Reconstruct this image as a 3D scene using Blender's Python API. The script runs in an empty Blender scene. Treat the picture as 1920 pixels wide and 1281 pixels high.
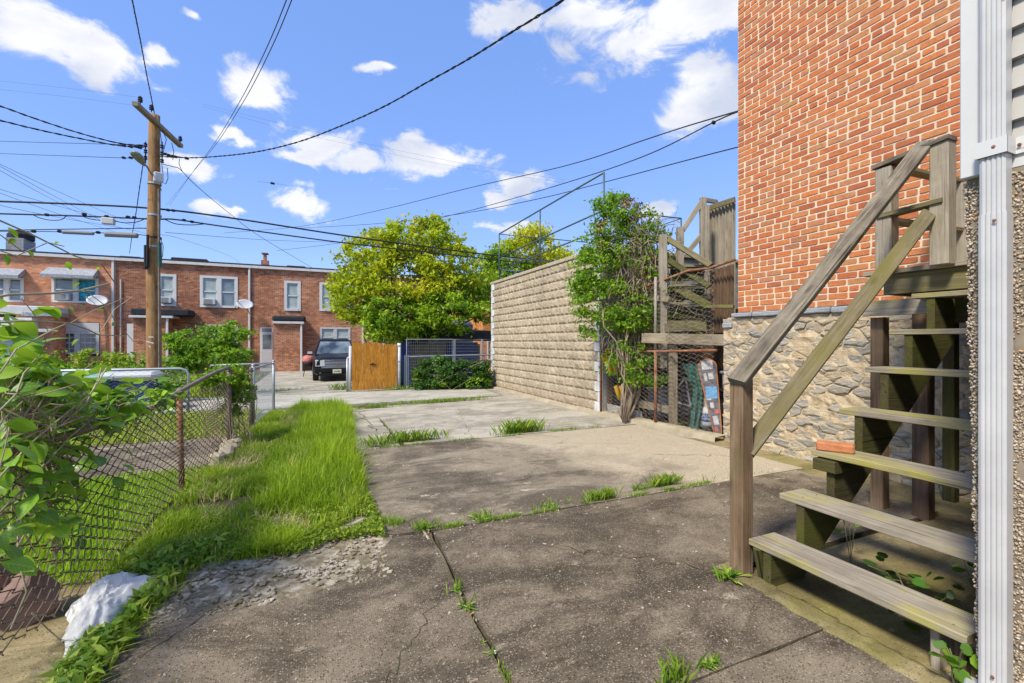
import bpy, bmesh, math, random
import numpy as np
from mathutils import Vector, Matrix, Euler, noise

rad = math.radians
RN = random.Random(11)
NP = np.random.default_rng(5)
scn = bpy.context.scene
COL = scn.collection

# ---------------------------------------------------------------- camera, sky, sun, exposure
YAW = rad(23.7)
EYE = 1.45
cam_d = bpy.data.cameras.new('camera'); cam_d.lens = 16.0; cam_d.sensor_width = 36.0
cam_d.clip_start = 0.05; cam_d.clip_end = 600
cam = bpy.data.objects.new('camera', cam_d); COL.objects.link(cam)
cam.location = (0, 0, EYE); cam.rotation_euler = (rad(90), 0, -YAW)
scn.camera = cam
scn.view_settings.view_transform = 'Standard'; scn.view_settings.look = 'None'
scn.view_settings.gamma = 1.0; scn.view_settings.use_curve_mapping = False
scn.view_settings.exposure = 1.43

FW = Vector((math.sin(YAW), math.cos(YAW), 0)); RT = Vector((math.cos(YAW), -math.sin(YAW), 0))
FPX = 853.3
def P(px, py, d):                      # survey helper: direction read off the photograph, real distance d in metres
    return Vector((0, 0, EYE)) + FW*d + RT*((px-960)/FPX*d) + Vector((0, 0, (640.5-py)/FPX*d))
def G(px, py, z=0.0): return P(px, py, (EYE-z)*FPX/(py-640.5))
def atX(px, py, X):
    t = (px-960)/FPX; return P(px, py, X/(FW.x+RT.x*t))
def atY(px, py, Y):
    t = (px-960)/FPX; return P(px, py, Y/(FW.y+RT.y*t))

SUN_DIR = Vector((-0.87, -0.44, 0)).normalized(); SUN_EL = rad(50)
sd = Vector((SUN_DIR.x*math.cos(SUN_EL), SUN_DIR.y*math.cos(SUN_EL), math.sin(SUN_EL)))
sun_l = bpy.data.lights.new('sun', 'SUN'); sun_l.energy = 2.05; sun_l.angle = rad(10); sun_l.color = (1.0, 0.93, 0.80)
sun = bpy.data.objects.new('sun', sun_l); COL.objects.link(sun)
sun.rotation_euler = sd.to_track_quat('Z', 'Y').to_euler(); sun.location = (0, 0, 20)

world = bpy.data.worlds.new('World'); scn.world = world; world.use_nodes = True
def build_world():
    nt = world.node_tree; nt.nodes.clear()
    N = nt.nodes.new; L = nt.links.new
    out = N('ShaderNodeOutputWorld'); bg = N('ShaderNodeBackground'); L(bg.outputs[0], out.inputs[0])
    bg.inputs['Strength'].default_value = 0.15
    sky = N('ShaderNodeTexSky'); sky.sky_type = 'NISHITA'; sky.sun_disc = False
    sky.sun_elevation = SUN_EL; sky.sun_rotation = math.atan2(SUN_DIR.x, SUN_DIR.y)
    sky.air_density = 1.0; sky.dust_density = 0.25; sky.ozone_density = 1.6; sky.altitude = 0
    tc = N('ShaderNodeTexCoord')
    # a clear blue tone over the whole dome
    tint = N('ShaderNodeMix'); tint.data_type = 'RGBA'; tint.blend_type = 'MULTIPLY'; tint.inputs['Factor'].default_value = 1.0
    L(sky.outputs[0], tint.inputs[6]); tint.inputs[7].default_value = (1.0, .95, 1.05, 1)
    even = N('ShaderNodeMix'); even.data_type = 'RGBA'; even.inputs['Factor'].default_value = 0.75
    L(tint.outputs[2], even.inputs[6]); even.inputs[7].default_value = (0.40, 0.82, 2.00, 1)
    def noise_n(scale, detail, rough, dist=0.0, sc=(1, 1, 1)):
        mp = N('ShaderNodeMapping'); mp.inputs['Scale'].default_value = sc; L(tc.outputs['Generated'], mp.inputs[0])
        n = N('ShaderNodeTexNoise'); n.inputs['Scale'].default_value = scale; n.inputs['Detail'].default_value = detail
        n.inputs['Roughness'].default_value = rough; n.inputs['Distortion'].default_value = dist; L(mp.outputs[0], n.inputs['Vector']); return n
    wob = noise_n(5.0, 5, 0.6, 0, (1, 1, 1.5))
    wsub = N('ShaderNodeVectorMath'); wsub.operation = 'SUBTRACT'; L(wob.outputs['Color'], wsub.inputs[0]); wsub.inputs[1].default_value = (.5, .5, .5)
    wsc = N('ShaderNodeVectorMath'); wsc.operation = 'SCALE'; L(wsub.outputs[0], wsc.inputs[0]); wsc.inputs['Scale'].default_value = 0.13
    dvec = N('ShaderNodeVectorMath'); dvec.operation = 'ADD'; L(tc.outputs['Generated'], dvec.inputs[0]); L(wsc.outputs[0], dvec.inputs[1])
    clouds = [(60, 30, 190, 66, 6), (160, 95, 66, 48, 60), (500, 168, 75, 42, 0), (375, 25, 38, 14, 0), (285, 88, 26, 40, 70),
              (430, 262, 44, 16, 0), (600, 262, 100, 30, -12), (560, 290, 52, 18, 0), (770, 262, 52, 24, -40), (790, 305, 145, 44, -6), (695, 308, 60, 32, 0),
              (575, 385, 72, 24, 5), (350, 318, 60, 24, 0), (440, 392, 28, 14, 0), (700, 130, 45, 14, -15),
              (990, 345, 72, 26, -30), (935, 375, 38, 18, 0), (975, 30, 80, 36, 0), (1165, 78, 165, 56, -8), (1270, 25, 160, 75, 0), (1370, 45, 80, 55, 0), (1130, 30, 110, 50, 0),
              (1330, 200, 95, 62, -20), (1290, 235, 70, 32, 0), (1330, 130, 50, 26, 0), (1225, 400, 48, 12, -20), (955, 435, 60, 14, 0), (390, 380, 36, 22, 0)]
    dirs = []
    for (px, py, a, b, ang) in clouds:
        d = (P(px, py, 1) - Vector((0, 0, EYE))); dist = d.length
        dirs.append((d.normalized(), a/FPX/dist, b/FPX/dist, ang))
    r2 = random.Random(4)
    for k in range(15):                    # the same fair-weather clouds all the way round
        az = YAW + rad(75 + k*14.5); el = rad(r2.uniform(10, 55))
        dirs.append((Vector((math.sin(az)*math.cos(el), math.cos(az)*math.cos(el), math.sin(el))), r2.uniform(.08, .2), r2.uniform(.03, .07), r2.uniform(-15, 15)))
    cur = None
    for d, a, b, ang in dirs:
        e1 = Vector((d.y, -d.x, 0)).normalized(); e2 = e1.cross(d).normalized()
        if e2.z < 0: e2 = -e2
        ca, sa = math.cos(rad(-ang)), math.sin(rad(-ang))
        u = e1*ca + e2*sa; v = -e1*sa + e2*ca; w = u.cross(v)
        m = Matrix((u, v, w)).transposed()
        mp = N('ShaderNodeMapping'); mp.vector_type = 'TEXTURE'
        mp.inputs['Location'].default_value = d; mp.inputs['Rotation'].default_value = m.to_euler(); mp.inputs['Scale'].default_value = (a*1.04, b*1.12, .4)
        L(dvec.outputs[0], mp.inputs[0])
        ln = N('ShaderNodeVectorMath'); ln.operation = 'LENGTH'; L(mp.outputs[0], ln.inputs[0])
        if cur is None: cur = ln.outputs['Value']
        else:
            mn = N('ShaderNodeMath'); mn.operation = 'SMOOTH_MIN'; mn.inputs[2].default_value = .35; L(cur, mn.inputs[0]); L(ln.outputs['Value'], mn.inputs[1]); cur = mn.outputs[0]
    fine = noise_n(9.0, 9, 0.62, 0.6, (1, 1, 1.7))
    ma = N('ShaderNodeMath'); ma.operation = 'MULTIPLY_ADD'; L(fine.outputs['Fac'], ma.inputs[0]); ma.inputs[1].default_value = -2.6; ma.inputs[2].default_value = 2.26
    sub = N('ShaderNodeMath'); sub.operation = 'SUBTRACT'; L(ma.outputs[0], sub.inputs[0]); L(cur, sub.inputs[1])
    ramp = N('ShaderNodeMapRange'); ramp.interpolation_type = 'SMOOTHERSTEP'; L(sub.outputs[0], ramp.inputs[0])
    ramp.inputs[1].default_value = -0.02; ramp.inputs[2].default_value = 0.62; ramp.inputs[3].default_value = 0; ramp.inputs[4].default_value = 1
    shade = noise_n(4.5, 5, 0.55, 0.2, (1, 1, 2.4))
    cr = N('ShaderNodeValToRGB'); cr.color_ramp.elements[0].position = .36; cr.color_ramp.elements[1].position = .58
    cr.color_ramp.elements[0].color = (1.6, 1.75, 2.15, 1); cr.color_ramp.elements[1].color = (2.45, 2.48, 2.6, 1); L(shade.outputs['Fac'], cr.inputs[0])
    mix = N('ShaderNodeMix'); mix.data_type = 'RGBA'; L(ramp.outputs[0], mix.inputs['Factor']); L(even.outputs[2], mix.inputs[6]); L(cr.outputs[0], mix.inputs[7])
    L(mix.outputs[2], bg.inputs['Color'])
build_world()

# ---------------------------------------------------------------- mesh helpers
WM = {}
def tag(o, label=None, cat=None, group=None, kind=None):
    if label: o['label'] = label
    if cat: o['category'] = cat
    if group: o['group'] = group
    if kind: o['kind'] = kind
    return o
def put(name, me, mat=None, parent=None, loc=(0, 0, 0), rot=None):
    """link a mesh; loc / rot are in world space"""
    if mat is not None and me is not None and len(me.materials) == 0: me.materials.append(mat)
    o = bpy.data.objects.new(name, me); COL.objects.link(o)
    m = Matrix.Translation(Vector(loc))
    if rot is not None: m = m @ (rot.to_matrix().to_4x4() if isinstance(rot, Euler) else rot.to_4x4())
    if parent is not None:
        o.parent = parent; o.matrix_parent_inverse = WM[parent.name].inverted()
    o.matrix_basis = m; WM[o.name] = m
    return o
def thing(name, label, cat, loc, group=None):
    o = put(name, None, None, None, loc); o.empty_display_size = .1
    return tag(o, label, cat, group)

class MB:
    def __init__(s): s.v = []; s.f = []; s.r = []; s.mi = []
    def add(s, vs, fs, r=0.0, mi=0):
        b = len(s.v); s.v += [tuple(x) for x in vs]
        for f in fs: s.f.append(tuple(b+i for i in f)); s.r.append(r); s.mi.append(mi)
    def box(s, c, d, r=0.0, rot=None, ch=0.0, mi=0):
        vs, fs = chbox(d, ch) if ch > 0 else plainbox(d)
        c = Vector(c)
        if rot is not None: vs = [rot @ Vector(q) for q in vs]
        s.add([Vector(q)+c for q in vs], fs, r, mi); return s
    def bx(s, x0, x1, y0, y1, z0, z1, r=0.0, ch=0.0): return s.box(((x0+x1)/2, (y0+y1)/2, (z0+z1)/2), (abs(x1-x0), abs(y1-y0), abs(z1-z0)), r, None, ch)
    def tube(s, pts, rr, n=6, r=0.0, cap=True, close=False):
        pts = [Vector(p) for p in pts]; m = len(pts); vs = []
        up = None
        for i, p in enumerate(pts):
            t = (pts[min(i+1, m-1)] - pts[max(i-1, 0)])
            t = t.normalized() if t.length > 1e-9 else Vector((0, 0, 1))
            if up is None: up = Vector((0, 0, 1)) if abs(t.z) < .9 else Vector((1, 0, 0))
            a = t.cross(up); a = a.normalized() if a.length > 1e-6 else t.orthogonal().normalized()
            b = a.cross(t).normalized(); up = b
            q = rr[i] if isinstance(rr, (list, tuple)) else rr
            for k in range(n):
                w = 2*math.pi*k/n; vs.append(p + a*math.cos(w)*q + b*math.sin(w)*q)
        fs = []
        for i in range(m-1):
            for k in range(n): fs.append((i*n+k, i*n+(k+1) % n, (i+1)*n+(k+1) % n, (i+1)*n+k))
        if cap: fs.append(tuple(range(n-1, -1, -1))); fs.append(tuple((m-1)*n+k for k in range(n)))
        s.add(vs, fs, r); return s
    def lathe(s, prof, c=(0, 0, 0), n=20, r=0.0, rot=None):
        vs = []; c = Vector(c)
        for (q, z) in prof:
            for k in range(n):
                w = 2*math.pi*k/n; v = Vector((q*math.cos(w), q*math.sin(w), z))
                if rot is not None: v = rot @ v
                vs.append(v+c)
        m = len(prof); fs = [(i*n+k, i*n+(k+1) % n, (i+1)*n+(k+1) % n, (i+1)*n+k) for i in range(m-1) for k in range(n)]
        fs.append(tuple(range(n-1, -1, -1))); fs.append(tuple((m-1)*n+k for k in range(n)))
        s.add(vs, fs, r); return s
    def prism(s, poly, z0, z1, r=0.0, fn=None):
        n = len(poly); vs = [Vector((x, y, z0)) for x, y in poly] + [Vector((x, y, z1)) for x, y in poly]
        if fn: vs = [fn(q) for q in vs]
        s.add(vs, [tuple(range(n-1, -1, -1)), tuple(range(n, 2*n))] + [(i, (i+1) % n, n+(i+1) % n, n+i) for i in range(n)], r); return s
    def mesh(s, name='mesh', smooth=False):
        me = bpy.data.meshes.new(name); me.from_pydata([tuple(q) for q in s.v], [], s.f)
        at = me.attributes.new('rnd', 'FLOAT', 'FACE'); at.data.foreach_set('value', s.r)
        if smooth: me.polygons.foreach_set('use_smooth', [True]*len(me.polygons))
        if any(s.mi): me.polygons.foreach_set('material_index', s.mi)
        me.update(); return me
def plainbox(d):
    x, y, z = d[0]/2, d[1]/2, d[2]/2
    return [(-x, -y, -z), (x, -y, -z), (x, y, -z), (-x, y, -z), (-x, -y, z), (x, -y, z), (x, y, z), (-x, y, z)], \
        [(0, 3, 2, 1), (4, 5, 6, 7), (0, 1, 5, 4), (1, 2, 6, 5), (2, 3, 7, 6), (3, 0, 4, 7)]
_cb = {}
def chbox(d, c):
    h = [q/2 for q in d]; c = min(c, min(h)*.9)
    vs = []; idx = {}
    for sx in (-1, 1):
        for sy in (-1, 1):
            for sz in (-1, 1):
                sg = (sx, sy, sz)
                for a in range(3):
                    idx[(sg, a)] = len(vs); vs.append(tuple(sg[k]*(h[k] if k == a else h[k]-c) for k in range(3)))
    fs = []
    def face(keys, nrm):
        ids = [idx[k] for k in keys]; ctr = sum((Vector(vs[i]) for i in ids), Vector())/len(ids)
        n = Vector(nrm); t = n.orthogonal().normalized(); b = n.cross(t)
        ids.sort(key=lambda i: math.atan2((Vector(vs[i])-ctr).dot(b), (Vector(vs[i])-ctr).dot(t)))
        fs.append(tuple(ids))
    for a in range(3):
        for sg in (-1, 1):
            ks = [(k, a) for (k, aa) in idx if aa == a and k[a] == sg]; n = [0, 0, 0]; n[a] = sg; face(ks, n)
    for a, b in ((0, 1), (0, 2), (1, 2)):
        cc = 3-a-b
        for sa in (-1, 1):
            for sb in (-1, 1):
                ks = []; n = [0, 0, 0]; n[a] = sa; n[b] = sb
                for scx in (-1, 1):
                    k = [0, 0, 0]; k[a] = sa; k[b] = sb; k[cc] = scx; k = tuple(k); ks += [(k, a), (k, b)]
                face(ks, Vector(n).normalized())
    for sx in (-1, 1):
        for sy in (-1, 1):
            for sz in (-1, 1):
                k = (sx, sy, sz); face([(k, 0), (k, 1), (k, 2)], Vector(k).normalized())
    return vs, fs
def np_mesh(name, V, F, rnd=None, smooth=False):
    me = bpy.data.meshes.new(name); n = len(V); m, k = F.shape
    me.vertices.add(n); me.vertices.foreach_set('co', V.astype(np.float32).ravel())
    me.loops.add(m*k); me.loops.foreach_set('vertex_index', F.astype(np.int32).ravel())
    me.polygons.add(m); me.polygons.foreach_set('loop_start', np.arange(0, m*k, k, dtype=np.int32)); me.polygons.foreach_set('loop_total', np.full(m, k, dtype=np.int32))
    if rnd is not None:
        at = me.attributes.new('rnd', 'FLOAT', 'FACE'); at.data.foreach_set('value', rnd.astype(np.float32))
    if smooth: me.polygons.foreach_set('use_smooth', np.ones(m, dtype=bool))
    me.update(calc_edges=True); me.validate(); return me
def frame_rot(xa, za):
    x = Vector(xa).normalized(); z = Vector(za); z = (z - x*z.dot(x)).normalized(); y = z.cross(x)
    return Matrix((x, y, z)).transposed()
def board(name, parent, mat, p0, p1, w, t, face=(0, 0, 1), ch=.004, warp=.0):
    """a sawn board from p0 to p1: width w, thickness t, its broad face turned to `face`"""
    p0 = Vector(p0); p1 = Vector(p1); Lh = (p1-p0).length; rot = frame_rot(p1-p0, face)
    b = MB(); n = max(2, int(Lh/.25)); c = ch
    sec = [(-w/2+c, -t/2), (w/2-c, -t/2), (w/2, -t/2+c), (w/2, t/2-c), (w/2-c, t/2), (-w/2+c, t/2), (-w/2, t/2-c), (-w/2, -t/2+c)]
    vs = []; sd_ = RN.uniform(0, 99)
    for i in range(n+1):
        x = -Lh/2+Lh*i/n; dz = warp*noise.noise(Vector((x*1.3, sd_, 0))); dw = 1+.02*noise.noise(Vector((x*4, sd_, 3)))
        for (y, z) in sec: vs.append((x, y*dw, z+dz))
    fs = [(i*8+k, i*8+(k+1) % 8, (i+1)*8+(k+1) % 8, (i+1)*8+k) for i in range(n) for k in range(8)]
    fs += [tuple(range(7, -1, -1)), tuple(n*8+k for k in range(8))]
    b.add(vs, fs)
    return put(name, b.mesh(name), mat, parent, (p0+p1)/2, rot)

# ---------------------------------------------------------------- materials
class M:
    def __init__(s, name, rough=.85, spec=.25):
        s.m = bpy.data.materials.new(name); s.m.use_nodes = True; s.t = s.m.node_tree; s.t.nodes.clear()
        s.o = s.t.nodes.new('ShaderNodeOutputMaterial'); s.b = s.t.nodes.new('ShaderNodeBsdfPrincipled')
        s.t.links.new(s.b.outputs[0], s.o.inputs[0]); s.b.inputs['Roughness'].default_value = rough
        s.b.inputs['Specular IOR Level'].default_value = spec
    def n(s, t, **k):
        q = s.t.nodes.new(t)
        for a, v in k.items(): setattr(q, a, v)
        return q
    def l(s, a, b): s.t.links.new(a, b)
    def val(s, sock, v):
        if hasattr(v, 'links') or isinstance(v, bpy.types.NodeSocket): s.l(v, sock)
        else: sock.default_value = v
    def co(s, kind='Object', sc=(1, 1, 1), rnd=0.0, loc=(0, 0, 0), rot=(0, 0, 0)):
        tc = s.n('ShaderNodeTexCoord'); v = tc.outputs[kind]
        if rnd:
            oi = s.n('ShaderNodeObjectInfo'); mm = s.n('ShaderNodeMath', operation='MULTIPLY'); s.l(oi.outputs['Random'], mm.inputs[0]); mm.inputs[1].default_value = rnd
            ad = s.n('ShaderNodeVectorMath', operation='ADD'); s.l(v, ad.inputs[0]); s.l(mm.outputs[0], ad.inputs[1]); v = ad.outputs[0]
        mp = s.n('ShaderNodeMapping'); s.l(v, mp.inputs[0]); mp.inputs['Scale'].default_value = sc; mp.inputs['Location'].default_value = loc; mp.inputs['Rotation'].default_value = rot
        return mp.outputs[0]
    def noise(s, v, scale=5, det=4, rough=.55, dist=0, out='Fac'):
        q = s.n('ShaderNodeTexNoise'); s.l(v, q.inputs['Vector']); q.inputs['Scale'].default_value = scale; q.inputs['Detail'].default_value = det
        q.inputs['Roughness'].default_value = rough; q.inputs['Distortion'].default_value = dist; return q.outputs[out]
    def voro(s, v, scale=50, out='Color', feature='F1', rand=1.0):
        q = s.n('ShaderNodeTexVoronoi', feature=feature); s.l(v, q.inputs['Vector']); q.inputs['Scale'].default_value = scale; q.inputs['Randomness'].default_value = rand; return q.outputs[out]
    def ramp(s, f, st, interp='LINEAR'):
        q = s.n('ShaderNodeValToRGB'); e = q.color_ramp.elements; q.color_ramp.interpolation = interp
        while len(e) < len(st): e.new(.5)
        for i, (p, c) in enumerate(st):
            e[i].position = p; c = (c, c, c) if isinstance(c, (int, float)) else c; e[i].color = (*c[:3], 1)
        s.val(q.inputs[0], f); return q.outputs[0]
    def mix(s, f, a, b, mode='MIX'):
        q = s.n('ShaderNodeMix', data_type='RGBA', blend_type=mode); s.val(q.inputs[0], f)
        for i, c in ((6, a), (7, b)):
            if isinstance(c, (tuple, list)): q.inputs[i].default_value = (*c[:3], 1)
            else: s.l(c, q.inputs[i])
        return q.outputs[2]
    def math(s, op, a, b=0.5, c=None):
        q = s.n('ShaderNodeMath', operation=op); s.val(q.inputs[0], a); s.val(q.inputs[1], b)
        if c is not None: s.val(q.inputs[2], c)
        return q.outputs[0]
    def attr(s, name='rnd'):
        q = s.n('ShaderNodeAttribute', attribute_name=name); return q.outputs['Fac']
    def orand(s): return s.n('ShaderNodeObjectInfo').outputs['Random']
    def rr(s): return s.math('FRACT', s.math('ADD', s.attr(), s.orand()))
    def sep(s, v):
        q = s.n('ShaderNodeSeparateXYZ'); s.l(v, q.inputs[0]); return q.outputs
    def bump(s, h, st=.3, d=.01, prev=None):
        q = s.n('ShaderNodeBump'); s.l(h, q.inputs['Height']); q.inputs['Strength'].default_value = st; q.inputs['Distance'].default_value = d
        if prev is not None: s.l(prev, q.inputs['Normal'])
        s.l(q.outputs[0], s.b.inputs['Normal']); return q.outputs[0]
    def col(s, c): s.val(s.b.inputs['Base Color'], c if not isinstance(c, tuple) else (*c[:3], 1)); return s

def simple(name, c, rough=.6, metal=0., var=.25, sc=6., bump=.0, spec=.4, dirt=None):
    m = M(name, rough, spec); v = m.co(rnd=7); n = m.noise(v, sc, 5, .6)
    a = tuple(q*(1-var) for q in c); b = tuple(min(1, q*(1+var)) for q in c)
    k = m.ramp(n, [(.3, a), (.7, b)])
    if dirt: k = m.mix(m.ramp(m.noise(v, sc*.6, 6, .7), [(.5, 0.), (.72, .8)]), k, dirt)
    m.col(k); m.b.inputs['Metallic'].default_value = metal
    if bump: m.bump(m.noise(v, sc*8, 4, .6), bump, .004)
    return m.m

def wood(name, dark, mid, light, moss=0., mosscol=(.10, .12, .02), grain=1.0, rough=.85):
    m = M(name, rough, .2)
    v = m.co(sc=(1.3, 26*grain, 26*grain), rnd=23); w = m.co(sc=(1, 1, 1), rnd=23)
    g1 = m.noise(v, 1.6, 6, .62, 1.2); g2 = m.noise(m.co(sc=(3, 110, 110), rnd=23), 1.0, 4, .6, .3)
    k = m.ramp(g1, [(.3, dark), (.5, mid), (.72, light)])
    k = m.mix(m.math('MULTIPLY', g2, .8), k, tuple(q*.45 for q in dark), 'MIX')
    k = m.mix(.5, k, m.ramp(g1, [(.3, dark), (.5, mid), (.72, light)]))
    blot = m.noise(w, 3.5, 5, .6)
    k = m.mix(m.ramp(blot, [(.35, 0.), (.75, .55)]), k, light)
    k = m.mix(m.ramp(m.noise(w, 2.2, 5, .65), [(.5, 0.), (.8, .6)]), k, dark)
    knot = m.voro(m.co(sc=(2.2, 7, 7), rnd=31), 1.0, 'Distance')
    k = m.mix(m.ramp(knot, [(.04, .75), (.16, 0.)]), k, tuple(q*.6 for q in dark))
    if moss:
        mm = m.noise(m.co(sc=(1, 2.2, 2.2), rnd=11), 2.0, 6, .65)
        k = m.mix(m.ramp(mm, [(.62-moss*.32, 0.), (.82-moss*.28, .85)]), k, mosscol)
    crk = m.noise(m.co(sc=(.9, 60, 60), rnd=41), 1.0, 3, .5, .4); k = m.mix(m.ramp(crk, [(.30, .85), (.36, 0.)]), k, tuple(q*.25 for q in dark))
    oi = m.orand(); k = m.mix(m.math('MULTIPLY', oi, .3), k, tuple(q*.5 for q in mid))
    m.col(k); b = m.bump(g1, .7, .004); m.bump(g2, .8, .003, b)
    return m.m

MAT = {}
def build_mats():
    S = lambda r, g, b: tuple(((q/255)/12.92 if q/255 <= .04045 else ((q/255+.055)/1.055)**2.4) for q in (r, g, b))
    MAT['S'] = S
    # exposed aggregate concrete of the near slabs
    def concrete(name, base_d, base_m, base_l, speck, fine, stain=None, pale_from=0.0):
        m = M(name, .92, .2); v = m.co()
        big = m.noise(v, .6, 6, .62, .6); mid = m.noise(v, 2.2, 9, .74, .4)
        k = m.ramp(mid, [(.36, base_d), (.5, base_m), (.64, base_l)])
        k = m.mix(m.ramp(big, [(.42, 0.), (.60, .7)]), k, base_l)
        st = m.noise(m.co(loc=(4.2, 1.7, 0), rot=(0, 0, .5), sc=(.7, 1.5, 1)), 1.1, 8, .72, .7)
        k = m.mix(m.ramp(st, [(.47, 0.), (.58, .75)]), k, base_d)
        # paler concrete colour towards the right-hand wall, with a ragged edge
        if pale_from:
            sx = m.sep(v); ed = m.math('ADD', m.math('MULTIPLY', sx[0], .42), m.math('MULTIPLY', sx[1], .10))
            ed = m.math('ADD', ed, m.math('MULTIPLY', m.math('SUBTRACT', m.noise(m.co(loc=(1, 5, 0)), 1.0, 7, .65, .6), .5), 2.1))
            k = m.mix(m.ramp(m.math('MULTIPLY', m.math('SUBTRACT', ed, pale_from), 1.0), [(.0, 0.), (.42, .85)]), k, tuple(min(1, q*1.55) for q in base_l))
        patch = m.noise(m.co(loc=(9.1, 2.2, 0), sc=(1, 1.6, 1)), 3.4, 9, .75)
        k = m.mix(m.ramp(patch, [(.60, 0.), (.66, .55)]), k, tuple(min(1, q*2.3) for q in base_l))
        vc = m.voro(v, 95, 'Color'); vd = m.voro(v, 95, 'Distance'); r = m.sep(vc)[0]
        peb = m.math('MULTIPLY', m.math('GREATER_THAN', r, 1-fine), m.ramp(vd, [(.25, 1.), (.42, 0.)]))
        pc = m.ramp(m.sep(vc)[1], [(0, speck[0]), (.5, speck[1]), (1, speck[2])])
        k = m.mix(m.math('MULTIPLY', peb, .72), k, pc)
        vb = m.voro(m.co(loc=(3, 3, 0)), 48, 'Color'); vbd = m.voro(m.co(loc=(3, 3, 0)), 48, 'Distance'); k = m.mix(m.math('MULTIPLY', m.math('GREATER_THAN', m.sep(vb)[0], 1-fine*.28), m.ramp(vbd, [(.15, .8), (.30, 0.)])), k, m.ramp(m.sep(vb)[1], [(0, speck[0]), (1, speck[1])]))
        dk = m.math('MULTIPLY', m.math('LESS_THAN', r, fine*.75), m.ramp(vd, [(.3, .75), (.45, 0.)]))
        k = m.mix(dk, k, tuple(q*.35 for q in base_d))
        f2 = m.noise(v, 210, 2, .6); k = m.mix(m.ramp(f2, [(.35, .5), (.6, 0.)]), k, tuple(q*.5 for q in base_d))
        if stain: k = m.mix(m.ramp(m.noise(m.co(loc=(2, 7, 0)), .9, 6, .7), [(.5, 0.), (.68, .7)]), k, stain)
        m.col(k); b = m.bump(vd, -.35, .004); b = m.bump(f2, .4, .004, b); m.bump(mid, .25, .02, b)
        return m.m
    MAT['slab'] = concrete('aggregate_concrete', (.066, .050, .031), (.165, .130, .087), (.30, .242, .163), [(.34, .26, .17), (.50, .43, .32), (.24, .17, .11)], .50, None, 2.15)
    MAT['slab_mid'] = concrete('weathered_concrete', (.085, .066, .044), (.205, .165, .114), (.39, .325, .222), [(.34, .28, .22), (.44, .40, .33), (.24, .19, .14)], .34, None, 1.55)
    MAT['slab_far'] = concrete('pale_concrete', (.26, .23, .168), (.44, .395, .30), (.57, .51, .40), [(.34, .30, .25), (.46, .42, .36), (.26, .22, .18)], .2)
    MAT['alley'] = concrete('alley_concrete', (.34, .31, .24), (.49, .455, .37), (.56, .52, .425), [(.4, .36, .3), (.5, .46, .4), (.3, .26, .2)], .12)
    MAT['moss_conc'] = concrete('mossy_concrete', (.14, .115, .05), (.28, .225, .11), (.42, .33, .18), [(.3, .26, .18), (.34, .30, .22), (.2, .17, .11)], .2, (.22, .20, .040))
    m = M('soil', .95, .1); v = m.co(); k = m.ramp(m.noise(v, 7, 8, .7), [(.3, (.045, .034, .020)), (.55, (.10, .082, .045)), (.75, (.17, .14, .085))])
    k = m.mix(m.ramp(m.noise(v, 1.3, 5, .6), [(.45, 0.), (.65, .8)]), k, (.085, .12, .025)); m.col(k); m.bump(m.noise(v, 40, 5, .7), .8, .02); MAT['soil'] = m.m
    m = M('broken_rubble', .95, .1); v = m.co(); cc = m.voro(v, 26, 'Color'); k = m.ramp(m.sep(cc)[0], [(0, (.24, .19, .125)), (.5, (.44, .37, .26)), (1, (.66, .59, .46))])
    k = m.mix(m.ramp(m.noise(v, 5, 7, .7), [(.40, .8), (.55, 0.)]), k, (.20, .165, .085)); m.col(k); m.bump(m.noise(v, 60, 6, .7), .9, .02); MAT['rubble'] = m.m
    m = M('lawn_soil', .95, .1); v = m.co(); m.col(m.ramp(m.noise(v, 12, 6, .6), [(.3, (.045, .09, .008)), (.7, (.12, .20, .018))])); MAT['lawn'] = m.m
    # brick
    m = M('red_brick', .9, .2); v = m.co(rnd=9); r = m.rr()
    k = m.ramp(r, [(0, (.40, .120, .055)), (.25, (.52, .160, .058)), (.5, (.60, .205, .070)), (.72, (.56, .230, .085)), (.90, (.50, .21, .11)), (.97, (.50, .25, .10)), (1, (.40, .16, .085))])
    k = m.mix(m.ramp(m.noise(v, 22, 6, .7), [(.35, .45), (.6, 0.)]), k, (.30, .085, .04))
    k = m.mix(m.ramp(m.noise(v, 9, 5, .7), [(.60, 0.), (.78, .4)]), k, (.60, .36, .22))
    gp = m.n('ShaderNodeNewGeometry').outputs['Position']; k = m.mix(m.ramp(m.noise(gp, 1.0, 7, .65, .5), [(.52, 0.), (.72, .22)]), k, (.40, .19, .085)); m.col(k); b = m.bump(m.noise(v, 70, 4, .7), .6, .005); m.bump(m.noise(v, 14, 3, .5), .6, .010, b); MAT['brick'] = m.m
    m = M('mortar', .95, .1); v = m.co(); m.col(m.ramp(m.noise(v, 14, 6, .65), [(.3, (.58, .46, .31)), (.7, (.74, .62, .45))])); m.bump(m.noise(v, 90, 4, .7), .5, .005); MAT['mortar'] = m.m
    def far_brick(name, c1, c2, mort, dk=0.5):
        m = M(name, .9, .15); tc = m.n('ShaderNodeTexCoord'); q = m.sep(tc.outputs['Object'])
        cb = m.n('ShaderNodeCombineXYZ'); m.l(m.math('ADD', q[0], q[1]), cb.inputs[0]); m.l(q[2], cb.inputs[1])
        br = m.n('ShaderNodeTexBrick'); m.l(cb.outputs[0], br.inputs['Vector']); br.inputs['Scale'].default_value = 1.0
        br.inputs['Brick Width'].default_value = .22; br.inputs['Row Height'].default_value = .075; br.inputs['Mortar Size'].default_value = .010; br.inputs['Mortar Smooth'].default_value = .3
        br.inputs['Color1'].default_value = (*c1, 1); br.inputs['Color2'].default_value = (*c2, 1); br.inputs['Mortar'].default_value = (*mort, 1); br.inputs['Bias'].default_value = -.1
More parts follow.
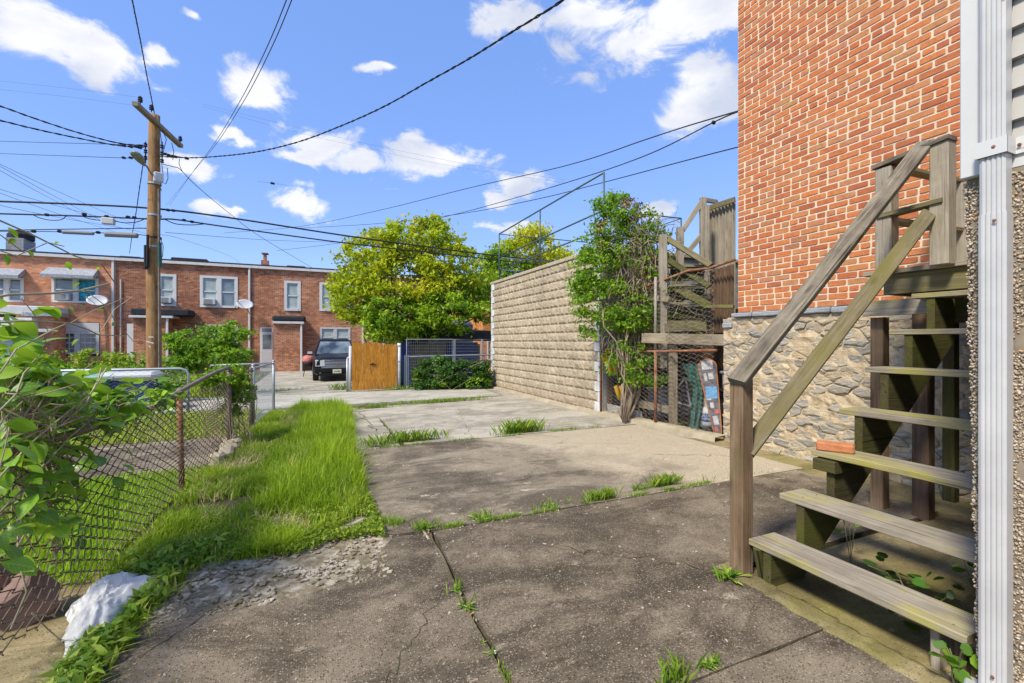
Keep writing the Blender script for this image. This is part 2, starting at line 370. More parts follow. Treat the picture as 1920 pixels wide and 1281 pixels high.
        v = m.co(); k = m.mix(m.ramp(m.noise(v, .9, 6, .65), [(.35, .6), (.62, 0.)]), br.outputs['Color'], tuple(x*.55 for x in c1))
        # per-brick blotches
        vv = m.voro(m.co(sc=(4.5, 4.5, 13)), 1.0, 'Color'); k = m.mix(m.ramp(m.sep(vv)[0], [(.55, 0.), (1., .6)]), k, tuple(x*.42 for x in c1))
        k = m.mix(m.ramp(m.sep(vv)[1], [(.8, 0.), (1., .45)]), k, tuple(min(1, x*1.8) for x in c2))
        m.col(k); m.bump(br.outputs['Fac'], -.5, .01); return m.m
    MAT['fbrickB'] = far_brick('old_brick_far', (.31, .105, .050), (.44, .165, .078), (.48, .37, .27))
    MAT['fbrickC'] = far_brick('old_brick_far_orange', (.38, .135, .062), (.50, .20, .092), (.54, .42, .30))
    MAT['fbrickA'] = far_brick('painted_brick_far', (.68, .30, .165), (.70, .315, .175), (.60, .26, .14))
    MAT['fbrickO'] = far_brick('orange_brick_far', (.62, .24, .07), (.68, .28, .09), (.6, .3, .12))
    # split face block
    m = M('split_face_block', .95, .12); v = m.co(rnd=13); r = m.rr()
    k = m.ramp(m.noise(v, 16, 7, .7), [(.3, (.27, .21, .135)), (.48, (.47, .38, .26)), (.72, (.60, .51, .36))])
    k = m.mix(m.ramp(m.noise(m.co(sc=(1, 1, 2.2), rnd=17), 11, 8, .78, .6), [(.54, 0.), (.64, .72)]), k, (.19, .14, .085))
    k = m.mix(m.math('MULTIPLY', r, .45), k, (.33, .28, .20)); gp = m.n('ShaderNodeNewGeometry').outputs['Position']; mp = m.n('ShaderNodeMapping'); m.l(gp, mp.inputs[0]); mp.inputs['Scale'].default_value = (1, 1.2, .45); k = m.mix(m.ramp(m.noise(mp.outputs[0], 1.3, 8, .7, .6), [(.46, 0.), (.66, .6)]), k, (.25, .20, .135))
    zz = m.sep(gp)[2]; k = m.mix(m.ramp(m.math('ADD', zz, m.math('MULTIPLY', m.noise(gp, 2.5, 5, .6), .5)), [(.22, .55), (.62, 0.)]), k, (.30, .22, .15)); m.col(k); m.bump(m.noise(v, 60, 5, .75), .9, .012); MAT['block'] = m.m
    m = M('white_painted_block', .9, .2); v = m.co(rnd=13)
    k = m.ramp(m.noise(v, 6, 6, .65), [(.35, (.46, .46, .43)), (.6, (.66, .66, .63))]); m.col(k); m.bump(m.noise(v, 60, 4, .7), .3, .006); MAT['quoin'] = m.m
    m = M('grey_block', .95, .1); tc = m.n('ShaderNodeTexCoord'); q = m.sep(tc.outputs['Object']); cb = m.n('ShaderNodeCombineXYZ'); m.l(q[0], cb.inputs[0]); m.l(q[2], cb.inputs[1])
    br = m.n('ShaderNodeTexBrick'); m.l(cb.outputs[0], br.inputs['Vector']); br.inputs['Scale'].default_value = 1; br.inputs['Brick Width'].default_value = .4; br.inputs['Row Height'].default_value = .2
    br.inputs['Mortar Size'].default_value = .008; br.inputs['Color1'].default_value = (.26, .26, .25, 1); br.inputs['Color2'].default_value = (.34, .34, .32, 1); br.inputs['Mortar'].default_value = (.2, .2, .19, 1)
    m.col(br.outputs['Color']); MAT['cmu'] = m.m
    m = M('block_bed_joint', .95, .1); v = m.co(); m.col(m.ramp(m.noise(v, 20, 5, .6), [(.3, (.36, .29, .19)), (.7, (.50, .42, .29))])); MAT['blockjoint'] = m.m
    m = M('cap_concrete', .9, .2); v = m.co(); m.col(m.ramp(m.noise(v, 4, 6, .65), [(.3, (.33, .27, .17)), (.7, (.50, .43, .30))])); MAT['cap'] = m.m
    # rubble stone
    m = M('field_stone', .9, .25); v = m.co(); r = m.rr()
    k = m.ramp(r, [(0, (.44, .37, .27)), (.22, (.38, .36, .30)), (.45, (.54, .45, .31)), (.62, (.44, .41, .34)), (.8, (.58, .44, .25)), (.92, (.34, .33, .29)), (1, (.58, .50, .37))])
    k = m.mix(m.ramp(m.noise(m.co(sc=(1, 1.2, 5)), 9, 7, .7, .8), [(.36, .6), (.6, 0.)]), k, (.16, .145, .12))
    k = m.mix(m.ramp(m.noise(m.co(loc=(3, 1, 0)), 13, 6, .7), [(.52, 0.), (.72, .6)]), k, (.52, .38, .20))
    m.col(k); b = m.bump(m.noise(v, 90, 5, .7), .5, .005); m.bump(m.noise(m.co(sc=(1, 1.5, 4)), 12, 6, .7), .9, .02, b); MAT['stone'] = m.m
    m = M('lime_mortar', .95, .1); v = m.co(); k = m.ramp(m.noise(v, 9, 7, .7), [(.3, (.34, .25, .145)), (.5, (.55, .43, .27)), (.72, (.66, .56, .39))]); m.col(k); m.bump(m.noise(v, 45, 6, .7), .9, .015); MAT['limemortar'] = m.m
    m = M('slate_ledge', .8, .3); v = m.co(sc=(1, 1, 5)); m.col(m.ramp(m.noise(v, 6, 6, .7), [(.3, (.20, .22, .24)), (.7, (.42, .43, .43))])); m.bump(m.noise(v, 20, 6, .7), .8, .01); MAT['slate'] = m.m
    # wood
    MAT['w_tread'] = wood('tread_wood', (.13, .105, .075), (.33, .285, .215), (.48, .42, .32), .40, (.40, .36, .04))
    MAT['w_rail'] = wood('rail_wood', (.045, .035, .025), (.15, .12, .085), (.40, .345, .25), .14, (.10, .095, .025))
    MAT['w_moss'] = wood('mossy_rail_wood', (.085, .070, .036), (.21, .175, .095), (.33, .28, .17), .55, (.17, .155, .028))
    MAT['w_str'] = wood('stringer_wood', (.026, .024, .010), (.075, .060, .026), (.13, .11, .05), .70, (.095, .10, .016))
    MAT['w_post'] = wood('post_wood', (.10, .058, .030), (.25, .155, .085), (.38, .28, .17), .12, (.12, .13, .04))
    MAT['w_greypost'] = wood('grey_post_wood', (.18, .145, .10), (.38, .325, .24), (.52, .46, .36), .16, (.24, .22, .09))
    MAT['w_brownpost'] = wood('brown_post_wood', (.06, .036, .021), (.155, .095, .056), (.25, .165, .105), .05)
    MAT['w_gate'] = wood('gate_wood', (.20, .075, .010), (.52, .215, .020), (.70, .34, .050), 0., grain=.5)
    MAT['w_oldfence'] = wood('old_fence_wood', (.055, .026, .014), (.14, .065, .035), (.22, .12, .07), 0.)
    MAT['w_neigh'] = wood('neighbour_wood', (.13, .10, .065), (.30, .24, .16), (.44, .37, .26), .28, (.18, .165, .04))
    MAT['w_pole'] = wood('pole_wood', (.14, .062, .020), (.38, .20, .075), (.52, .33, .16), 0., grain=.35)
    # metals, paint, glass ...
    MAT['white'] = simple('white_paint', (.60, .59, .56), .5, var=.06, dirt=(.45, .45, .43))
    MAT['white_clean'] = simple('white_vinyl', (.60, .59, .555), .45, var=.03)
    m = M('downspout_white', .35, .5); v = m.co(); k = m.ramp(m.noise(v, 3, 5, .6), [(.35, (.46, .455, .43)), (.65, (.56, .55, .52))])
    sp = m.voro(m.co(loc=(.3, .2, .1)), 9, 'Distance'); k = m.mix(m.ramp(sp, [(.03, .8), (.07, 0.)]), k, (.25, .12, .04)); m.col(k); MAT['downspout'] = m.m
    MAT['siding'] = simple('beige_siding', (.42, .40, .36), .55, var=.05)
    MAT['galv'] = simple('galvanised_steel', (.40, .42, .43), .5, .6, .15)
    MAT['dirtypanel'] = simple('dirty_panel', (.36, .33, .28), .9, 0, .25, 8, dirt=(.16, .13, .09))
    MAT['fencewire'] = simple('aged_fence_wire', (.30, .26, .21), .7, .1, .3, 30)
    MAT['rustwire'] = simple('weathered_wire', (.13, .095, .068), .8, .2, .35, 30)
    MAT['rust'] = simple('rusty_pipe', (.25, .10, .045), .9, .1, .5, 14, .4, dirt=(.35, .30, .25))
    MAT['railpipe'] = simple('grey_green_pipe', (.075, .12, .13), .5, .3, .2)
    MAT['brownpipe'] = simple('brown_pipe', (.20, .16, .12), .7, .2, .3)
    MAT['black'] = simple('black_rubber', (.012, .012, .013), .7, 0, .2)
    MAT['wire'] = simple('cable_black', (.015, .015, .016), .7, 0, .2)
    MAT['wiregrey'] = simple('cable_grey', (.12, .13, .15), .6, 0, .2)
    MAT['roofblack'] = simple('roof_felt', (.022, .023, .026), .85, 0, .3)
    MAT['awning'] = simple('grey_shingle_awning', (.30, .31, .32), .9, 0, .4, 14, .5)
    MAT['dish'] = simple('dish_grey', (.50, .50, .49), .5, 0, .06)
    MAT['acgrille'] = simple('grey_grille', (.22, .22, .21), .6, 0, .2, 40)
    MAT['darkroom'] = simple('dark_interior', (.03, .03, .032), .9)
    MAT['curtain'] = simple('blinds', (.36, .42, .40), .8, 0, .2, 3)
    MAT['teal'] = simple('teal_curtain', (.03, .26, .34), .8, 0, .7, 6)
    MAT['carpaint'] = simple('black_car_paint', (.012, .011, .010), .30, .0, .1, spec=.2)
    MAT['carpaint'].node_tree.nodes['Principled BSDF'].inputs['Coat Weight'].default_value = .08
    MAT['chrome'] = simple('chrome', (.75, .75, .77), .15, 1., .03)
    MAT['lens'] = simple('headlight_lens', (.55, .56, .56), .12, .3, .1, spec=.8)
    MAT['grille'] = simple('grille_mesh', (.30, .30, .32), .4, .7, .2, 60)
    MAT['plate'] = simple('plate', (.55, .56, .42), .5)
    m = M('window_glass', .06, .9); m.col(m.ramp(m.noise(m.co(), 1.2, 3, .5), [(.35, (.05, .07, .08)), (.7, (.22, .27, .29))])); MAT['glass'] = m.m
    m = M('car_glass', .04, 1.0); m.col(m.ramp(m.noise(m.co(), 1.6, 4, .5), [(.35, (.03, .04, .05)), (.65, (.20, .24, .25))])); MAT['carglass'] = m.m
    MAT['redlid'] = simple('faded_red_enamel', (.48, .15, .12), .5)
    MAT['bag'] = simple('white_plastic_bag', (.66, .65, .61), .45, 0, .08, 9, .3, dirt=(.45, .42, .35))
    MAT['paver'] = simple('brown_paver', (.20, .125, .10), .9, 0, .25, 12, .5)
    MAT['tank'] = simple('tank_white', (.55, .57, .54), .5, 0, .12)
    MAT['bluelabel'] = simple('blue_label', (.03, .09, .28), .5, 0, .2)
    MAT['lightblue'] = simple('light_blue_sticker', (.16, .38, .62), .5, 0, .3, 30)
    MAT['sticker'] = simple('pale_sticker', (.55, .52, .50), .6, 0, .3, 30)
    MAT['deckgrey'] = simple('scuffed_board', (.16, .15, .165), .5, 0, .5, 12)
    MAT['orange'] = simple('orange_edge', (.50, .17, .03), .6, 0, .2)
    MAT['yellow'] = simple('yellow_plastic', (.78, .46, .01), .4, 0, .1)
    MAT['tarp'] = simple('green_tarp', (.045, .13, .105), .6, 0, .5, 9)
    MAT['greenbin'] = simple('green_bin', (.02, .075, .055), .5, 0, .2)
    MAT['greenlid'] = simple('pale_green_lid', (.22, .36, .28), .5, 0, .2)
    MAT['navy'] = simple('navy_plastic', (.012, .03, .12), .5, 0, .3)
    MAT['shed'] = simple('shed_brown', (.21, .16, .10), .9, 0, .4, 5)
    MAT['slategrey'] = simple('grey_cover', (.25, .26, .29), .7, 0, .2)
    MAT['bark'] = simple('bark', (.11, .085, .065), .95, 0, .4, 12, .6)
    MAT['deadvine'] = simple('dead_vine', (.30, .23, .16), .95, 0, .35, 12)
    MAT['stem'] = simple('green_brown_stem', (.14, .13, .05), .8, 0, .35, 12)
    MAT['palestem'] = simple('pale_stem', (.36, .32, .19), .8, 0, .2, 12)
    MAT['lampgreen'] = simple('lamp_housing', (.20, .21, .15), .6, 0, .2)
    # pebbledash
    m = M('pebbledash_bed', .95, .1); v = m.co(); vd = m.voro(v, 75, 'Distance'); m.col(m.ramp(m.noise(v, 8, 6, .6), [(.3, (.17, .14, .10)), (.7, (.33, .275, .20))])); m.bump(vd, -1, .012); MAT['pebbed'] = m.m
    m = M('pebbles', .75, .35); r = m.attr(); m.col(m.ramp(r, [(0, (.20, .145, .10)), (.25, (.38, .29, .19)), (.5, (.52, .43, .31)), (.7, (.32, .27, .21)), (.88, (.60, .53, .42)), (1, (.48, .26, .10))])); MAT['pebble'] = m.m
    # leaves
    def leaf(name, cols, trans=.42, rough=.5):
        m = M(name, rough, .35); r = m.rr(); k = m.ramp(r, cols); m.col(k)
        tr = m.n('ShaderNodeBsdfTranslucent'); m.l(m.mix(.35, k, (.5, .7, .05)), tr.inputs[0])
        mx = m.n('ShaderNodeMixShader'); mx.inputs[0].default_value = trans; m.l(m.b.outputs[0], mx.inputs[1]); m.l(tr.outputs[0], mx.inputs[2]); m.l(mx.outputs[0], m.o.inputs[0])
        return m.m
    MAT['l_tree'] = leaf('tree_leaves_yellow_green', [(0, (.20, .32, .012)), (.25, (.38, .47, .014)), (.55, (.58, .62, .018)), (.85, (.68, .60, .025)), (1, (.70, .52, .05))])
    MAT['l_tree2'] = leaf('tree_leaves_green', [(0, (.09, .22, .012)), (.4, (.19, .36, .014)), (.8, (.33, .50, .018)), (1, (.46, .56, .03))])
    MAT['l_vine'] = leaf('vine_leaves', [(0, (.06, .15, .012)), (.4, (.13, .28, .018)), (.75, (.22, .41, .022)), (1, (.36, .50, .03))])
    MAT['l_ivy'] = leaf('ivy_leaves', [(0, (.018, .055, .010)), (.5, (.035, .10, .015)), (.9, (.08, .20, .025)), (1, (.14, .30, .03))], .25)
    MAT['l_near'] = leaf('broad_leaves', [(0, (.07, .18, .014)), (.4, (.14, .31, .018)), (.8, (.24, .44, .022)), (1, (.40, .54, .03))], .35, .42)
    lb = leaf('broad_leaves_veined', [(0, (.07, .18, .014)), (.4, (.14, .31, .018)), (.8, (.24, .44, .022)), (1, (.40, .54, .03))], .40, .38); nt = lb.node_tree
    tcn = nt.nodes.new('ShaderNodeTexCoord'); sp = nt.nodes.new('ShaderNodeSeparateXYZ'); nt.links.new(tcn.outputs['Object'], sp.inputs[0]); ab = nt.nodes.new('ShaderNodeMath'); ab.operation = 'ABSOLUTE'; nt.links.new(sp.outputs[1], ab.inputs[0])
    sl = nt.nodes.new('ShaderNodeMath'); sl.operation = 'MULTIPLY_ADD'; nt.links.new(ab.outputs[0], sl.inputs[0]); sl.inputs[1].default_value = -.9; nt.links.new(sp.outputs[0], sl.inputs[2])
    fr = nt.nodes.new('ShaderNodeMath'); fr.operation = 'PINGPONG'; nt.links.new(sl.outputs[0], fr.inputs[0]); fr.inputs[1].default_value = .075; v1 = nt.nodes.new('ShaderNodeMath'); v1.operation = 'LESS_THAN'; nt.links.new(fr.outputs[0], v1.inputs[0]); v1.inputs[1].default_value = .010
    v2 = nt.nodes.new('ShaderNodeMath'); v2.operation = 'LESS_THAN'; nt.links.new(ab.outputs[0], v2.inputs[0]); v2.inputs[1].default_value = .016; mx = nt.nodes.new('ShaderNodeMath'); mx.operation = 'MAXIMUM'; nt.links.new(v1.outputs[0], mx.inputs[0]); nt.links.new(v2.outputs[0], mx.inputs[1]); hf = nt.nodes.new('ShaderNodeMath'); hf.operation = 'MULTIPLY'; nt.links.new(mx.outputs[0], hf.inputs[0]); hf.inputs[1].default_value = .45
    bs = nt.nodes['Principled BSDF']; src = bs.inputs['Base Color'].links[0].from_socket; mc = nt.nodes.new('ShaderNodeMix'); mc.data_type = 'RGBA'; nt.links.new(hf.outputs[0], mc.inputs[0]); nt.links.new(src, mc.inputs[6]); mc.inputs[7].default_value = (.42, .55, .16, 1); nt.links.new(mc.outputs[2], bs.inputs['Base Color'])
    MAT['l_big'] = lb
    MAT['l_dead'] = leaf('dry_leaves', [(0, (.12, .075, .03)), (.5, (.25, .16, .07)), (1, (.38, .28, .12))], .2)
    MAT['l_gold'] = leaf('pale_bush_leaves', [(0, (.12, .20, .015)), (.5, (.25, .36, .025)), (1, (.42, .50, .05))])
    MAT['grass'] = leaf('grass_blades', [(0, (.16, .27, .010)), (.35, (.31, .44, .014)), (.7, (.47, .57, .022)), (.92, (.52, .58, .06)), (1, (.60, .52, .24))], .4)
    MAT['straw'] = leaf('dry_straw', [(0, (.36, .34, .08)), (.5, (.52, .46, .18)), (1, (.62, .54, .28))], .3)
    MAT['lawnblade'] = leaf('lawn_blades', [(0, (.16, .30, .006)), (.5, (.28, .46, .010)), (1, (.40, .56, .02))], .4)
    MAT['weed'] = leaf('weed_leaves', [(0, (.08, .17, .012)), (.5, (.18, .32, .02)), (1, (.42, .50, .07))], .3)
build_mats()

# ---------------------------------------------------------------- foliage helpers
def leaf_quads(C, size, up=.5, jit=.35, asp=.55, fold=.18, rng=NP, nrm=None):
    n = len(C); nv = rng.normal(size=(n, 3))
    if nrm is not None: nv = nv*.8 + nrm
    nv[:, 2] += up; nv /= np.linalg.norm(nv, axis=1)[:, None]
    t = rng.normal(size=(n, 3)); t -= nv*(t*nv).sum(1)[:, None]; t /= np.linalg.norm(t, axis=1)[:, None]; b = np.cross(nv, t)
    s = size*(1+jit*rng.normal(size=n)).clip(.4, 1.9)[:, None]
    V = np.stack([C - t*s*.5, C + b*s*asp*.5 + nv*s*fold, C + t*s*.5, C - b*s*asp*.5 + nv*s*fold], 1).reshape(-1, 3)
    return V, np.arange(n*4).reshape(n, 4)
def foliage(name, mat, parent, blobs, size, clump=.3, per=60, up=.5, rfun=None, kind='stuff', seed=1, shell=.55, dens=1.0):
    rng = np.random.default_rng(seed); Cs = []; Rn = []
    for (c, rr, ncl) in blobs:
        ncl = int(ncl*dens); d = rng.normal(size=(ncl, 3)); d /= np.linalg.norm(d, axis=1)[:, None]; r = shell + (1-shell)*rng.random(ncl)**.6
        cc = np.array(c) + d*np.array(rr)*r[:, None]
        tone = rng.random(ncl)
        for q, tn, dd in zip(cc, tone, d):
            k = int(per*rng.uniform(.5, 1.5)); sc = clump*rng.uniform(.6, 1.4)
            pts = q + rng.normal(size=(k, 3))*np.array([sc, sc, sc*.55])*.6
            Cs.append(pts); Rn.append(np.clip(tn*.55+rng.random(k)*.45, 0, .999))
    C = np.concatenate(Cs); R = np.concatenate(Rn)
    V, F = leaf_quads(C, size, up, rng=rng)
    o = put(name, np_mesh(name, V, F, R), mat, parent)
    if kind: o['kind'] = kind
    return o
def grass_mesh(name, mat, X, Y, Z, H, W=.006, lean=.5, seed=2, segs=2, parent=None, rb=None):
    rng = np.random.default_rng(seed); n = len(X); a = rng.random(n)*2*np.pi; ln = np.abs(rng.normal(size=n))*lean*H
    dx, dy = np.cos(a), np.sin(a); wx, wy = -dy, dx; w = W*(.6+.8*rng.random(n))
    vs = []
    for k in range(segs+1):
        u = k/segs; cx = X+dx*ln*u*u; cy = Y+dy*ln*u*u; cz = Z+H*u*(1-.18*u*np.minimum(1, ln/(H+1e-6))); ww = w*(1-u)**.7
        if k < segs: vs += [np.stack([cx-wx*ww, cy-wy*ww, cz], 1), np.stack([cx+wx*ww, cy+wy*ww, cz], 1)]
        else: vs += [np.stack([cx, cy, cz], 1)]
    V = np.stack(vs, 1); m = V.shape[1]; base = (np.arange(n)*m)[:, None]; fs = []
    for k in range(segs-1): fs += [base+np.array([[2*k, 2*k+1, 2*k+3]]), base+np.array([[2*k, 2*k+3, 2*k+2]])]
    fs += [base+np.array([[2*segs-2, 2*segs-1, 2*segs]])]
    F = np.stack(fs, 1).reshape(-1, 3); R = np.repeat(rng.random(n)*.9 if rb is None else np.clip(rb+rng.random(n)*.35, 0, .999), len(fs))
    o = put(name, np_mesh(name, V.reshape(-1, 3), F, R), mat, parent); return o
def gz(y): return 0.0 if y < 13.8 else (-.35*(y-13.8)/5.2 if y < 19 else -.35)
def jig(p0, p1, n, a, seed=0):
    out = []
    for i in range(n+1):
        u = i/n; q = Vector(p0).lerp(Vector(p1), u); e = math.sin(math.pi*u)**.3 if 0 < u < 1 else 0
        q += Vector((noise.noise(Vector((u*n*.45, seed, 0))), noise.noise(Vector((u*n*.45, seed, 7))), noise.noise(Vector((u*n*.45, seed, 13)))))*a*e
        out.append(q)
    return out

# ================================================================= GROUND
def build_ground():
    xs = [-60, -30, -14] + [-12+.9*i for i in range(30)] + [18, 30, 60]; ys = [-12, -4, 0, 4, 8, 12, 13.8] + [14.4+.6*i for i in range(9)] + [24, 32, 45, 90, 200]
    b = MB(); vs = [(x, y, gz(y)-.035 - (1.5 if y > 60 else 0)*0) for y in ys for x in xs]; n = len(xs)
    b.add(vs, [(j*n+i, j*n+i+1, (j+1)*n+i+1, (j+1)*n+i) for j in range(len(ys)-1) for i in range(n-1)])
    g = put('ground', b.mesh(), MAT['soil']); tag(g, kind='structure')
    def edge(a, c, amp, seed, step=.12):
        n = max(1, int((Vector(c)-Vector(a)).length/step)); return [Vector(a).lerp(Vector(c), i/n) + Vector((noise.noise(Vector((i*.5, seed, 0))), noise.noise(Vector((i*.5, seed, 5)))))*amp*(0 if i == 0 else 1) for i in range(n)]
    def slab(name, mat, pts, amp=.02, z1=0., z0=-.12, parent=None, seed=1, tilt=0):
        poly = []
        for i in range(len(pts)): poly += edge(pts[i], pts[(i+1) % len(pts)], amp, seed+i*3.3)
        b = MB(); b.prism([(q.x, q.y) for q in poly], z0, z1)
        return put(name, b.mesh(), mat, parent)
    drive = put('driveway', None); tag(drive, kind='structure')
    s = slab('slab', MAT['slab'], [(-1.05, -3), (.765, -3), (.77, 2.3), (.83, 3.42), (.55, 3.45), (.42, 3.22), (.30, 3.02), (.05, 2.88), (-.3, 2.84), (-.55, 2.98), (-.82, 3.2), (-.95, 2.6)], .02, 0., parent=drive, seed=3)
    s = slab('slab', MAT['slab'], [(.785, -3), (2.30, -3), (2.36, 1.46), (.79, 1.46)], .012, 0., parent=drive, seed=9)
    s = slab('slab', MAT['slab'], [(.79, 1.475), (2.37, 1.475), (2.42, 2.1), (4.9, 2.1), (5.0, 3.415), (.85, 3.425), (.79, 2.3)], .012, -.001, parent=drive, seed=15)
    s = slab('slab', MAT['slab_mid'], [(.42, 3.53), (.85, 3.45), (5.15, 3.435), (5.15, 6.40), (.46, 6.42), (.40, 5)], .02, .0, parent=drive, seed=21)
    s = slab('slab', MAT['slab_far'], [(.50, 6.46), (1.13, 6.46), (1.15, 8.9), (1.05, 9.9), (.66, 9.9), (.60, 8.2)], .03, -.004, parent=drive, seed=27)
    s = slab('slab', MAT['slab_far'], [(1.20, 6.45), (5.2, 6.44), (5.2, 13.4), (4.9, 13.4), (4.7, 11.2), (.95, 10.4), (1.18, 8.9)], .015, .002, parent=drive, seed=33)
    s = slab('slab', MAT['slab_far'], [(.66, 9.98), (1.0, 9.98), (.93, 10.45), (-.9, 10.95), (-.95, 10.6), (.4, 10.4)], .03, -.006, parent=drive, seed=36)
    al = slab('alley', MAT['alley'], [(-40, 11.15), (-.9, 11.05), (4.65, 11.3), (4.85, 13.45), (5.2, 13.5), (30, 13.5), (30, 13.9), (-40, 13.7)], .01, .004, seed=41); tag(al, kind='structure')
    m = slab('under_stair_ground', MAT['moss_conc'], [(2.40, -3), (7, -3), (7, 5.2), (5.16, 5.2), (5.16, 3.4), (5.02, 3.4), (4.9, 2.05), (2.46, 2.05), (2.38, 1.4)], .015, -.008, seed=51); tag(m, kind='structure')
    # raised cracked kerb strip below the stairs
    b = MB(); pts = jig((2.44, 2.15, 0), (2.40, -.6, 0), 90, .05, 3); vs = []
    for i, a in enumerate(pts):
        w = .07+.03*noise.noise(Vector((i*.2, 1, 1))); 
        for q, (dx, dz) in enumerate(((-1, -.03), (-.85, .004), (-.4, .012), (0, .010), (.45, .016), (.8, .012), (1.0, -.05))):
            vs.append((a.x+dx*w+.008*noise.noise(Vector((i*.6, q*3.1, 5))), a.y, dz+.008*noise.noise(Vector((i*.35, q*1.7, 2)))))
    b.add(vs, [(i*7+q, (i+1)*7+q, (i+1)*7+q+1, i*7+q+1) for i in range(len(pts)-1) for q in range(6)])
    k = put('kerb', b.mesh(smooth=True), MAT['moss_conc']); tag(k, kind='structure')
    # low kerb beneath the neighbour's fence
    b = MB(); pts = jig((5.17, 13.5, 0), (5.17, 7.5, 0), 20, .03, 5)[:-1] + jig((5.2, 7.5, 0), (5.42, 4.85, 0), 14, .03, 8)
    for i in range(len(pts)-1):
        a, c = pts[i], pts[i+1]; h = .06 if i > 16 else .045
        b.add([(a.x-.10, a.y, -.05), (a.x-.08, a.y, h), (a.x+.14, a.y, h+.02), (c.x-.10, c.y, -.05), (c.x-.08, c.y, h), (c.x+.14, c.y, h+.02)], [(0, 1, 4, 3), (1, 2, 5, 4)])
    k = put('kerb', b.mesh(), MAT['cap']); tag(k, kind='structure')
    # pad across the alley, sloping down with the ground
    b = MB(); ys = [13.78, 14.6, 15.6, 17, 18, 19, 24, 30.6]
    for (x0, x1) in ((-2.2, .95),):
        vs = []
        for y in ys: vs += [(x0, y, gz(y)+.006), (x1 if y < 14.5 else 3.4, y, gz(y)+.006)]
        b.add(vs, [(2*i, 2*i+1, 2*i+3, 2*i+2) for i in range(len(ys)-1)])
    p = put('parking_pad', b.mesh(), MAT['slab_far']); tag(p, kind='structure')
    # neighbour yard on the left: lawn base and pale concrete walk
    l = slab('lawn_ground', MAT['lawn'], [(-14, -3), (-1.9, -3), (-1.85, 3.4), (-1.2, 3.75), (-1.22, 6.0), (-14, 6.2)], .03, -.012, seed=61); tag(l, kind='structure')
    mc = slab('mossy_edge', MAT['moss_conc'], [(-1.88, -3), (-.9, -3), (-.93, 2.9), (-1.12, 3.6), (-1.25, 3.72), (-1.83, 3.38)], .03, -.003, seed=63); tag(mc, kind='structure')
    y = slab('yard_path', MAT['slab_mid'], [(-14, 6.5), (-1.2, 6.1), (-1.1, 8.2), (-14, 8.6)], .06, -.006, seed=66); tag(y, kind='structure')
    r = slab('broken_ground', MAT['rubble'], [(-.9, 3.0), (-.3, 2.75), (.1, 2.75), (.4, 3.0), (.56, 3.52), (.42, 4.3), (-.9, 4.6)], .03, -.006, -.06, seed=71)
    tag(r, kind='structure')
    vg = slab('verge_ground', MAT['soil'], [(-1.25, 1.2), (-.98, 1.2), (-.97, 3.2), (-.6, 3.75), (.0, 3.6), (.44, 4.2), (.62, 9.8), (.6, 10.35), (-1.0, 10.9), (-1.15, 7.3)], .02, -.014, -.05, seed=81); tag(vg, kind='structure')
    # rubble lumps on the broken patch
    b = MB()
    for i in range(900):
        x = RN.uniform(-.8, .45); y = RN.uniform(2.85, 3.75)
        if noise.noise(Vector((x*5, y*5, 0))) < -.12: continue
        s = RN.uniform(.006, .028); rot = Euler((RN.uniform(-.3, .3), RN.uniform(-.3, .3), RN.uniform(0, 3))).to_matrix()
        b.box((x, y, .002), (s*1.5, s, s*.55), RN.random(), rot, s*.2)
    o = put('concrete_crumbs', b.mesh(), MAT['rubble']); tag(o, 'loose pale crumbs of broken concrete scattered by the grass edge', 'rubble', kind='stuff')
build_ground()
def build_grit():
    b = MB(); r = random.Random(6)
    for i in range(1500):
        x, y = r.uniform(-.8, 4.8), r.uniform(1.6, 10.5)
        if x < .5 and y > 3.3: continue
        if x > 2.3 and y < 2.2: continue
        if r.random() < .5: x = r.choice([.78, x, x]); y = r.choice([3.43, 6.43, y])+r.gauss(0, .08)
        s_ = r.uniform(.003, .010); b.box((x, y, .003), (s_*r.uniform(1, 3), s_, s_*.5), r.random(), Euler((0, 0, r.uniform(0, 3))).to_matrix())
    o = put('grit', b.mesh(), MAT['pebble']); tag(o, 'grit, bits of stone and dry litter scattered over the concrete', 'litter', kind='stuff')

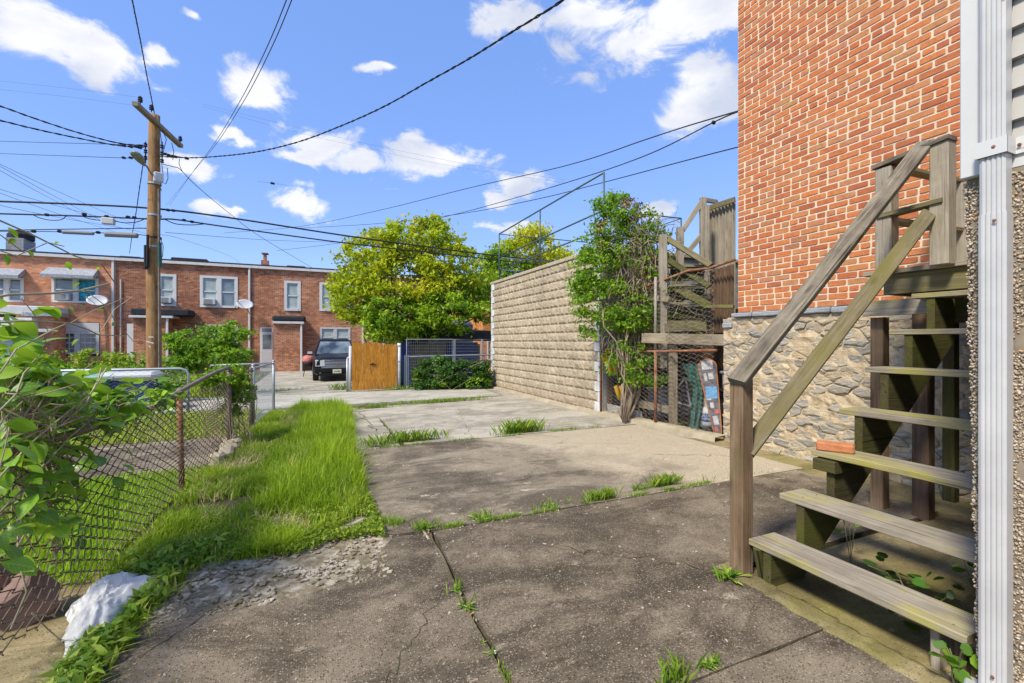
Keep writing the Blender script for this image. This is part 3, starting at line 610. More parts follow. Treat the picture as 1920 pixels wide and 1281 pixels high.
# cracks filled with soil, as shallow ragged strips
def build_cracks():
    b = MB()
    def crack(p0, p1, n, a, w, seed, z=.0035):
        pts = jig((*p0, z), (*p1, z), n, a, seed)
        for i in range(len(pts)-1):
            A, B = pts[i], pts[i+1]; t = (B-A).normalized(); s = Vector((-t.y, t.x, 0)); wa = w*(.4+abs(noise.noise(Vector((i*.8, seed, 2))))*1.6); wb = w*(.4+abs(noise.noise(Vector(((i+1)*.8, seed, 2))))*1.6)
            q = [A-s*wa, A+s*wa, B+s*wb, B-s*wb]; b.add([(v.x, v.y, z) for v in q], [(0, 3, 2, 1)])
    crack((1.5, 2.9), (2.6, 1.9), 40, .14, .0035, 21); crack((.1, 1.7), (.7, 2.6), 30, .10, .003, 22); crack((3.0, 2.4), (3.6, 3.3), 30, .10, .003, 23); crack((2.6, 4.9), (1.3, 3.6), 40, .2, .003, 24); crack((2.2, 6.6), (2.9, 9.5), 40, .2, .005, 25); crack((2.5, 7.6), (4.4, 8.1), 30, .15, .004, 26)
    crack((.6, 8.1), (1.15, 8.0), 14, .1, .010, 1); crack((.6, 7.3), (1.15, 7.45), 14, .1, .008, 2); crack((.88, 9.9), (.95, 7.6), 30, .16, .010, 3)
    crack((.55, 6.9), (1.14, 7.0), 12, .06, .006, 4); crack((.62, 8.9), (1.12, 8.8), 12, .06, .006, 6)
    crack((4.5, 2.6), (4.9, 3.3), 12, .05, .004, 7); crack((4.0, 4.6), (5.1, 4.1), 22, .15, .004, 8); crack((2.2, 6.2), (4.2, 5.2), 22, .2, .003, 9)
    crack((-.72, 2.6), (-.35, 3.1), 14, .08, .004, 10); crack((1.6, 13.4), (1.25, 11.2), 14, .03, .006, 12); crack((-2, 13.4), (-2.1, 11.2), 14, .03, .006, 13)
    crack((2.9, 5.4), (3.5, 5.9), 14, .08, .003, 14)
    o = put('cracks', b.mesh(), MAT['soil']); tag(o, kind='structure')
build_cracks(); build_grit()

# ================================================================= BRICK HOUSE ON THE RIGHT
def build_brick_house():
    X = 5.55; y0, y1, z0, z1 = 1.25, 4.64, 1.86, 6.9
    h = thing('brick_house', 'tall red brick house wall with pale mortar above a rubble stone base', 'house', (X, 4.64, 0))
    b = MB(); b.bx(X-.0035, 11, -2, y1-.006, z0, z1); put('mortar_bed', b.mesh(), MAT['mortar'], h)
    b = MB(); b.bx(5.60, 11.1, -2, 4.86, -.2, 1.80); put('stone_core', b.mesh(), MAT['limemortar'], h)
    cr = .0752; jn = .0150; bricks = []; nrow = int((z1-z0)/cr)
    meshes = {}
    def bm_(kind, k):
        if (kind, k) in meshes: return meshes[(kind, k)]
        r = random.Random(hash((kind == 's', k)) & 0xffff); Lb = (.2065 if kind == 's' else .0955)*(1+r.uniform(-.02, .012)); H = (cr-jn)*(1+r.uniform(-.05, .04))
        # eight-cornered face outline, worn corners
        hw, hh = Lb/2, H/2; poly = []
        for (sx, sz) in ((-1, -1), (1, -1), (1, 1), (-1, 1)):
            cx = r.uniform(.003, .012); cz = r.uniform(.003, .010); a = (sx*(hw), sz*(hh-cz)); c = (sx*(hw-cx), sz*hh)
            poly += [a, c] if sx*sz > 0 else [c, a]
        b = MB(); n = len(poly)
        fr = [(-.010+r.uniform(-.002, .002), y*.955, z*.93) for y, z in poly]; bk = [(.012, y, z) for y, z in poly]; md = [(-.004, y, z) for y, z in poly]
        b.add(fr+md+bk, [tuple(range(n-1, -1, -1))] + [(i, (i+1) % n, n+(i+1) % n, n+i) for i in range(n)] + [(n+i, n+(i+1) % n, 2*n+(i+1) % n, 2*n+i) for i in range(n)])
        me = b.mesh('brick_'+kind); me.materials.append(MAT['brick']); meshes[(kind, k)] = me; return me
    for row in range(nrow):
        z = z0+cr*(row+.5); header = (row % 6 == 2); y = y1; jog = RN.uniform(-.018, .018)
        first = True; off = 0
        if header: seq_w = .112
        while y > y0:
            if header: kind = 'h'; w = .112
            else:
                kind = 's'; w = .223
                if first and row % 2: kind = 'h'; w = .112
            first = False
            bricks.append((kind, y-w/2+(jog if y < y1-.05 else 0), z + .0025*noise.noise(Vector((y*1.5, z*3, 0))))); y -= w
    cmp_ = Vector((0, 0, EYE))
    bricks.sort(key=lambda q: (Vector((X, q[1], q[2]))-cmp_).length + (6 if q[2] > 4.9 or q[1] < 1.9 else 0) + (1.2 if q[0] == 'h' else 0))
    near, far = bricks[:300], bricks[300:]
    for kind, y, z in near:
        put('brick', bm_(kind, RN.randrange(9)), None, h, (X+RN.uniform(-.002, .003), y, z))
    b = MB()
    for kind, y, z in far:
        me = bm_(kind, RN.randrange(9)); o = Vector((X+RN.uniform(-.002, .003), y, z)); r = RN.random()
        b.add([v.co+o for v in me.vertices], [tuple(p.vertices) for p in me.polygons], r)
    o = put('bricks', b.mesh(), MAT['brick'], h); o['kind'] = 'stuff'
    # corner returns, a plain brick skin on the north side
    # slate course under the brickwork
    y = 1.2
    while y < 4.88:
        L = RN.uniform(.25, .6); L = min(L, 4.9-y); b = MB(); zt = 1.852 if y < 4.6 else 1.72
        hh = RN.uniform(.055, .075); b.box((0, 0, 0), (.12, L-.01, hh), 0, None, .012)
        put('slate', b.mesh(), MAT['slate'], h, (X+.02+RN.uniform(-.01, .01), y+L/2, zt-hh/2)); y += L
    # irregular field stones by cutting cells around scattered points
    r = random.Random(3); pts = []; ya, yb, za, zb = 1.6, 4.90, -.02, 1.775; cols, rows = 15, 19
    dy = (yb-ya)/cols; dz = (zb-za)/rows
    for j in range(rows):
        for i in range(cols): pts.append((ya+dy*(i+.5+(.25 if j % 2 else -.25))+r.uniform(-.36, .36)*dy, za+dz*(j+.5)+r.uniform(-.36, .36)*dz))
    AS = 1.9
    for (cy, cz) in pts:
        poly = [(ya, za), (yb, za), (yb, zb), (ya, zb)]
        for (qy, qz) in pts:
            if (qy, qz) == (cy, cz) or abs(qy-cy) > .6 or abs(qz-cz) > .4: continue
            ny, nz = (qy-cy), (qz-cz)*AS*AS; c0 = ny*(cy+qy)/2 + nz*(cz+qz)/2; out = []
            for k in range(len(poly)):
                a, c = poly[k], poly[(k+1) % len(poly)]; da = ny*a[0]+nz*a[1]-c0; dc = ny*c[0]+nz*c[1]-c0
                if da <= 0: out.append(a)
                if (da < 0 < dc) or (dc < 0 < da): u = da/(da-dc); out.append((a[0]+(c[0]-a[0])*u, a[1]+(c[1]-a[1])*u))
            poly = out
            if len(poly) < 3: break
        if len(poly) < 3: continue
        my = sum(q[0] for q in poly)/len(poly); mz = sum(q[1] for q in poly)/len(poly)
        # more points round the rim, shrunk and worn
        ring = []
        for k in range(len(poly)):
            a, c = poly[k], poly[(k+1) % len(poly)]; L = math.hypot(a[0]-c[0], a[1]-c[1]); ns = max(1, int(L/.045))
            for q in range(ns): u = q/ns; ring.append((a[0]+(c[0]-a[0])*u, a[1]+(c[1]-a[1])*u))
        gap = r.choice([.002, .004, .006, .010]); ro = []; 
        for (a, c) in ring:
            d = math.hypot(a-my, c-mz); f = max(.5, 1-gap*1.6/max(d, .02)) * (1+.16*noise.noise(Vector((a*26, c*34, 1)))) * 1.0
            ro.append((my+(a-my)*f, mz+(c-mz)*f))
        n = len(ro); pr = r.uniform(-.004, .026); tl = r.uniform(-.12, .12); tz = r.uniform(-.2, .25)
        if n < 4: continue
        dep = lambda a, c, base: -base - (a-my)*tl - (c-mz)*tz + .012*noise.noise(Vector((a*14, c*18, cy)))
        b = MB(); bk = [(.06, a-my, c-mz) for a, c in ro]; md = [(dep(a, c, pr*.55), a-my, c-mz) for a, c in ro]
        fr = [(dep(my+(a-my)*.80, mz+(c-mz)*.78, pr), (a-my)*.80, (c-mz)*.78) for a, c in ro]; mid = [(dep(my+(a-my)*.4, mz+(c-mz)*.4, pr*1.15), (a-my)*.4, (c-mz)*.4) for a, c in ro]; ctr = [(dep(my, mz, pr*1.1), 0, 0)]
        fs = []
        for ring_i in range(3):
            fs += [(ring_i*n+i, ring_i*n+(i+1) % n, (ring_i+1)*n+(i+1) % n, (ring_i+1)*n+i) for i in range(n)]
        fs += [(3*n+i, 3*n+(i+1) % n, 4*n) for i in range(n)]
        b.add(bk+md+fr+mid+ctr, [tuple(reversed(f)) for f in fs])
        put('stone', b.mesh(), MAT['stone'], h, (X+.015, my, mz))
    b = MB(); vs = []; ny, nz_ = 60, 34
    for j in range(nz_+1):
        for i in range(ny+1):
            yy = 1.3+(4.895-1.3)*i/ny; zz = -.1+1.88*j/nz_; vs.append((X+.009-.030*noise.noise(Vector((yy*9, zz*11, 2)))-.010*noise.noise(Vector((yy*25, zz*25, 2))), yy, zz))
    b.add(vs, [(j*(ny+1)+i, (j+1)*(ny+1)+i, (j+1)*(ny+1)+i+1, j*(ny+1)+i+1) for j in range(nz_) for i in range(ny)])
    put('stone_mortar', b.mesh(), MAT['limemortar'], h)
build_brick_house()

# ================================================================= NEAR BUILDING CORNER (pebbledash, siding, downspout)
def build_near_building():
    XF, YC = 2.40, .93
    h = thing('pebbledash_building', 'pebbledash wall corner with white corner board and beige lap siding at the right edge', 'house', (XF, YC, 0))
    b = MB()
    zs = [-.1+.05*i for i in range(45)]; vs = []; prof = []
    for z in zs:
        e = .016*noise.noise(Vector((z*7, 3, 1)))+.012*noise.noise(Vector((z*21, 3, 4)))+(.03*(z-1)/1.1)
        prof.append(YC-.012+e*.7-.0)
        vs += [(XF, -3, z), (XF, prof[-1]-.012, z), (XF+.014, prof[-1], z), (XF+3.0, prof[-1], z)]
    b.add(vs, [(4*i+k, 4*i+k+1, 4*(i+1)+k+1, 4*(i+1)+k) for i in range(len(zs)-1) for k in range(3)])
    put('pebbledash_wall', b.mesh(), MAT['pebbed'], h)
    b = MB(); ico = [(0, 0, 1), (.894, 0, .447), (.276, .851, .447), (-.724, .526, .447), (-.724, -.526, .447), (.276, -.851, .447), (.724, .526, -.447), (-.276, .851, -.447), (-.894, 0, -.447), (-.276, -.851, -.447), (.724, -.526, -.447), (0, 0, -1)]
    icf = [(0, 1, 2), (0, 2, 3), (0, 3, 4), (0, 4, 5), (0, 5, 1), (1, 6, 2), (2, 7, 3), (3, 8, 4), (4, 9, 5), (5, 10, 1), (6, 7, 2), (7, 8, 3), (8, 9, 4), (9, 10, 5), (10, 6, 1), (7, 6, 11), (8, 7, 11), (9, 8, 11), (10, 9, 11), (6, 10, 11)]
    def pebble(c, s, r):
        q = Euler((RN.uniform(0, 6), RN.uniform(0, 6), RN.uniform(0, 6))).to_matrix(); sx, sy, sz = s*RN.uniform(.7, 1.3), s*RN.uniform(.6, 1.0), s*RN.uniform(.5, .9)
        b.add([q @ Vector((v[0]*sx, v[1]*sy, v[2]*sz)) + Vector(c) for v in ico], icf, r)
    for i in range(14000):
        z = RN.uniform(-.02, 2.08); y = RN.uniform(.58, .95)
        e = np.interp(z, zs, prof)
        if y > e: continue
        if noise.noise(Vector((y*6, z*6, 9))) > .42: continue
        pebble((XF-RN.uniform(0, .003), y, z), RN.choice([.003, .004, .005, .006, .007]), RN.random())
    for i in range(3000):
        z = RN.uniform(-.02, 2.08); e = np.interp(z, zs, prof); x = XF+RN.uniform(.0, .12)
        pebble((x, e+.002+RN.uniform(-.002, .004), z), RN.choice([.003, .004, .005, .0065]), RN.random())
    o = put('pebbles', b.mesh(smooth=True), MAT['pebble'], h); o['kind'] = 'stuff'
    # upper storey: corner board and lap siding
    b = MB(); b.bx(XF+.02, 8, -3, YC-.03, 2.16, 3.4); put('upper_wall', b.mesh(), MAT['siding'], h)
    b = MB(); b.box((0, 0, 0), (.045, .135, 1.3), 0, None, .004); put('corner_board', b.mesh(), MAT['white_clean'], h, (XF-.012, YC-.052, 2.095+.65))
    z = 2.16; k = 0
    while z < 3.3:
        b = MB(); dd = .115; b.add([(XF+.018, -1.2, z+dd+.01), (XF+.018, YC-.121, z+dd+.01), (XF-.012, YC-.121, z), (XF-.012, -1.2, z), (XF+.02, YC-.121, z), (XF+.02, -1.2, z)], [(0, 3, 2, 1), (3, 5, 4, 2)])
        put('siding_board', b.mesh(), MAT['siding'], h); z += dd; k += 1
    b = MB(); b.bx(XF-.002, XF+.05, -1.2, YC-.121, 2.10, 2.155); put('trim_board', b.mesh(), MAT['white'], h)
    # corrugated downspout
    yc, xc = .838, XF-.045; prof2 = []
    fr = [0, .010, .014, .019, .024, .029, .034, .039, .044, .049, .054, .059, .064, .068, .078]
    dp = [0, 0, -.004, 0, 0, -.004, 0, 0, -.004, 0, 0, -.004, 0, 0, 0]
    W = .078; D = .056
    def section():
        s = [(-D/2 - q*(-1)*1.0 + 0 if False else -D/2 - q, -W/2+f) for f, q in zip(fr, [-v for v in dp])]
        s = [(-D/2+(.004 if v < 0 else 0), -W/2+f) for f, v in zip(fr, dp)]
        s = [(-D/2+.006, -W/2)] + [(x, y) for x, y in s if -W/2+.004 < y < W/2-.004] + [(-D/2+.006, W/2), (D/2, W/2), (D/2, -W/2)]
        return s
    sec = section(); n = len(sec); b = MB()
    def seg(z0, z1, sc, dx=0.):
        zz = [z0, z1]; vs = []
        for z in zz: vs += [(x*sc+dx, y*sc, z) for x, y in sec]
        b.add(vs, [(i, (i+1) % n, n+(i+1) % n, n+i) for i in range(n)] + [tuple(range(n-1, -1, -1)), tuple(range(n, 2*n))])
    seg(.12, 1.93, 1.0); seg(1.926, 3.4, .93)
    d = thing('downspout', 'white corrugated downspout with rusty screws on the pebbledash corner', 'downspout', (xc, yc, 0))
    put('pipe', b.mesh(), MAT['downspout'], d, (xc, yc, 0))
    b = MB(); seg2 = None
    vs = [(-D/2-.006, -W/2-.03), (-D/2-.006, W/2+.006), (D/2, W/2+.006), (D/2, W/2+.03)]
    for (zc, hh) in ((2.175, .06),):
        b = MB(); b.bx(-D/2-.007, -D/2-.003, -W/2-.005, W/2+.005, -hh/2, hh/2); b.bx(-D/2-.006, D/2+.01, W/2+.001, W/2+.005, -hh/2, hh/2); b.bx(-D/2-.006, D/2+.01, -W/2-.005, -W/2-.001, -hh/2, hh/2); b.bx(D/2+.006, D/2+.012, -W/2-.05, -W/2, -hh/2, hh/2)
        put('strap', b.mesh(), MAT['white_clean'], d, (xc, yc, zc))
    for zz, yy in ((2.175, -.008), (1.90, -.01), (.20, -.005), (2.175, -.055)):
        b = MB(); rot = Euler((0, rad(-90), 0)).to_matrix(); b.lathe([(.006, -.001), (.006, .002), (.003, .004)], (0, 0, 0), 8, 0, rot)
        put('screw', b.mesh(), MAT['rust'], d, (xc-D/2-.007 if yy > -.05 else xc+D/2-.0, yc+yy, zz))
    b = MB(); b.box((0, 0, 0), (.30, .09, .05), 0, Euler((0, rad(6), rad(18))).to_matrix(), .006); put('outlet_elbow', b.mesh(), MAT['downspout'], d, (xc-.07, yc+.02, .10))
build_near_building()

# ================================================================= WOODEN STAIRS
def build_stairs():
    st = thing('wooden_stairs', 'weathered open wooden stairs with handrail climbing the brick house side', 'stairs', (2.5, 1.5, 0))
    YL, YR = 1.99, .95; run = .298; x1 = 2.474; zt = [.229, .47, .725, .984, 1.265, 1.538, 1.82]
    xs = [x1+run*i for i in range(7)]
    for i, (x, z) in enumerate(zip(xs, zt)):
        yl = YL+(.012 if i in (1,) else 0); b0 = Vector((x+.1175, yl, z-.019)); b1 = Vector((x+.1175, .955 if i == 0 else .60, z-.019))
        if i == 0: b1.y = .965
        o = board('tread', st, MAT['w_tread'], b0, b1, .235, .038, (0, 0, 1), .004, .004)
    for i, (x, z) in enumerate(zip(xs, zt)):
        for yy in (YL-.10, 1.04):
            for dx in (.05, .185):
                b = MB(); b.lathe([(.0045, -.002), (.0045, .0008)], (0, 0, 0), 7); put('nail', b.mesh(), MAT['rustwire'], st, (x+dx+RN.uniform(-.01, .01), yy+RN.uniform(-.01, .01), z+.0005))
    # stringers: sawtooth plates
    def stringer(y, t, x0i=0):
        pts = []
        for i in range(7):
            x = xs[i]+.012; z = zt[i]-.0385; zprev = (zt[i-1]-.0385) if i else -.01
            pts += [(x, zprev if i == 0 else zprev), (x, z)]
        xe = xs[6]+.30; pts += [(xe, zt[6]-.0385), (xe, zt[6]-.36), (xs[0]+.30, -.01)]
        # throat line
        b = MB(); n = len(pts)
        vs = [(x, -t/2, z) for x, z in pts] + [(x, t/2, z) for x, z in pts]
        me = bpy.data.meshes.new('stringer'); bm = bmesh.new(); V = [bm.verts.new(v) for v in vs]
        bm.faces.new(V[:n]); bm.faces.new(list(reversed(V[n:])))
        for i in range(n): bm.faces.new((V[i], V[n+i], V[n+(i+1) % n], V[(i+1) % n]))
        bmesh.ops.recalc_face_normals(bm, faces=bm.faces); bmesh.ops.triangulate(bm, faces=bm.faces); bm.to_mesh(me); bm.free()
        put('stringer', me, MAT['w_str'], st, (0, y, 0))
    stringer(YL-.115, .05); stringer(1.00-.0, .045) if False else None
    # sistered block on the third step and cleats
    board('cleat', st, MAT['w_str'], (xs[2]+.02, YL-.16, zt[2]-.085), (xs[2]+.02, YL-.02, zt[2]-.085), .075, .075, (0, 0, 1))
    board('support_leg', st, MAT['w_greypost'], (xs[0]+.10, 1.10, -.01), (xs[0]+.10, 1.10, zt[0]-.038), .07, .035, (0, 1, 0))
    board('support_leg', st, MAT['w_brownpost'], (xs[0]+.14, 1.035, -.01), (xs[0]+.14, 1.035, zt[0]-.038), .05, .04, (0, 1, 0))
    # newel post
    board('newel_post', st, MAT['w_post'], (2.475, 2.045, -.02), (2.475, 2.045, 1.215), .098, .098, (1, 0, 0), .006)
    # landing
    ztop = 2.06; XL = 4.46
    for k, x in enumerate([XL+.07+.143*i for i in range(8)]):
        board('deck_board', st, MAT['w_tread'], (x, 2.44, ztop-.019), (x, .6, ztop-.019), .138, .038, (0, 0, 1), .004, .003)
    board('fascia_board', st, MAT['w_moss'], (XL+.06, 2.30, ztop-.126), (XL+.06, .6, ztop-.126), .17, .038, (1, 0, 0))
    board('rim_joist', st, MAT['w_tread'], (XL+.10, 2.28, ztop-.126), (5.50, 2.28, ztop-.126), .17, .038, (0, 1, 0))
    board('ledger', st, MAT['w_tread'], (XL-.02, 2.42, 1.735), (XL-.02, 1.95, 1.735), .13, .04, (1, 0, 0))
    board('ledger', st, MAT['w_str'], (XL+.30, 2.2, 1.70), (XL+.30, .7, 1.70), .20, .04, (1, 0, 0))
    # landing posts and legs
    board('leg', st, MAT['w_post'], (4.56, 2.36, -.02), (4.56, 2.36, 1.66), .10, .10, (1, 0, 0), .006)
    board('leg', st, MAT['w_brownpost'], (4.64, 2.085, -.02), (4.64, 2.085, 1.86), .115, .10, (1, 0, 0), .006)
    board('leg', st, MAT['w_str'], (5.35, 2.2, -.02), (5.35, 2.2, 1.86), .09, .09, (1, 0, 0), .006)
    board('rail_post', st, MAT['w_greypost'], (4.42, 1.865, ztop-.02), (4.42, 1.865, 2.985), .118, .118, (1, 0, 0), .006)
    board('rail_post', st, MAT['w_greypost'], (4.42, 2.235, ztop-.02), (4.42, 2.235, 2.90), .118, .118, (1, 0, 0), .006)
    board('rail_post', st, MAT['w_greypost'], (5.47, 2.17, ztop-.02), (5.47, 2.17, 2.90), .115, .10, (1, 0, 0), .006)
    board('top_rail', st, MAT['w_rail'], (4.41, 2.31, 2.925), (4.41, 1.80, 2.985), .13, .036, (0, 0, 1))
    board('side_rail', st, MAT['w_moss'], (4.40, 2.24, 2.925), (5.56, 2.19, 2.925), .09, .036, (0, 0, 1))
    board('side_rail', st, MAT['w_moss'], (4.40, 2.24, 2.47), (5.54, 2.18, 2.47), .10, .036, (0, 0, 1))
    board('side_rail', st, MAT['w_moss'], (4.395, 2.27, 2.50), (4.395, 1.84, 2.52), .10, .036, (0, 0, 1))
    # handrails
    a = P(1392, 724, 2.835)+Vector((0, 0, .01)); c = P(1775, 283, 3.30)
    a = Vector((2.405, 2.02, 1.20)); c = Vector((4.42, 1.97, 3.01))
    board('handrail', st, MAT['w_rail'], a, c, .118, .042, Vector((-.66, -.25, .75)), .004, .006)
    board('middle_rail', st, MAT['w_moss'], (2.50, 2.03, .755), (4.40, 1.93, 2.46), .10, .042, Vector((-.55, -.55, .55)), .004, .006)
    board('nailer', st, MAT['w_str'], (2.55, 1.93, .0), (2.50, 1.93, .20), .09, .04, (0, 1, 0))
    # hanging chain with padlock
    ch = thing('chain_with_padlock', 'short dark chain with brass padlock hanging from the stair post', 'chain', (2.52, 2.09, .8))
    for i in range(13):
        b = MB(); pts = [Vector((.0045*math.cos(t), 0, .0085*math.sin(t))) for t in [k*math.pi/4 for k in range(9)]]; b.tube(pts, .0016, 4)
        put('link', b.mesh(), MAT['rustwire'], ch, (2.535, 2.09, .70-.0135*i), Euler((0, 0, rad(90*(i % 2)+20))))
    b = MB(); b.box((0, 0, 0), (.03, .014, .028), 0, None, .004); put('padlock', b.mesh(), MAT['brownpipe'], ch, (2.535, 2.09, .70-.0135*13-.03))
    b = MB(); b.tube([Vector((.009*math.cos(t), 0, .014*math.sin(t))) for t in [k*math.pi/6 for k in range(7)]], .0022, 5); put('shackle', b.mesh(), MAT['galv'], ch, (2.535, 2.09, .70-.0135*13-.018))
    # loose brick
    b = MB(); b.box((0, 0, 0), (.205, .092, .058), .3, None, .009)
    me = b.mesh(); 
    for v in me.vertices: v.co += Vector((noise.noise(v.co*40), noise.noise(v.co*40+Vector((5, 5, 5))), noise.noise(v.co*40+Vector((9, 1, 5)))))*.006
    q = put('loose_brick', me, MAT['brick'], None, (3.155, 1.89, .725+.03), Euler((0, 0, rad(-62)))); tag(q, 'worn orange brick lying on the left end of a stair tread', 'brick')
build_stairs()

# ================================================================= BLOCK GARAGE
def build_garage():
    X = 5.23; y0, y1 = 7.50, 13.52
    g = thing('block_garage', 'flat-roofed garage of tan split-face blocks with pipe railing on its roof', 'garage', (X, 7.5, 0))
    b = MB(); b.bx(X+.03, 9.6, y0+.02, y1-.02, -.2, 3.24); put('joint_bed', b.mesh(), MAT['blockjoint'], g)
    b = MB(); b.bx(X+.05, 9.6, y0, y0+.015, -.2, 3.22); put('end_wall', b.mesh(), MAT['cmu'], g)
    b = MB(); b.bx(X-.03, 9.7, y0-.05, y1+.05, 3.25, 3.335, 0, .012); put('roof_cap', b.mesh(), MAT['cap'], g)
    ms = []
    for k in range(9):
        r = random.Random(k+50); W, H = .396, .1965; ny, nz_ = 9, 5; b = MB(); vs = []
        for j in range(nz_+1):
            for i in range(ny+1):
                y = -W/2+W*i/ny; z = -H/2+H*j/nz_; e = 0 if i in (0, ny) or j in (0, nz_) else 1
                bulge = e*(.022+.016*noise.noise(Vector((y*9, z*11, k*3.1)))+.016*r.random()*(1 if .2 < j/nz_ < .7 else .4))
                # undercut lower third of each half, where split faces break away
                if e and j == 1: bulge += .006
                if e and i in (4, 5): bulge -= .010
                vs.append((-bulge, y, z))
        b.add(vs, [(j*(ny+1)+i, (j+1)*(ny+1)+i, (j+1)*(ny+1)+i+1, j*(ny+1)+i+1) for j in range(nz_) for i in range(ny)])
        rim = [(0, -W/2, -H/2), (0, W/2, -H/2), (0, W/2, H/2), (0, -W/2, H/2), (.04, -W/2, -H/2), (.04, W/2, -H/2), (.04, W/2, H/2), (.04, -W/2, H/2)]
        b.add(rim, [(0, 4, 5, 1), (1, 5, 6, 2), (2, 6, 7, 3), (3, 7, 4, 0)])
        me = b.mesh('block'); me.materials.append(MAT['block']); ms.append(me)
    qm = {}
    for L in (.13, .24):
        b = MB(); b.box((0, 0, 0), (.05, L-.01, .19), 0, None, .004); me = b.mesh('quoin'); me.materials.append(MAT['quoin']); qm[L] = me
    for row in range(17):
        z = -.05+.2*row; a = .24 if row % 2 else .13; c = .24 if row % 2 == 0 else .13
        if row == 16: pass
        for L, yy in ((a, y0+a/2), (.10 if row % 2 else .24, y1-(.10 if row % 2 else .24)/2)):
            LL = L if L in qm else .13
            put('quoin', qm[LL], None, g, (X+.004, yy, z))
        ys = y0+a; ye = y1-(.10 if row % 2 else .24); k = 0
        y = ys+(.0)
        n = int(round((ye-ys)/.4)); w = (ye-ys)/n
        for i in range(n):
            o = put('block', ms[RN.randrange(9)], None, g, (X+.012, ys+w*(i+.5), z))
            o.scale = (1, w/.4, 1)
    # pipe railing
    r = thing('roof_railing', 'grey green pipe railing standing on the block garage roof edge', 'railing', (5.4, 13.4, 3.33))
    zt = 4.84
    pA = Vector((5.40, 13.3, zt)); pB = Vector((5.38, 10.45, zt)); pC = Vector((5.36, 7.62, zt)); pD = Vector((9.3, 9.6, zt)); pE = Vector((7.4, 9.75, zt)); pF = Vector((9.4, 13.2, zt))
    def pipe(name, a, c, q=.021): b = MB(); b.tube([a, c], q, 8); put(name, b.mesh(smooth=True), MAT['railpipe'], r)
    for p in (pA, pB, pC, pD, pF): pipe('post', (p.x, p.y, 3.33), p)
    for dz in (0, .75, 1.13):
        D = Vector((0, 0, dz)); pipe('rail', pA-D, pC-D, .020); pipe('rail', pA-D, pF-D, .016)
        if dz == 0: pipe('rail', pE, pD, .018); pipe('rail', pD, pF, .016)
    pipe('rail', pD-Vector((0, 0, .7)), pE-Vector((0, 0, .7)), .016)
build_garage()

# ================================================================= CHAIN LINK
def chainlink(name, parent, mat, path, z0, z1, cell=.058, r=.0024, n=4, bulge=0.0, kind='stuff', ch=None):
    """woven diamond mesh following a plan polyline; z0/z1 functions of distance"""
    P2 = [Vector((*p[:2], 0)) for p in path]; ls = [0]
    for i in range(1, len(P2)): ls.append(ls[-1]+(P2[i]-P2[i-1]).length)
    def pos(s):
        s = max(0, min(ls[-1], s))
        for i in range(1, len(ls)):
            if s <= ls[i]+1e-9:
                u = (s-ls[i-1])/(ls[i]-ls[i-1]); p = P2[i-1].lerp(P2[i], u); t = (P2[i]-P2[i-1]).normalized(); return p, Vector((-t.y, t.x, 0))
    b = MB(); k = int(ls[-1]/cell); fz0 = z0 if callable(z0) else (lambda s: z0); fz1 = z1 if callable(z1) else (lambda s: z1)
    for i in range(k):
        s0 = (i+.5)*cell; a, c = fz0(s0), fz1(s0); ch_ = ch or cell; m = max(2, int((c-a)/(ch_*.5))); pts = []
        for j in range(m+1):
            sg = 1 if (j+i) % 2 else -1; s = s0+sg*cell*.54; z = c-(c-a)*j/m; p, nr = pos(s)
            off = sg*.0035 + bulge*math.sin(math.pi*(z-a)/(c-a+1e-6))*noise.noise(Vector((s*.8, z*2, 3)))
            w = ch_*.10
            q, _ = pos(s0+sg*cell*.47)
            q2 = Vector((p.x, p.y, z))+nr*off
            if n >= 4:
                pa, _ = pos(s0+sg*cell*.46); pts += [Vector((pa.x, pa.y, z+w))-nr*off*.3, q2, Vector((pa.x, pa.y, z-w))+nr*off*1.2]
            else: pts.append(q2)
        b.tube(pts, r, n if n < 4 else 4, cap=False)
    o = put(name, b.mesh(), mat, parent)
    if kind: o['kind'] = kind
    return o

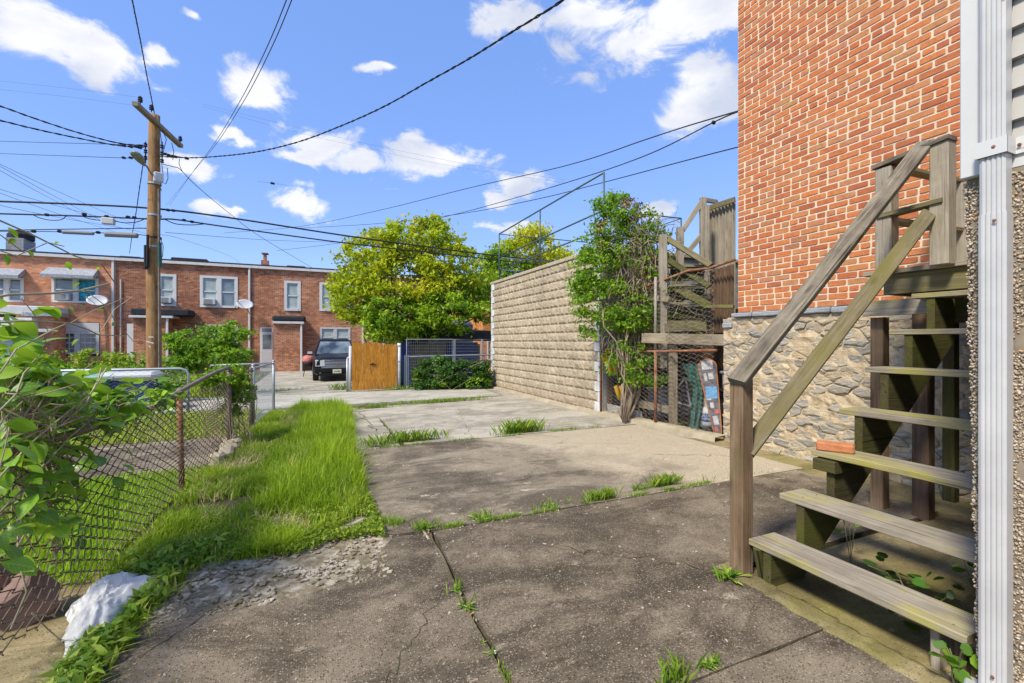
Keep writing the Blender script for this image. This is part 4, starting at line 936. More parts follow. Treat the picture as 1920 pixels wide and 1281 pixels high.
def build_fences():
    # old rusty fence along the grass
    f = thing('chain_link_fence', 'old dark sagging chain link fence along the grass strip, overgrown with leaves', 'fence', (-1.14, 5.34, 0))
    path = [(-1.38, .9), (-1.30, 1.8), (-1.20, 2.9), (-1.15, 4.3), (-1.14, 5.34), (-1.08, 6.4), (-1.04, 7.32), (-.93, 8.9)]
    chainlink('mesh', f, MAT['rustwire'], path, lambda s: .05+.10*max(0, math.sin(s*1.4))*(s < 3), lambda s: .93+.02*math.sin(s*2), .074, .0034, 4, .06, ch=.066)
    def post(x, y, h, mat=MAT['brownpipe'], r=.026, lean=(0, 0)):
        b = MB(); b.tube([(x, y, -.03), (x+lean[0]*.5, y+lean[1]*.5, h*.5), (x+lean[0], y+lean[1], h)], r, 10); b.lathe([(r*1.1, 0), (r*1.15, .015), (r*.6, .035)], (x+lean[0], y+lean[1], h), 10)
        put('post', b.mesh(smooth=True), mat, f)
    post(-1.16, 5.34, .96, MAT['rust'], .024, (-.02, 0)); post(-1.05, 7.32, 1.04, MAT['brownpipe'], .03); post(-.95, 8.85, .98)
    b = MB(); b.tube([(-1.39, .9, .93), (-1.36, 1.8, .96), (-1.27, 3.1, .93), (-1.2, 4.4, .90), (-1.17, 5.34, .97), (-1.13, 5.9, 1.02), (-1.09, 6.6, 1.07), (-1.05, 7.32, 1.09)], .023, 9); put('top_rail', b.mesh(smooth=True), MAT['brownpipe'], f)
    b = MB(); b.tube([(-1.05, 7.32, 1.02), (-.93, 8.9, .95)], .019, 8); put('top_rail', b.mesh(smooth=True), MAT['brownpipe'], f)
    b = MB()
    for i in range(10): b.box((-1.0+RN.uniform(-.06, .06), 6.4+i*.12, .03), (.16, .14, .18), 0, Euler((0, 0, RN.uniform(-.3, .3))).to_matrix(), .03)
    put('footing', b.mesh(), MAT['cap'], f)
    # newer grey panel near the alley
    f2 = thing('grey_fence_panel', 'short galvanised chain link panel with end post where grass meets the alley', 'fence', (-.75, 10.85, 0))
    chainlink('mesh', f2, MAT['galv'], [(-.93, 8.95), (-.75, 10.85)], .02, .98, .05, .0026, 3)
    for (x, y) in ((-.93, 8.95), (-.75, 10.85)): b = MB(); b.tube([(x, y, -.03), (x, y, 1.03)], .03, 10); b.lathe([(.034, 0), (.03, .02), (.01, .035)], (x, y, 1.03), 10); put('post', b.mesh(smooth=True), MAT['galv'], f2)
    b = MB(); b.tube([(-.93, 8.95, .99), (-.75, 10.85, .99)], .018, 8); put('top_rail', b.mesh(smooth=True), MAT['galv'], f2)
    b = MB(); b.tube([(-.76, 10.9, .99), (-1.9, 10.95, .96)], .018, 8); put('gate_rail', b.mesh(smooth=True), MAT['galv'], f2)
    # alley fence of the left yard
    f3 = thing('alley_fence', 'galvanised chain link fence of the left yard with rounded end rail by the bins', 'fence', (-2.3, 11.0, 0))
    chainlink('mesh', f3, MAT['galv'], [(-9.5, 11.0), (-2.28, 11.0)], .04, .90, .065, .0026, 3)
    b = MB(); b.tube([(-9.6, 11, .91), (-2.42, 11, .91), (-2.33, 11, .88), (-2.28, 11, .80), (-2.28, 11, -.02)], .024, 9); put('top_rail', b.mesh(smooth=True), MAT['galv'], f3)
    for x in (-8.4, -6.6, -4.4): b = MB(); b.tube([(x, 11.02, -.03), (x, 11.02, .93)], .024, 8); put('post', b.mesh(smooth=True), MAT['galv'], f3)
    # fence across the alley with ivy
    f4 = thing('ivy_fence', 'low chain link fence covered in dark ivy across the alley beside the gate', 'fence', (2.5, 14.1, 0))
    chainlink('mesh', f4, MAT['galv'], [(2.62, 14.15), (6.3, 14.15)], .02, 1.0, .065, .0025, 3)
    b = MB(); b.tube([(2.62, 14.15, .98), (6.3, 14.15, 1.02)], .021, 8); put('top_rail', b.mesh(), MAT['galv'], f4)
    for x in (2.62, 2.72, 3.9, 5.2): b = MB(); b.tube([(x, 14.17, -.03), (x, 14.17, 1.03)], .022, 8); put('post', b.mesh(), MAT['galv'], f4)
    f5 = thing('wire_panel_fence', 'taller galvanised wire panels standing behind the ivy fence', 'fence', (2.8, 14.6, 0))
    for (x0, x1) in ((2.75, 4.28), (4.34, 5.28), (5.32, 5.95)):
        b = MB(); b.tube([(x0, 14.6, .0), (x0, 14.6, 1.52), (x1, 14.6, 1.52), (x1, 14.6, 0)], .02, 7, cap=True); put('frame', b.mesh(), MAT['galv'], f5)
        b = MB(); x = x0+.07
        while x < x1: b.tube([(x, 14.6, .1), (x, 14.6, 1.5)], .003, 3, cap=False); x += .07
        for k in range(14): b.tube([(x0, 14.595, .12+.1*k), (x1, 14.595, .12+.1*k)], .003, 3, cap=False)
        o = put('wire_grid', b.mesh(), MAT['galv'], f5); o['kind'] = 'stuff'
    # neighbour's tall fence between garage and stone base
    f6 = thing('tall_rusty_fence', 'tall rusty chain link fence between the block garage and the stone base', 'fence', (5.28, 7.4, 0))
    pth = [(5.22, 7.45), (5.36, 6.1), (5.46, 4.93)]
    chainlink('mesh', f6, MAT['fencewire'], [pth[0], pth[1]], .09, 1.35, .07, .0034, 3)
    chainlink('mesh', f6, MAT['fencewire'], pth[1:], .09, lambda s: 2.3+.25*s, .07, .0034, 3)
    chainlink('upper_mesh', f6, MAT['rustwire'], [(5.25, 7.2), (5.36, 6.1)], 1.35, lambda s: 2.05+.2*s, .07, .0034, 3)
    def pp(name, pts, r, mat): b = MB(); b.tube(pts, r, 8); put(name, b.mesh(smooth=True), mat, f6)
    pp('post', [atX(1127, 790, 5.22), atX(1126, 560, 5.22)], .026, MAT['rust']); 
    a = Vector((5.36, 6.1, 0)); pp('post', [(5.36, 6.12, 0), (5.36, 6.12, 1.3)], .026, MAT['rust']); pp('post', [(5.36, 6.12, 1.3), (5.36, 6.12, 2.55)], .0255, MAT['fencewire'])
    pp('middle_rail', [(5.22, 7.45, 1.26), (5.36, 6.1, 1.28), (5.46, 4.93, 1.32)], .02, MAT['rust'])
    pp('top_rail', [P(1183, 547, 8.3), P(1240, 527, 7.9), P(1290, 508, 7.5), P(1330, 503, 7.2), P(1378, 487, 6.8)], .022, MAT['rust'])
build_fences()

# ================================================================= NEIGHBOUR'S STAIR AND STORED THINGS
def build_neighbour():
    n = thing('neighbour_wooden_deck', 'weathered wooden deck stairs with board screen behind the rusty fence', 'deck', P(1245, 800, 7.9))
    W = MAT['w_neigh']; WM_ = MAT['w_moss']; WG = MAT['w_greypost']
    def bd(nm, a, c, w, t, mat=W, face=(-.4, -.9, 0)): board(nm, n, mat, P(*a), P(*c), w, t, face)
    bd('post', (1243, 690, 7.9), (1243, 441, 7.9), .115, .115, WG); bd('post', (1244, 640, 8.1), (1244, 560, 8.1), .10, .10)
    bd('post', (1275, 600, 8.3), (1275, 427, 8.3), .11, .11, WG); bd('post', (1318, 640, 8.3), (1318, 371, 8.3), .10, .10, WG)
    bd('post', (1325, 640, 8.0), (1325, 386, 8.0), .07, .09, WG)
    bd('post', (1262, 800, 7.62), (1262, 626, 7.62), .115, .115, W)
    bd('stair_rail', (1250, 447, 7.9), (1332, 498, 7.2), .10, .04, WM_); bd('stair_rail', (1252, 487, 7.9), (1330, 538, 7.2), .10, .04, MAT['w_str'])
    bd('stringer', (1262, 536, 7.9), (1330, 575, 7.2), .14, .04, MAT['w_str'])
    bd('upper_rail', (1280, 432, 8.3), (1317, 377, 8.3), .09, .04, WG); bd('upper_rail', (1290, 472, 8.3), (1317, 440, 8.3), .09, .04, WG)
    bd('upper_rail', (1322, 375, 8.3), (1345, 379, 9.6), .09, .04, WG)
    for i, y in enumerate((492, 528, 562, 596)):
        bd('step', (1252, y+8, 8.0-.0*i), (1322, y+8, 7.5), .24, .04, MAT['w_moss'], (0, 0, 1)); bd('riser', (1256, y+24, 8.0), (1320, y+24, 7.6), .20, .03, MAT['w_str'])
    bd('beam', (1205, 634, 7.9), (1362, 638, 6.9), .17, .07, W); bd('beam', (1225, 615, 8.0), (1325, 612, 7.4), .15, .05, WM_)
    bd('beam', (1255, 562, 7.7), (1180, 556, 8.8), .10, .05, W); bd('beam', (1250, 449, 7.95), (1190, 456, 9.2), .09, .05, W); bd('beam', (1250, 487, 7.95), (1195, 490, 9.2), .09, .05, W)
    bd('low_beam', (1198, 757, 8.3), (1262, 770, 7.75), .13, .05, W); bd('low_post', (1143, 770, 8.95), (1143, 660, 8.95), .09, .07, MAT['w_brownpost']); bd('low_post', (1190, 775, 8.9), (1190, 640, 8.5), .12, .09, MAT['w_brownpost'])
    # board screen: upper, sits by the brick corner
    for i in range(8):
        x = 1331+i*6.4; bd('screen_board', (x, 600, 8.35-.05*i), (x, 392-i*2.3, 8.35-.05*i), .058, .022, WG)
    bd('screen_cap', (1324, 392, 8.3), (1378, 374, 7.9), .09, .04, WM_)
    for i in range(7):
        x = 1334+i*6.5; bd('screen_board', (x, 624, 7.35-.05*i), (x, 508-i*2, 7.35-.05*i), .052, .022, MAT['w_brownpost'])
    bd('screen_cap', (1325, 575, 7.2), (1376, 575, 6.85), .05, .05, WM_)
    for i in range(3):
        bd('deck_joist', (1230+i*8, 606+i*3, 8.2+i*.3), (1350, 606, 7.4+i*.3), .12, .04, MAT['w_brownpost'], (0, 0, 1))
    # dark back wall under the deck
    b = MB(); b.bx(7.2, 7.3, 4.9, 8.6, -.1, 2.05); w = put('under_deck_wall', b.mesh(), MAT['w_brownpost']); tag(w, 'dark boarded wall under the neighbouring deck behind stored clutter', 'wall')
    b = MB(); b.bx(5.75, 7.2, 7.35, 7.45, -.1, 2.05); w2 = put('under_deck_wall', b.mesh(), MAT['w_brownpost']); tag(w2, 'dark board partition behind the yellow and black poles', 'wall')
    # leaning sticker-covered board
    a = P(1347, 818, 6.95); c = P(1324, 674, 7.05); rot = frame_rot(c-a, (-.75, -.66, .1)); L = (c-a).length
    t = thing('sticker_board', 'grey board covered in stickers with orange edge, leaning at the stone base corner', 'skateboard', a)
    poly = []
    for k in range(9): w = math.pi/2-math.pi*k/8; poly.append((L/2-.11+.11*math.cos(w), .13*math.sin(w)))
    for k in range(5): w = -math.pi/2-math.pi*k/4; poly.append((-L/2+.06+.06*math.cos(w), .055*math.sin(w)))
    b = MB(); b.prism(poly, -.006, .006); put('deck', b.mesh(), MAT['deckgrey'], t, (a+c)/2, rot)
    b = MB(); b.tube([(x, y, -.0) for x, y in poly]+[(*poly[0], 0)], .009, 6, cap=False); put('edge', b.mesh(), MAT['orange'], t, (a+c)/2, rot)
    for (x, y, sx, sy, mt) in ((.52, .0, .14, .16, 'sticker'), (.34, -.03, .10, .07, 'sticker'), (.33, .05, .12, .04, 'sticker'), (.08, -.0, .19, .16, 'lightblue'), (-.12, .02, .09, .05, 'sticker'), (-.22, -.03, .07, .06, 'redlid'), (-.36, .0, .14, .07, 'sticker'), (-.50, .01, .07, .05, 'redlid'), (-.02, .05, .03, .07, 'sticker')):
        b = MB(); b.box((0, 0, 0), (sx*L/1.22, sy, .002), 0, Euler((0, 0, RN.uniform(-.12, .12))).to_matrix()); put('sticker', b.mesh(), MAT[mt], t, (a+c)/2+rot @ Vector((x*L/1.22, y, .0085)), rot)
    # propane tank
    tc = P(1324, 812, 7.25); tc.z = .06
    t = thing('propane_tank', 'white propane cylinder with blue label behind the rusty fence', 'propane tank', tc)
    R_ = .152; b = MB(); b.lathe([(.10, .0), (.10, .03), (.12, .04), (R_*.97, .09), (R_, .13), (R_, .27), (R_*.96, .31), (R_*.8, .35), (R_*.5, .375), (.04, .385)], (0, 0, 0), 28); put('cylinder', b.mesh(smooth=True), MAT['tank'], t, tc)
    b = MB(); vs = []; kk = 10
    for i in range(kk+1):
        w = rad(170+i*11); zl = .13+.02*abs(i-5)/5; vs += [(math.cos(w)*(R_+.002), math.sin(w)*(R_+.002), zl), (math.cos(w)*(R_+.002), math.sin(w)*(R_+.002), .265)]
    b.add(vs, [(2*i, 2*i+2, 2*i+3, 2*i+1) for i in range(kk)]); put('label', b.mesh(), MAT['bluelabel'], t, tc)
    b = MB(); ring = [(.085*math.cos(w), .085*math.sin(w)) for w in [rad(k*20) for k in range(18)]]
    for i in range(18):
        if i in (12, 13, 3, 4): b.box((ring[i][0], ring[i][1], .51-.012), (.03, .03, .02), 0, Euler((0, 0, rad(i*20))).to_matrix()); continue
        b.box((ring[i][0], ring[i][1], .44), (.006, .031, .14), 0, Euler((0, 0, rad(i*20))).to_matrix())
    put('collar', b.mesh(), MAT['tank'], t, tc)
    b = MB(); b.lathe([(.025, .38), (.02, .43), (.03, .44), (.03, .46)], (0, 0, 0), 10); put('valve', b.mesh(), MAT['brownpipe'], t, tc)
    dirn = (Vector((0, 0, tc.z))-Vector((tc.x, tc.y, tc.z))).normalized()
    for s_, zz, tx in ((.055, .215, 'BLUE'), (.055, .165, 'RHINO')):
        cu = bpy.data.curves.new('lettering', 'FONT'); cu.body = tx; cu.size = s_; cu.align_x = 'CENTER'; cu.extrude = .001; cu.resolution_u = 2
        ob = bpy.data.objects.new('tmp', cu); COL.objects.link(ob); dg = bpy.context.evaluated_depsgraph_get(); me = bpy.data.meshes.new_from_object(ob.evaluated_get(dg)); bpy.data.objects.remove(ob)
        ang0 = math.atan2(dirn.y, dirn.x)
        for v in me.vertices: w = ang0+v.co.x/R_; v.co = Vector((math.cos(w)*(R_+.004+v.co.z), math.sin(w)*(R_+.004+v.co.z), v.co.y+zz))
        put('lettering', me, MAT['white_clean'], t, tc)
    # yellow and black poles
    t = thing('yellow_black_poles', 'pair of yellow and black padded poles leaning behind the vine trunk', 'pole', P(1160, 770, 8.0))
    for k, dx in enumerate((0, 9)):
        A = P(1166+dx, 760, 8.75); B = P(1137+dx, 672, 8.8)
        for (u0, u1, mt) in ((-.08, .12, 'black'), (.12, .42, 'yellow'), (.42, .68, 'black'), (.68, 1.0, 'yellow')):
            b = MB(); b.tube([A.lerp(B, u0), A.lerp(B, u1)], .042 if mt == 'yellow' else .034, 10); put('sleeve' if mt == 'black' else 'pad', b.mesh(smooth=True), MAT[mt], t)
    for (x, y) in ((1133, 668), (1141, 658), (1136, 676)):
        b = MB(); c = P(x, y, 8.75); b.tube([c+RT*.055*math.cos(w)+Vector((0, 0, .045*math.sin(w))) for w in [k*math.pi/5 for k in range(11)]], .014, 6); put('ring', b.mesh(smooth=True), MAT['yellow'], t)
    # white panel at the base
    b = MB(); q = [P(1138, 757, 8.85), P(1203, 772, 8.3), P(1206, 796, 8.25), P(1141, 783, 8.8)]; q2 = [v+Vector((.03, .03, 0)) for v in q]
    b.add(q+q2, [(0, 3, 2, 1), (4, 5, 6, 7), (0, 1, 5, 4), (1, 2, 6, 5), (2, 3, 7, 6), (3, 0, 4, 7)]); o = put('white_panel', b.mesh(), MAT['dirtypanel']); tag(o, 'dirty white panel lying behind the foot of the vine', 'panel')
    # tarp
    b = MB(); nu, nv = 14, 18; vs = []
    for j in range(nv+1):
        for i in range(nu+1):
            u, v = i/nu, j/nv; x = 1292+u*30+5*math.sin(v*3)+(v < .35)*(-14*(.35-v)/.35)*(1-u); y = 682+v*122
            d = 7.3-.18*math.sin(u*math.pi)-.07*math.sin(u*19+v*5)-.05*noise.noise(Vector((u*6, v*9, 0))); vs.append(P(x, y, d))
    b.add(vs, [(j*(nu+1)+i, j*(nu+1)+i+1, (j+1)*(nu+1)+i+1, (j+1)*(nu+1)+i) for j in range(nv) for i in range(nu)]); o = put('tarp', b.mesh(smooth=True), MAT['tarp']); tag(o, 'crumpled dark green tarp draped beside the propane tank', 'tarp')
    # bicycle half hidden under the deck
    t = thing('bicycle', 'grey bicycle with black saddle stored behind the rusty fence', 'bicycle', P(1245, 800, 8.0))
    c1, c2 = Vector((6.05, 6.55, .36)), Vector((6.15, 5.6, .36))
    for c in (c1, c2):
        w = put('wheel', None, None, t, c); ax = (c2-c1).normalized()
        b = MB(); b.tube([c+ax*.32*math.cos(a)+Vector((0, 0, .32*math.sin(a))) for a in [k*math.pi/12 for k in range(25)]], .020, 6); put('tyre', b.mesh(smooth=True), MAT['black'], w)
        b = MB()
        for k in range(16): a = k*math.pi/8; b.tube([c, c+ax*.31*math.cos(a)+Vector((0, 0, .31*math.sin(a)))], .0015, 3)
        put('spokes', b.mesh(), MAT['galv'], w)
    F1 = c1; F2 = c2; bb = (c1+c2)/2+Vector((0, 0, -.05)); st_ = bb+Vector((0, .12, .5)); hd = c2+Vector((0, .12, .55)); b = MB()
    for a, c in ((bb, st_), (bb, hd-Vector((0, 0, .15))), (st_-Vector((0, 0, .05)), hd-Vector((0, 0, .08))), (hd, c2), (bb, c1), (st_, c1)): b.tube([a, c], .016, 7)
    put('frame', b.mesh(), MAT['dish'], t); b = MB(); b.box(st_+Vector((0, 0, .04)), (.12, .25, .05), 0, None, .02); put('saddle', b.mesh(), MAT['black'], t)
    b = MB(); b.tube([hd+Vector((-.28, 0, .06)), hd+Vector((-.1, 0, .08)), hd+Vector((.1, 0, .08)), hd+Vector((.28, 0, .06))], .013, 6); put('handlebar', b.mesh(), MAT['black'], t)
    # grey storage boxes & chair behind
    for (x, y, z, sx, sy, sz, nm, lb, mt) in ((6.55, 5.35, .78, .5, .5, .30, 'storage_box', 'grey storage box stacked high behind the green tarp', 'slategrey'), (6.6, 5.4, .31, .6, .6, .62, 'storage_box', 'dark storage box on the ground below the grey one', 'roofblack'), (6.4, 6.9, .25, .7, .5, .5, 'storage_box', 'dark box under the low beam behind the bicycle', 'slategrey')):
        b = MB(); b.box((0, 0, 0), (sx, sy, sz), 0, None, .03); b.box((0, 0, sz/2), (sx+.04, sy+.04, .05), 0, None, .015); o = put(nm, b.mesh(), MAT[mt], None, (x, y, z)); tag(o, lb, 'box')
build_neighbour()

# ================================================================= ROW HOUSES
def wall_holes(b, x0, x1, z0, z1, Y, holes, depth=.10):
    xs = sorted({x0, x1, *[h[0] for h in holes], *[h[1] for h in holes]}); zs = sorted({z0, z1, *[h[2] for h in holes], *[h[3] for h in holes]})
    for i in range(len(xs)-1):
        for j in range(len(zs)-1):
            cx, cz = (xs[i]+xs[i+1])/2, (zs[j]+zs[j+1])/2
            if any(h[0] < cx < h[1] and h[2] < cz < h[3] for h in holes): continue
            b.add([(xs[i], Y, zs[j]), (xs[i+1], Y, zs[j]), (xs[i+1], Y, zs[j+1]), (xs[i], Y, zs[j+1])], [(0, 1, 2, 3)])
    for (a, c, d, e) in holes:
        b.add([(a, Y, d), (c, Y, d), (c, Y, e), (a, Y, e), (a, Y+depth, d), (c, Y+depth, d), (c, Y+depth, e), (a, Y+depth, e)], [(0, 4, 5, 1), (1, 5, 6, 2), (2, 6, 7, 3), (3, 7, 4, 0)])
YH = 31.9
def rc(px0, py0, px1, py1, Y=YH):
    a = atY(px0, py0, Y); c = atY(px1, py1, Y); m = atY((px0+px1)/2, (py0+py1)/2, Y)
    dm = m.dot(FW); zt = EYE+(640.5-py0)/FPX*dm; zb = EYE+(640.5-py1)/FPX*dm
    return a.x, c.x, zb, zt
def window(parent, r, Y=YH, double=False, inner=('glass', 'glass'), ac=None, grid=False, fr=.11, mat='white_clean'):
    x0, x1, z0, z1 = r; w = put('window', None, None, parent, ((x0+x1)/2, Y, z0))
    b = MB(); y = Y-.03; y2 = Y+.06
    b.bx(x0, x0+fr, y, y2, z0, z1); b.bx(x1-fr, x1, y, y2, z0, z1); b.bx(x0+fr, x1-fr, y, y2, z1-fr, z1); b.bx(x0+fr, x1-fr, y-.03, y2, z0, z0+fr*.9)
    if double: xm = (x0+x1)/2; b.bx(xm-fr*.8, xm+fr*.8, y+.002, y2, z0+fr*.9, z1-fr); bays = [(x0+fr, xm-fr*.8), (xm+fr*.8, x1-fr)]
    else: bays = [(x0+fr, x1-fr)]
    put('frame', b.mesh(), MAT[mat], w)
    zm = (z0+z1)/2
    for k, (a, c) in enumerate(bays):
        b = MB(); b.bx(a, c, Y+.045, Y+.06, z0+fr*.9, z1-fr); put('pane', b.mesh(), MAT[inner[min(k, len(inner)-1)]], w)
        b = MB(); b.bx(a, c, Y+.0, Y+.05, zm-.03, zm+.03); b.bx(a, a+.04, Y+.0, Y+.05, z0+fr*.9, z1-fr); b.bx(c-.04, c, Y+.0, Y+.05, z0+fr*.9, z1-fr)
        if grid:
            for q in (1, 2): xx = a+(c-a)*q/3; b.bx(xx-.015, xx+.015, Y+.01, Y+.05, z0+fr, z1-fr)
            for q in (.25, .75): zz = z0+(z1-z0)*q; b.bx(a, c, Y+.012, Y+.048, zz-.015, zz+.015)
        put('sash', b.mesh(), MAT[mat], w)
    if ac is not None:
        a, c = bays[ac]; b = MB(); m_ = (a+c)/2; wd = min(.62, c-a-.1); b.box((m_, Y-.12, z0+fr+.19), (wd, .34, .34), 0, None, .02); put('air_conditioner', b.mesh(), MAT['dish'], w)
        b = MB(); b.bx(m_-wd/2+.04, m_+wd/2-.14, Y-.30, Y-.285, z0+fr+.06, z0+fr+.32); put('air_conditioner_grille', b.mesh(), MAT['acgrille'], w)
    return w
def dishobj(px, py, Y, label):
    c = atY(px, py, Y); t = thing('satellite_dish', label, 'satellite dish', c)
    rot = frame_rot((1, .25, 0), (.35, -.75, .6)); b = MB(); b.lathe([(.02, -.0), (.2, .01), (.36, .05), (.45, .09), (.452, .095), (.36, .062), (.2, .02), (.02, .012)], (0, 0, 0), 20, 0, None)
    me = b.mesh(smooth=True)
    for v in me.vertices: v.co.y *= .8
    put('reflector', me, MAT['dish'], t, c, rot)
    b = MB(); b.tube([c+Vector((.1, .1, -.05)), c+Vector((.15, .3, -.35)), Vector((c.x+.2, Y+.4, c.z-.5))], .03, 6); b.tube([c+Vector((.0, 0, -.2)), c+Vector((-.3, -.45, .15))], .014, 5); b.box(c+Vector((-.3, -.45, .17)), (.08, .08, .1)); put('arm', b.mesh(), MAT['acgrille'], t)
def build_row():
    ztop = 5.95; zb = -.5
    XA = atY(218, 600, YH).x; XB = atY(472, 600, YH).x; XC = atY(683, 600, YH).x
    groupW = None
    # ---------- house A, painted salmon
    def roof(h, x0, x1, lumps, z=ztop):
        b = MB(); b.bx(x0, x1, YH-.16, YH-.01, z-.02, z+.13); put('gutter', b.mesh(), MAT['white'], h)
        b = MB(); b.bx(x0, x1, YH-.008, YH+9, z+.02, z+.24)
        for (a, c, hh) in lumps: b.bx(a, c, YH+.3, YH+2, z+.2, z+.2+hh, 0, .05)
        put('roof', b.mesh(), MAT['roofblack'], h)
    def spout(h, x, z0=zb, z1=ztop, Y=YH): b = MB(); b.box((x, Y-.07, (z0+z1)/2), (.11, .09, z1-z0), 0, None, .015); put('downspout', b.mesh(), MAT['white_clean'], h)
    X0 = -22.5
    hA = thing('painted_row_house', 'salmon painted brick row house with grey awnings at the far left', 'house', (X0, YH, 0))
    w1 = rc(97, 520, 185, 568); w0 = rc(-20, 520, 45, 566); w2 = rc(100, 604, 187, 668)
    b = MB(); wall_holes(b, X0, XA-.01, zb, ztop, YH, [w0, w1, w2]); put('wall', b.mesh(), MAT['fbrickA'], hA)
    b = MB(); b.bx(X0, XA-.02, YH+.25, YH+.3, zb, ztop); put('interior', b.mesh(), MAT['darkroom'], hA)
    window(hA, w1, double=True, inner=('glass', 'teal'), ac=0); window(hA, w0, double=True); 
    q = rc(102, 622, 186, 664); window(hA, q, double=True, grid=True); a, c, d, e = rc(102, 605, 186, 622); b = MB(); b.bx(a, c, YH-.02, YH+.05, d+.01, e); put('panel', b.mesh(), MAT['white_clean'], hA)
    for (p0, p1) in ((91, 184), (-20, 47)):
        a, c, d, e = rc(p0, 503, p1, 522); b = MB(); b.add([(a, YH-.01, e), (c, YH-.01, e), (c+.05, YH-.75, d+.1), (a-.05, YH-.75, d+.1), (c+.05, YH-.75, d-.06), (a-.05, YH-.75, d-.06), (a-.03, YH-.01, d+.2), (c+.03, YH-.01, d+.2)], [(0, 3, 2, 1), (3, 5, 4, 2), (0, 6, 5, 3), (1, 2, 4, 7), (6, 7, 4, 5)])
        put('awning', b.mesh(), MAT['awning'], hA)
    roof(hA, X0, XA-.01, []); spout(hA, XA-.12)
    # porch of A
    a, c, d, e = rc(30, 590, 100, 700, YH-1.3); b = MB(); b.bx(a, c, YH-1.3, YH-.005, zb, e); put('porch', b.mesh(), MAT['fbrickA'], hA)
    b = MB(); b.bx(a-3.5, c+.12, YH-1.5, YH-.004, e, e+.42, 0, .03); put('porch_roof', b.mesh(), MAT['white'], hA); b = MB(); b.bx(a+.3, c+.16, YH-1.55, YH-.003, e-.10, e+.12, 0, .03); put('porch_gutter', b.mesh(), MAT['awning'], hA)
    xa, xc, d, e2 = rc(-60, 595, 60, 700, YH-1.9); zz = zb
    b = MB(); b.bx(xa, xc, YH-1.9, YH-1.31, zb, 2.6); put('vestibule', b.mesh(), MAT['white'], hA)
    z = zb
    while z < 2.5: b = MB(); b.add([(xa, YH-1.93, z), (xc, YH-1.93, z), (xc, YH-1.905, z+.13), (xa, YH-1.905, z+.13)], [(0, 1, 2, 3)]); put('siding_board', b.mesh(), MAT['white'], hA); z += .13
    x, x2, d, e = rc(24, 632, 48, 690, YH-1.95); b = MB(); b.bx(x, x2, YH-1.99, YH-1.935, -.3, e); put('door', b.mesh(), MAT['white_clean'], hA)
    for i in range(6): xx = x+.1+(x2-x-.2)*i/5; b = MB(); b.tube([(xx, YH-2.02, -.1), (xx, YH-2.02, e-.1)], .018, 5); put('door_bar', b.mesh(), MAT['dish'], hA)
    b = MB(); b.bx(xa, xc+.9, YH-2.4, YH-1.93, e+.25, e+.4); put('door_hood', b.mesh(), MAT['white'], hA)
    # chimney
    a, c, d, e = rc(17, 436, 50, 478, YH+2); b = MB(); b.bx(a, c, YH+1.7, YH+2.9, ztop, e-.35); put('chimney', b.mesh(), MAT['cmu'], hA); b = MB(); b.lathe([(.55, 0), (.55, .25), (.4, .45), (.1, .55)], ((a+c)/2, YH+2.3, e-.35), 14); put('chimney_cap', b.mesh(), MAT['roofblack'], hA)
    # service conduit
    b = MB(); xx = atY(188, 600, YH).x; b.tube([(xx+.2, YH-.05, 3.2), (xx+.28, YH-.05, 1.0)], .03, 5); put('conduit', b.mesh(), MAT['brownpipe'], hA)
    # ---------- house B
    hB = thing('brick_row_house', 'brown brick row house with window air conditioners behind the utility pole', 'house', (XA, YH, 0))
    wb1 = rc(296, 514, 331, 574); wb2 = rc(375, 518, 446, 577); wb3 = rc(386, 609, 446, 644)
    b = MB(); wall_holes(b, XA, XB-.01, zb, ztop, YH, [wb1, wb2, wb3]); put('wall', b.mesh(), MAT['fbrickB'], hB)
    b = MB(); b.bx(XA, XB-.02, YH+.25, YH+.3, zb, ztop); put('interior', b.mesh(), MAT['darkroom'], hB)
    window(hB, wb1, ac=0, inner=('curtain',), fr=.14); window(hB, wb2, double=True, ac=0, inner=('curtain', 'glass'), fr=.14); window(hB, wb3, double=True, mat='dish')
    roof(hB, XA, XB-.01, [(XA, XA+1.0, .12), (XA+2.4, XA+4.2, .22)]); spout(hB, XB-.12); b = MB(); xx = atY(227, 600, YH).x; b.tube([(xx, YH-.05, 4.9), (xx, YH-.05, -.2)], .03, 6); put('conduit', b.mesh(), MAT['white'], hB)
    a, c, d, e = rc(250, 596, 311, 700, YH-1.3); b = MB(); b.bx(a, c, YH-1.3, YH-.005, zb, e); put('porch', b.mesh(), MAT['fbrickC'], hB)
    b = MB(); b.bx(a-.15, c+.35, YH-1.5, YH-.004, e, e+.12); put('porch_gutter', b.mesh(), MAT['white'], hB); b = MB(); b.bx(a-.1, c+1.1, YH-1.42, YH-.003, e+.13, e+.5, 0, .06); put('porch_roof', b.mesh(), MAT['roofblack'], hB); spout(hB, c+.08, zb, e, YH-1.3)
    a, c, d, e = rc(238, 607, 251, 700, YH-1.2); b = MB(); b.bx(a, c, YH-1.2, YH-1.14, zb, e); put('door', b.mesh(), MAT['white_clean'], hB)
    dishobj(183, 565, YH-.6, 'grey satellite dish on the salmon painted house wall'); dishobj(459, 572, YH-.6, 'grey satellite dish beside the downspout between the two brick houses')
    # ---------- house C
    hC = thing('brick_row_house', 'orange brown brick row house behind the parked black truck', 'house', (XB, YH, 0))
    wc1 = rc(533, 527, 564, 583); wc2 = rc(599, 531, 662, 584); wc3 = rc(600, 614, 657, 652)
    b = MB(); wall_holes(b, XB, XC, zb, ztop, YH, [wc1, wc2, wc3]); put('wall', b.mesh(), MAT['fbrickC'], hC)
    b = MB(); b.bx(XB, XC-.02, YH+.25, YH+.3, zb, ztop); put('interior', b.mesh(), MAT['darkroom'], hC)
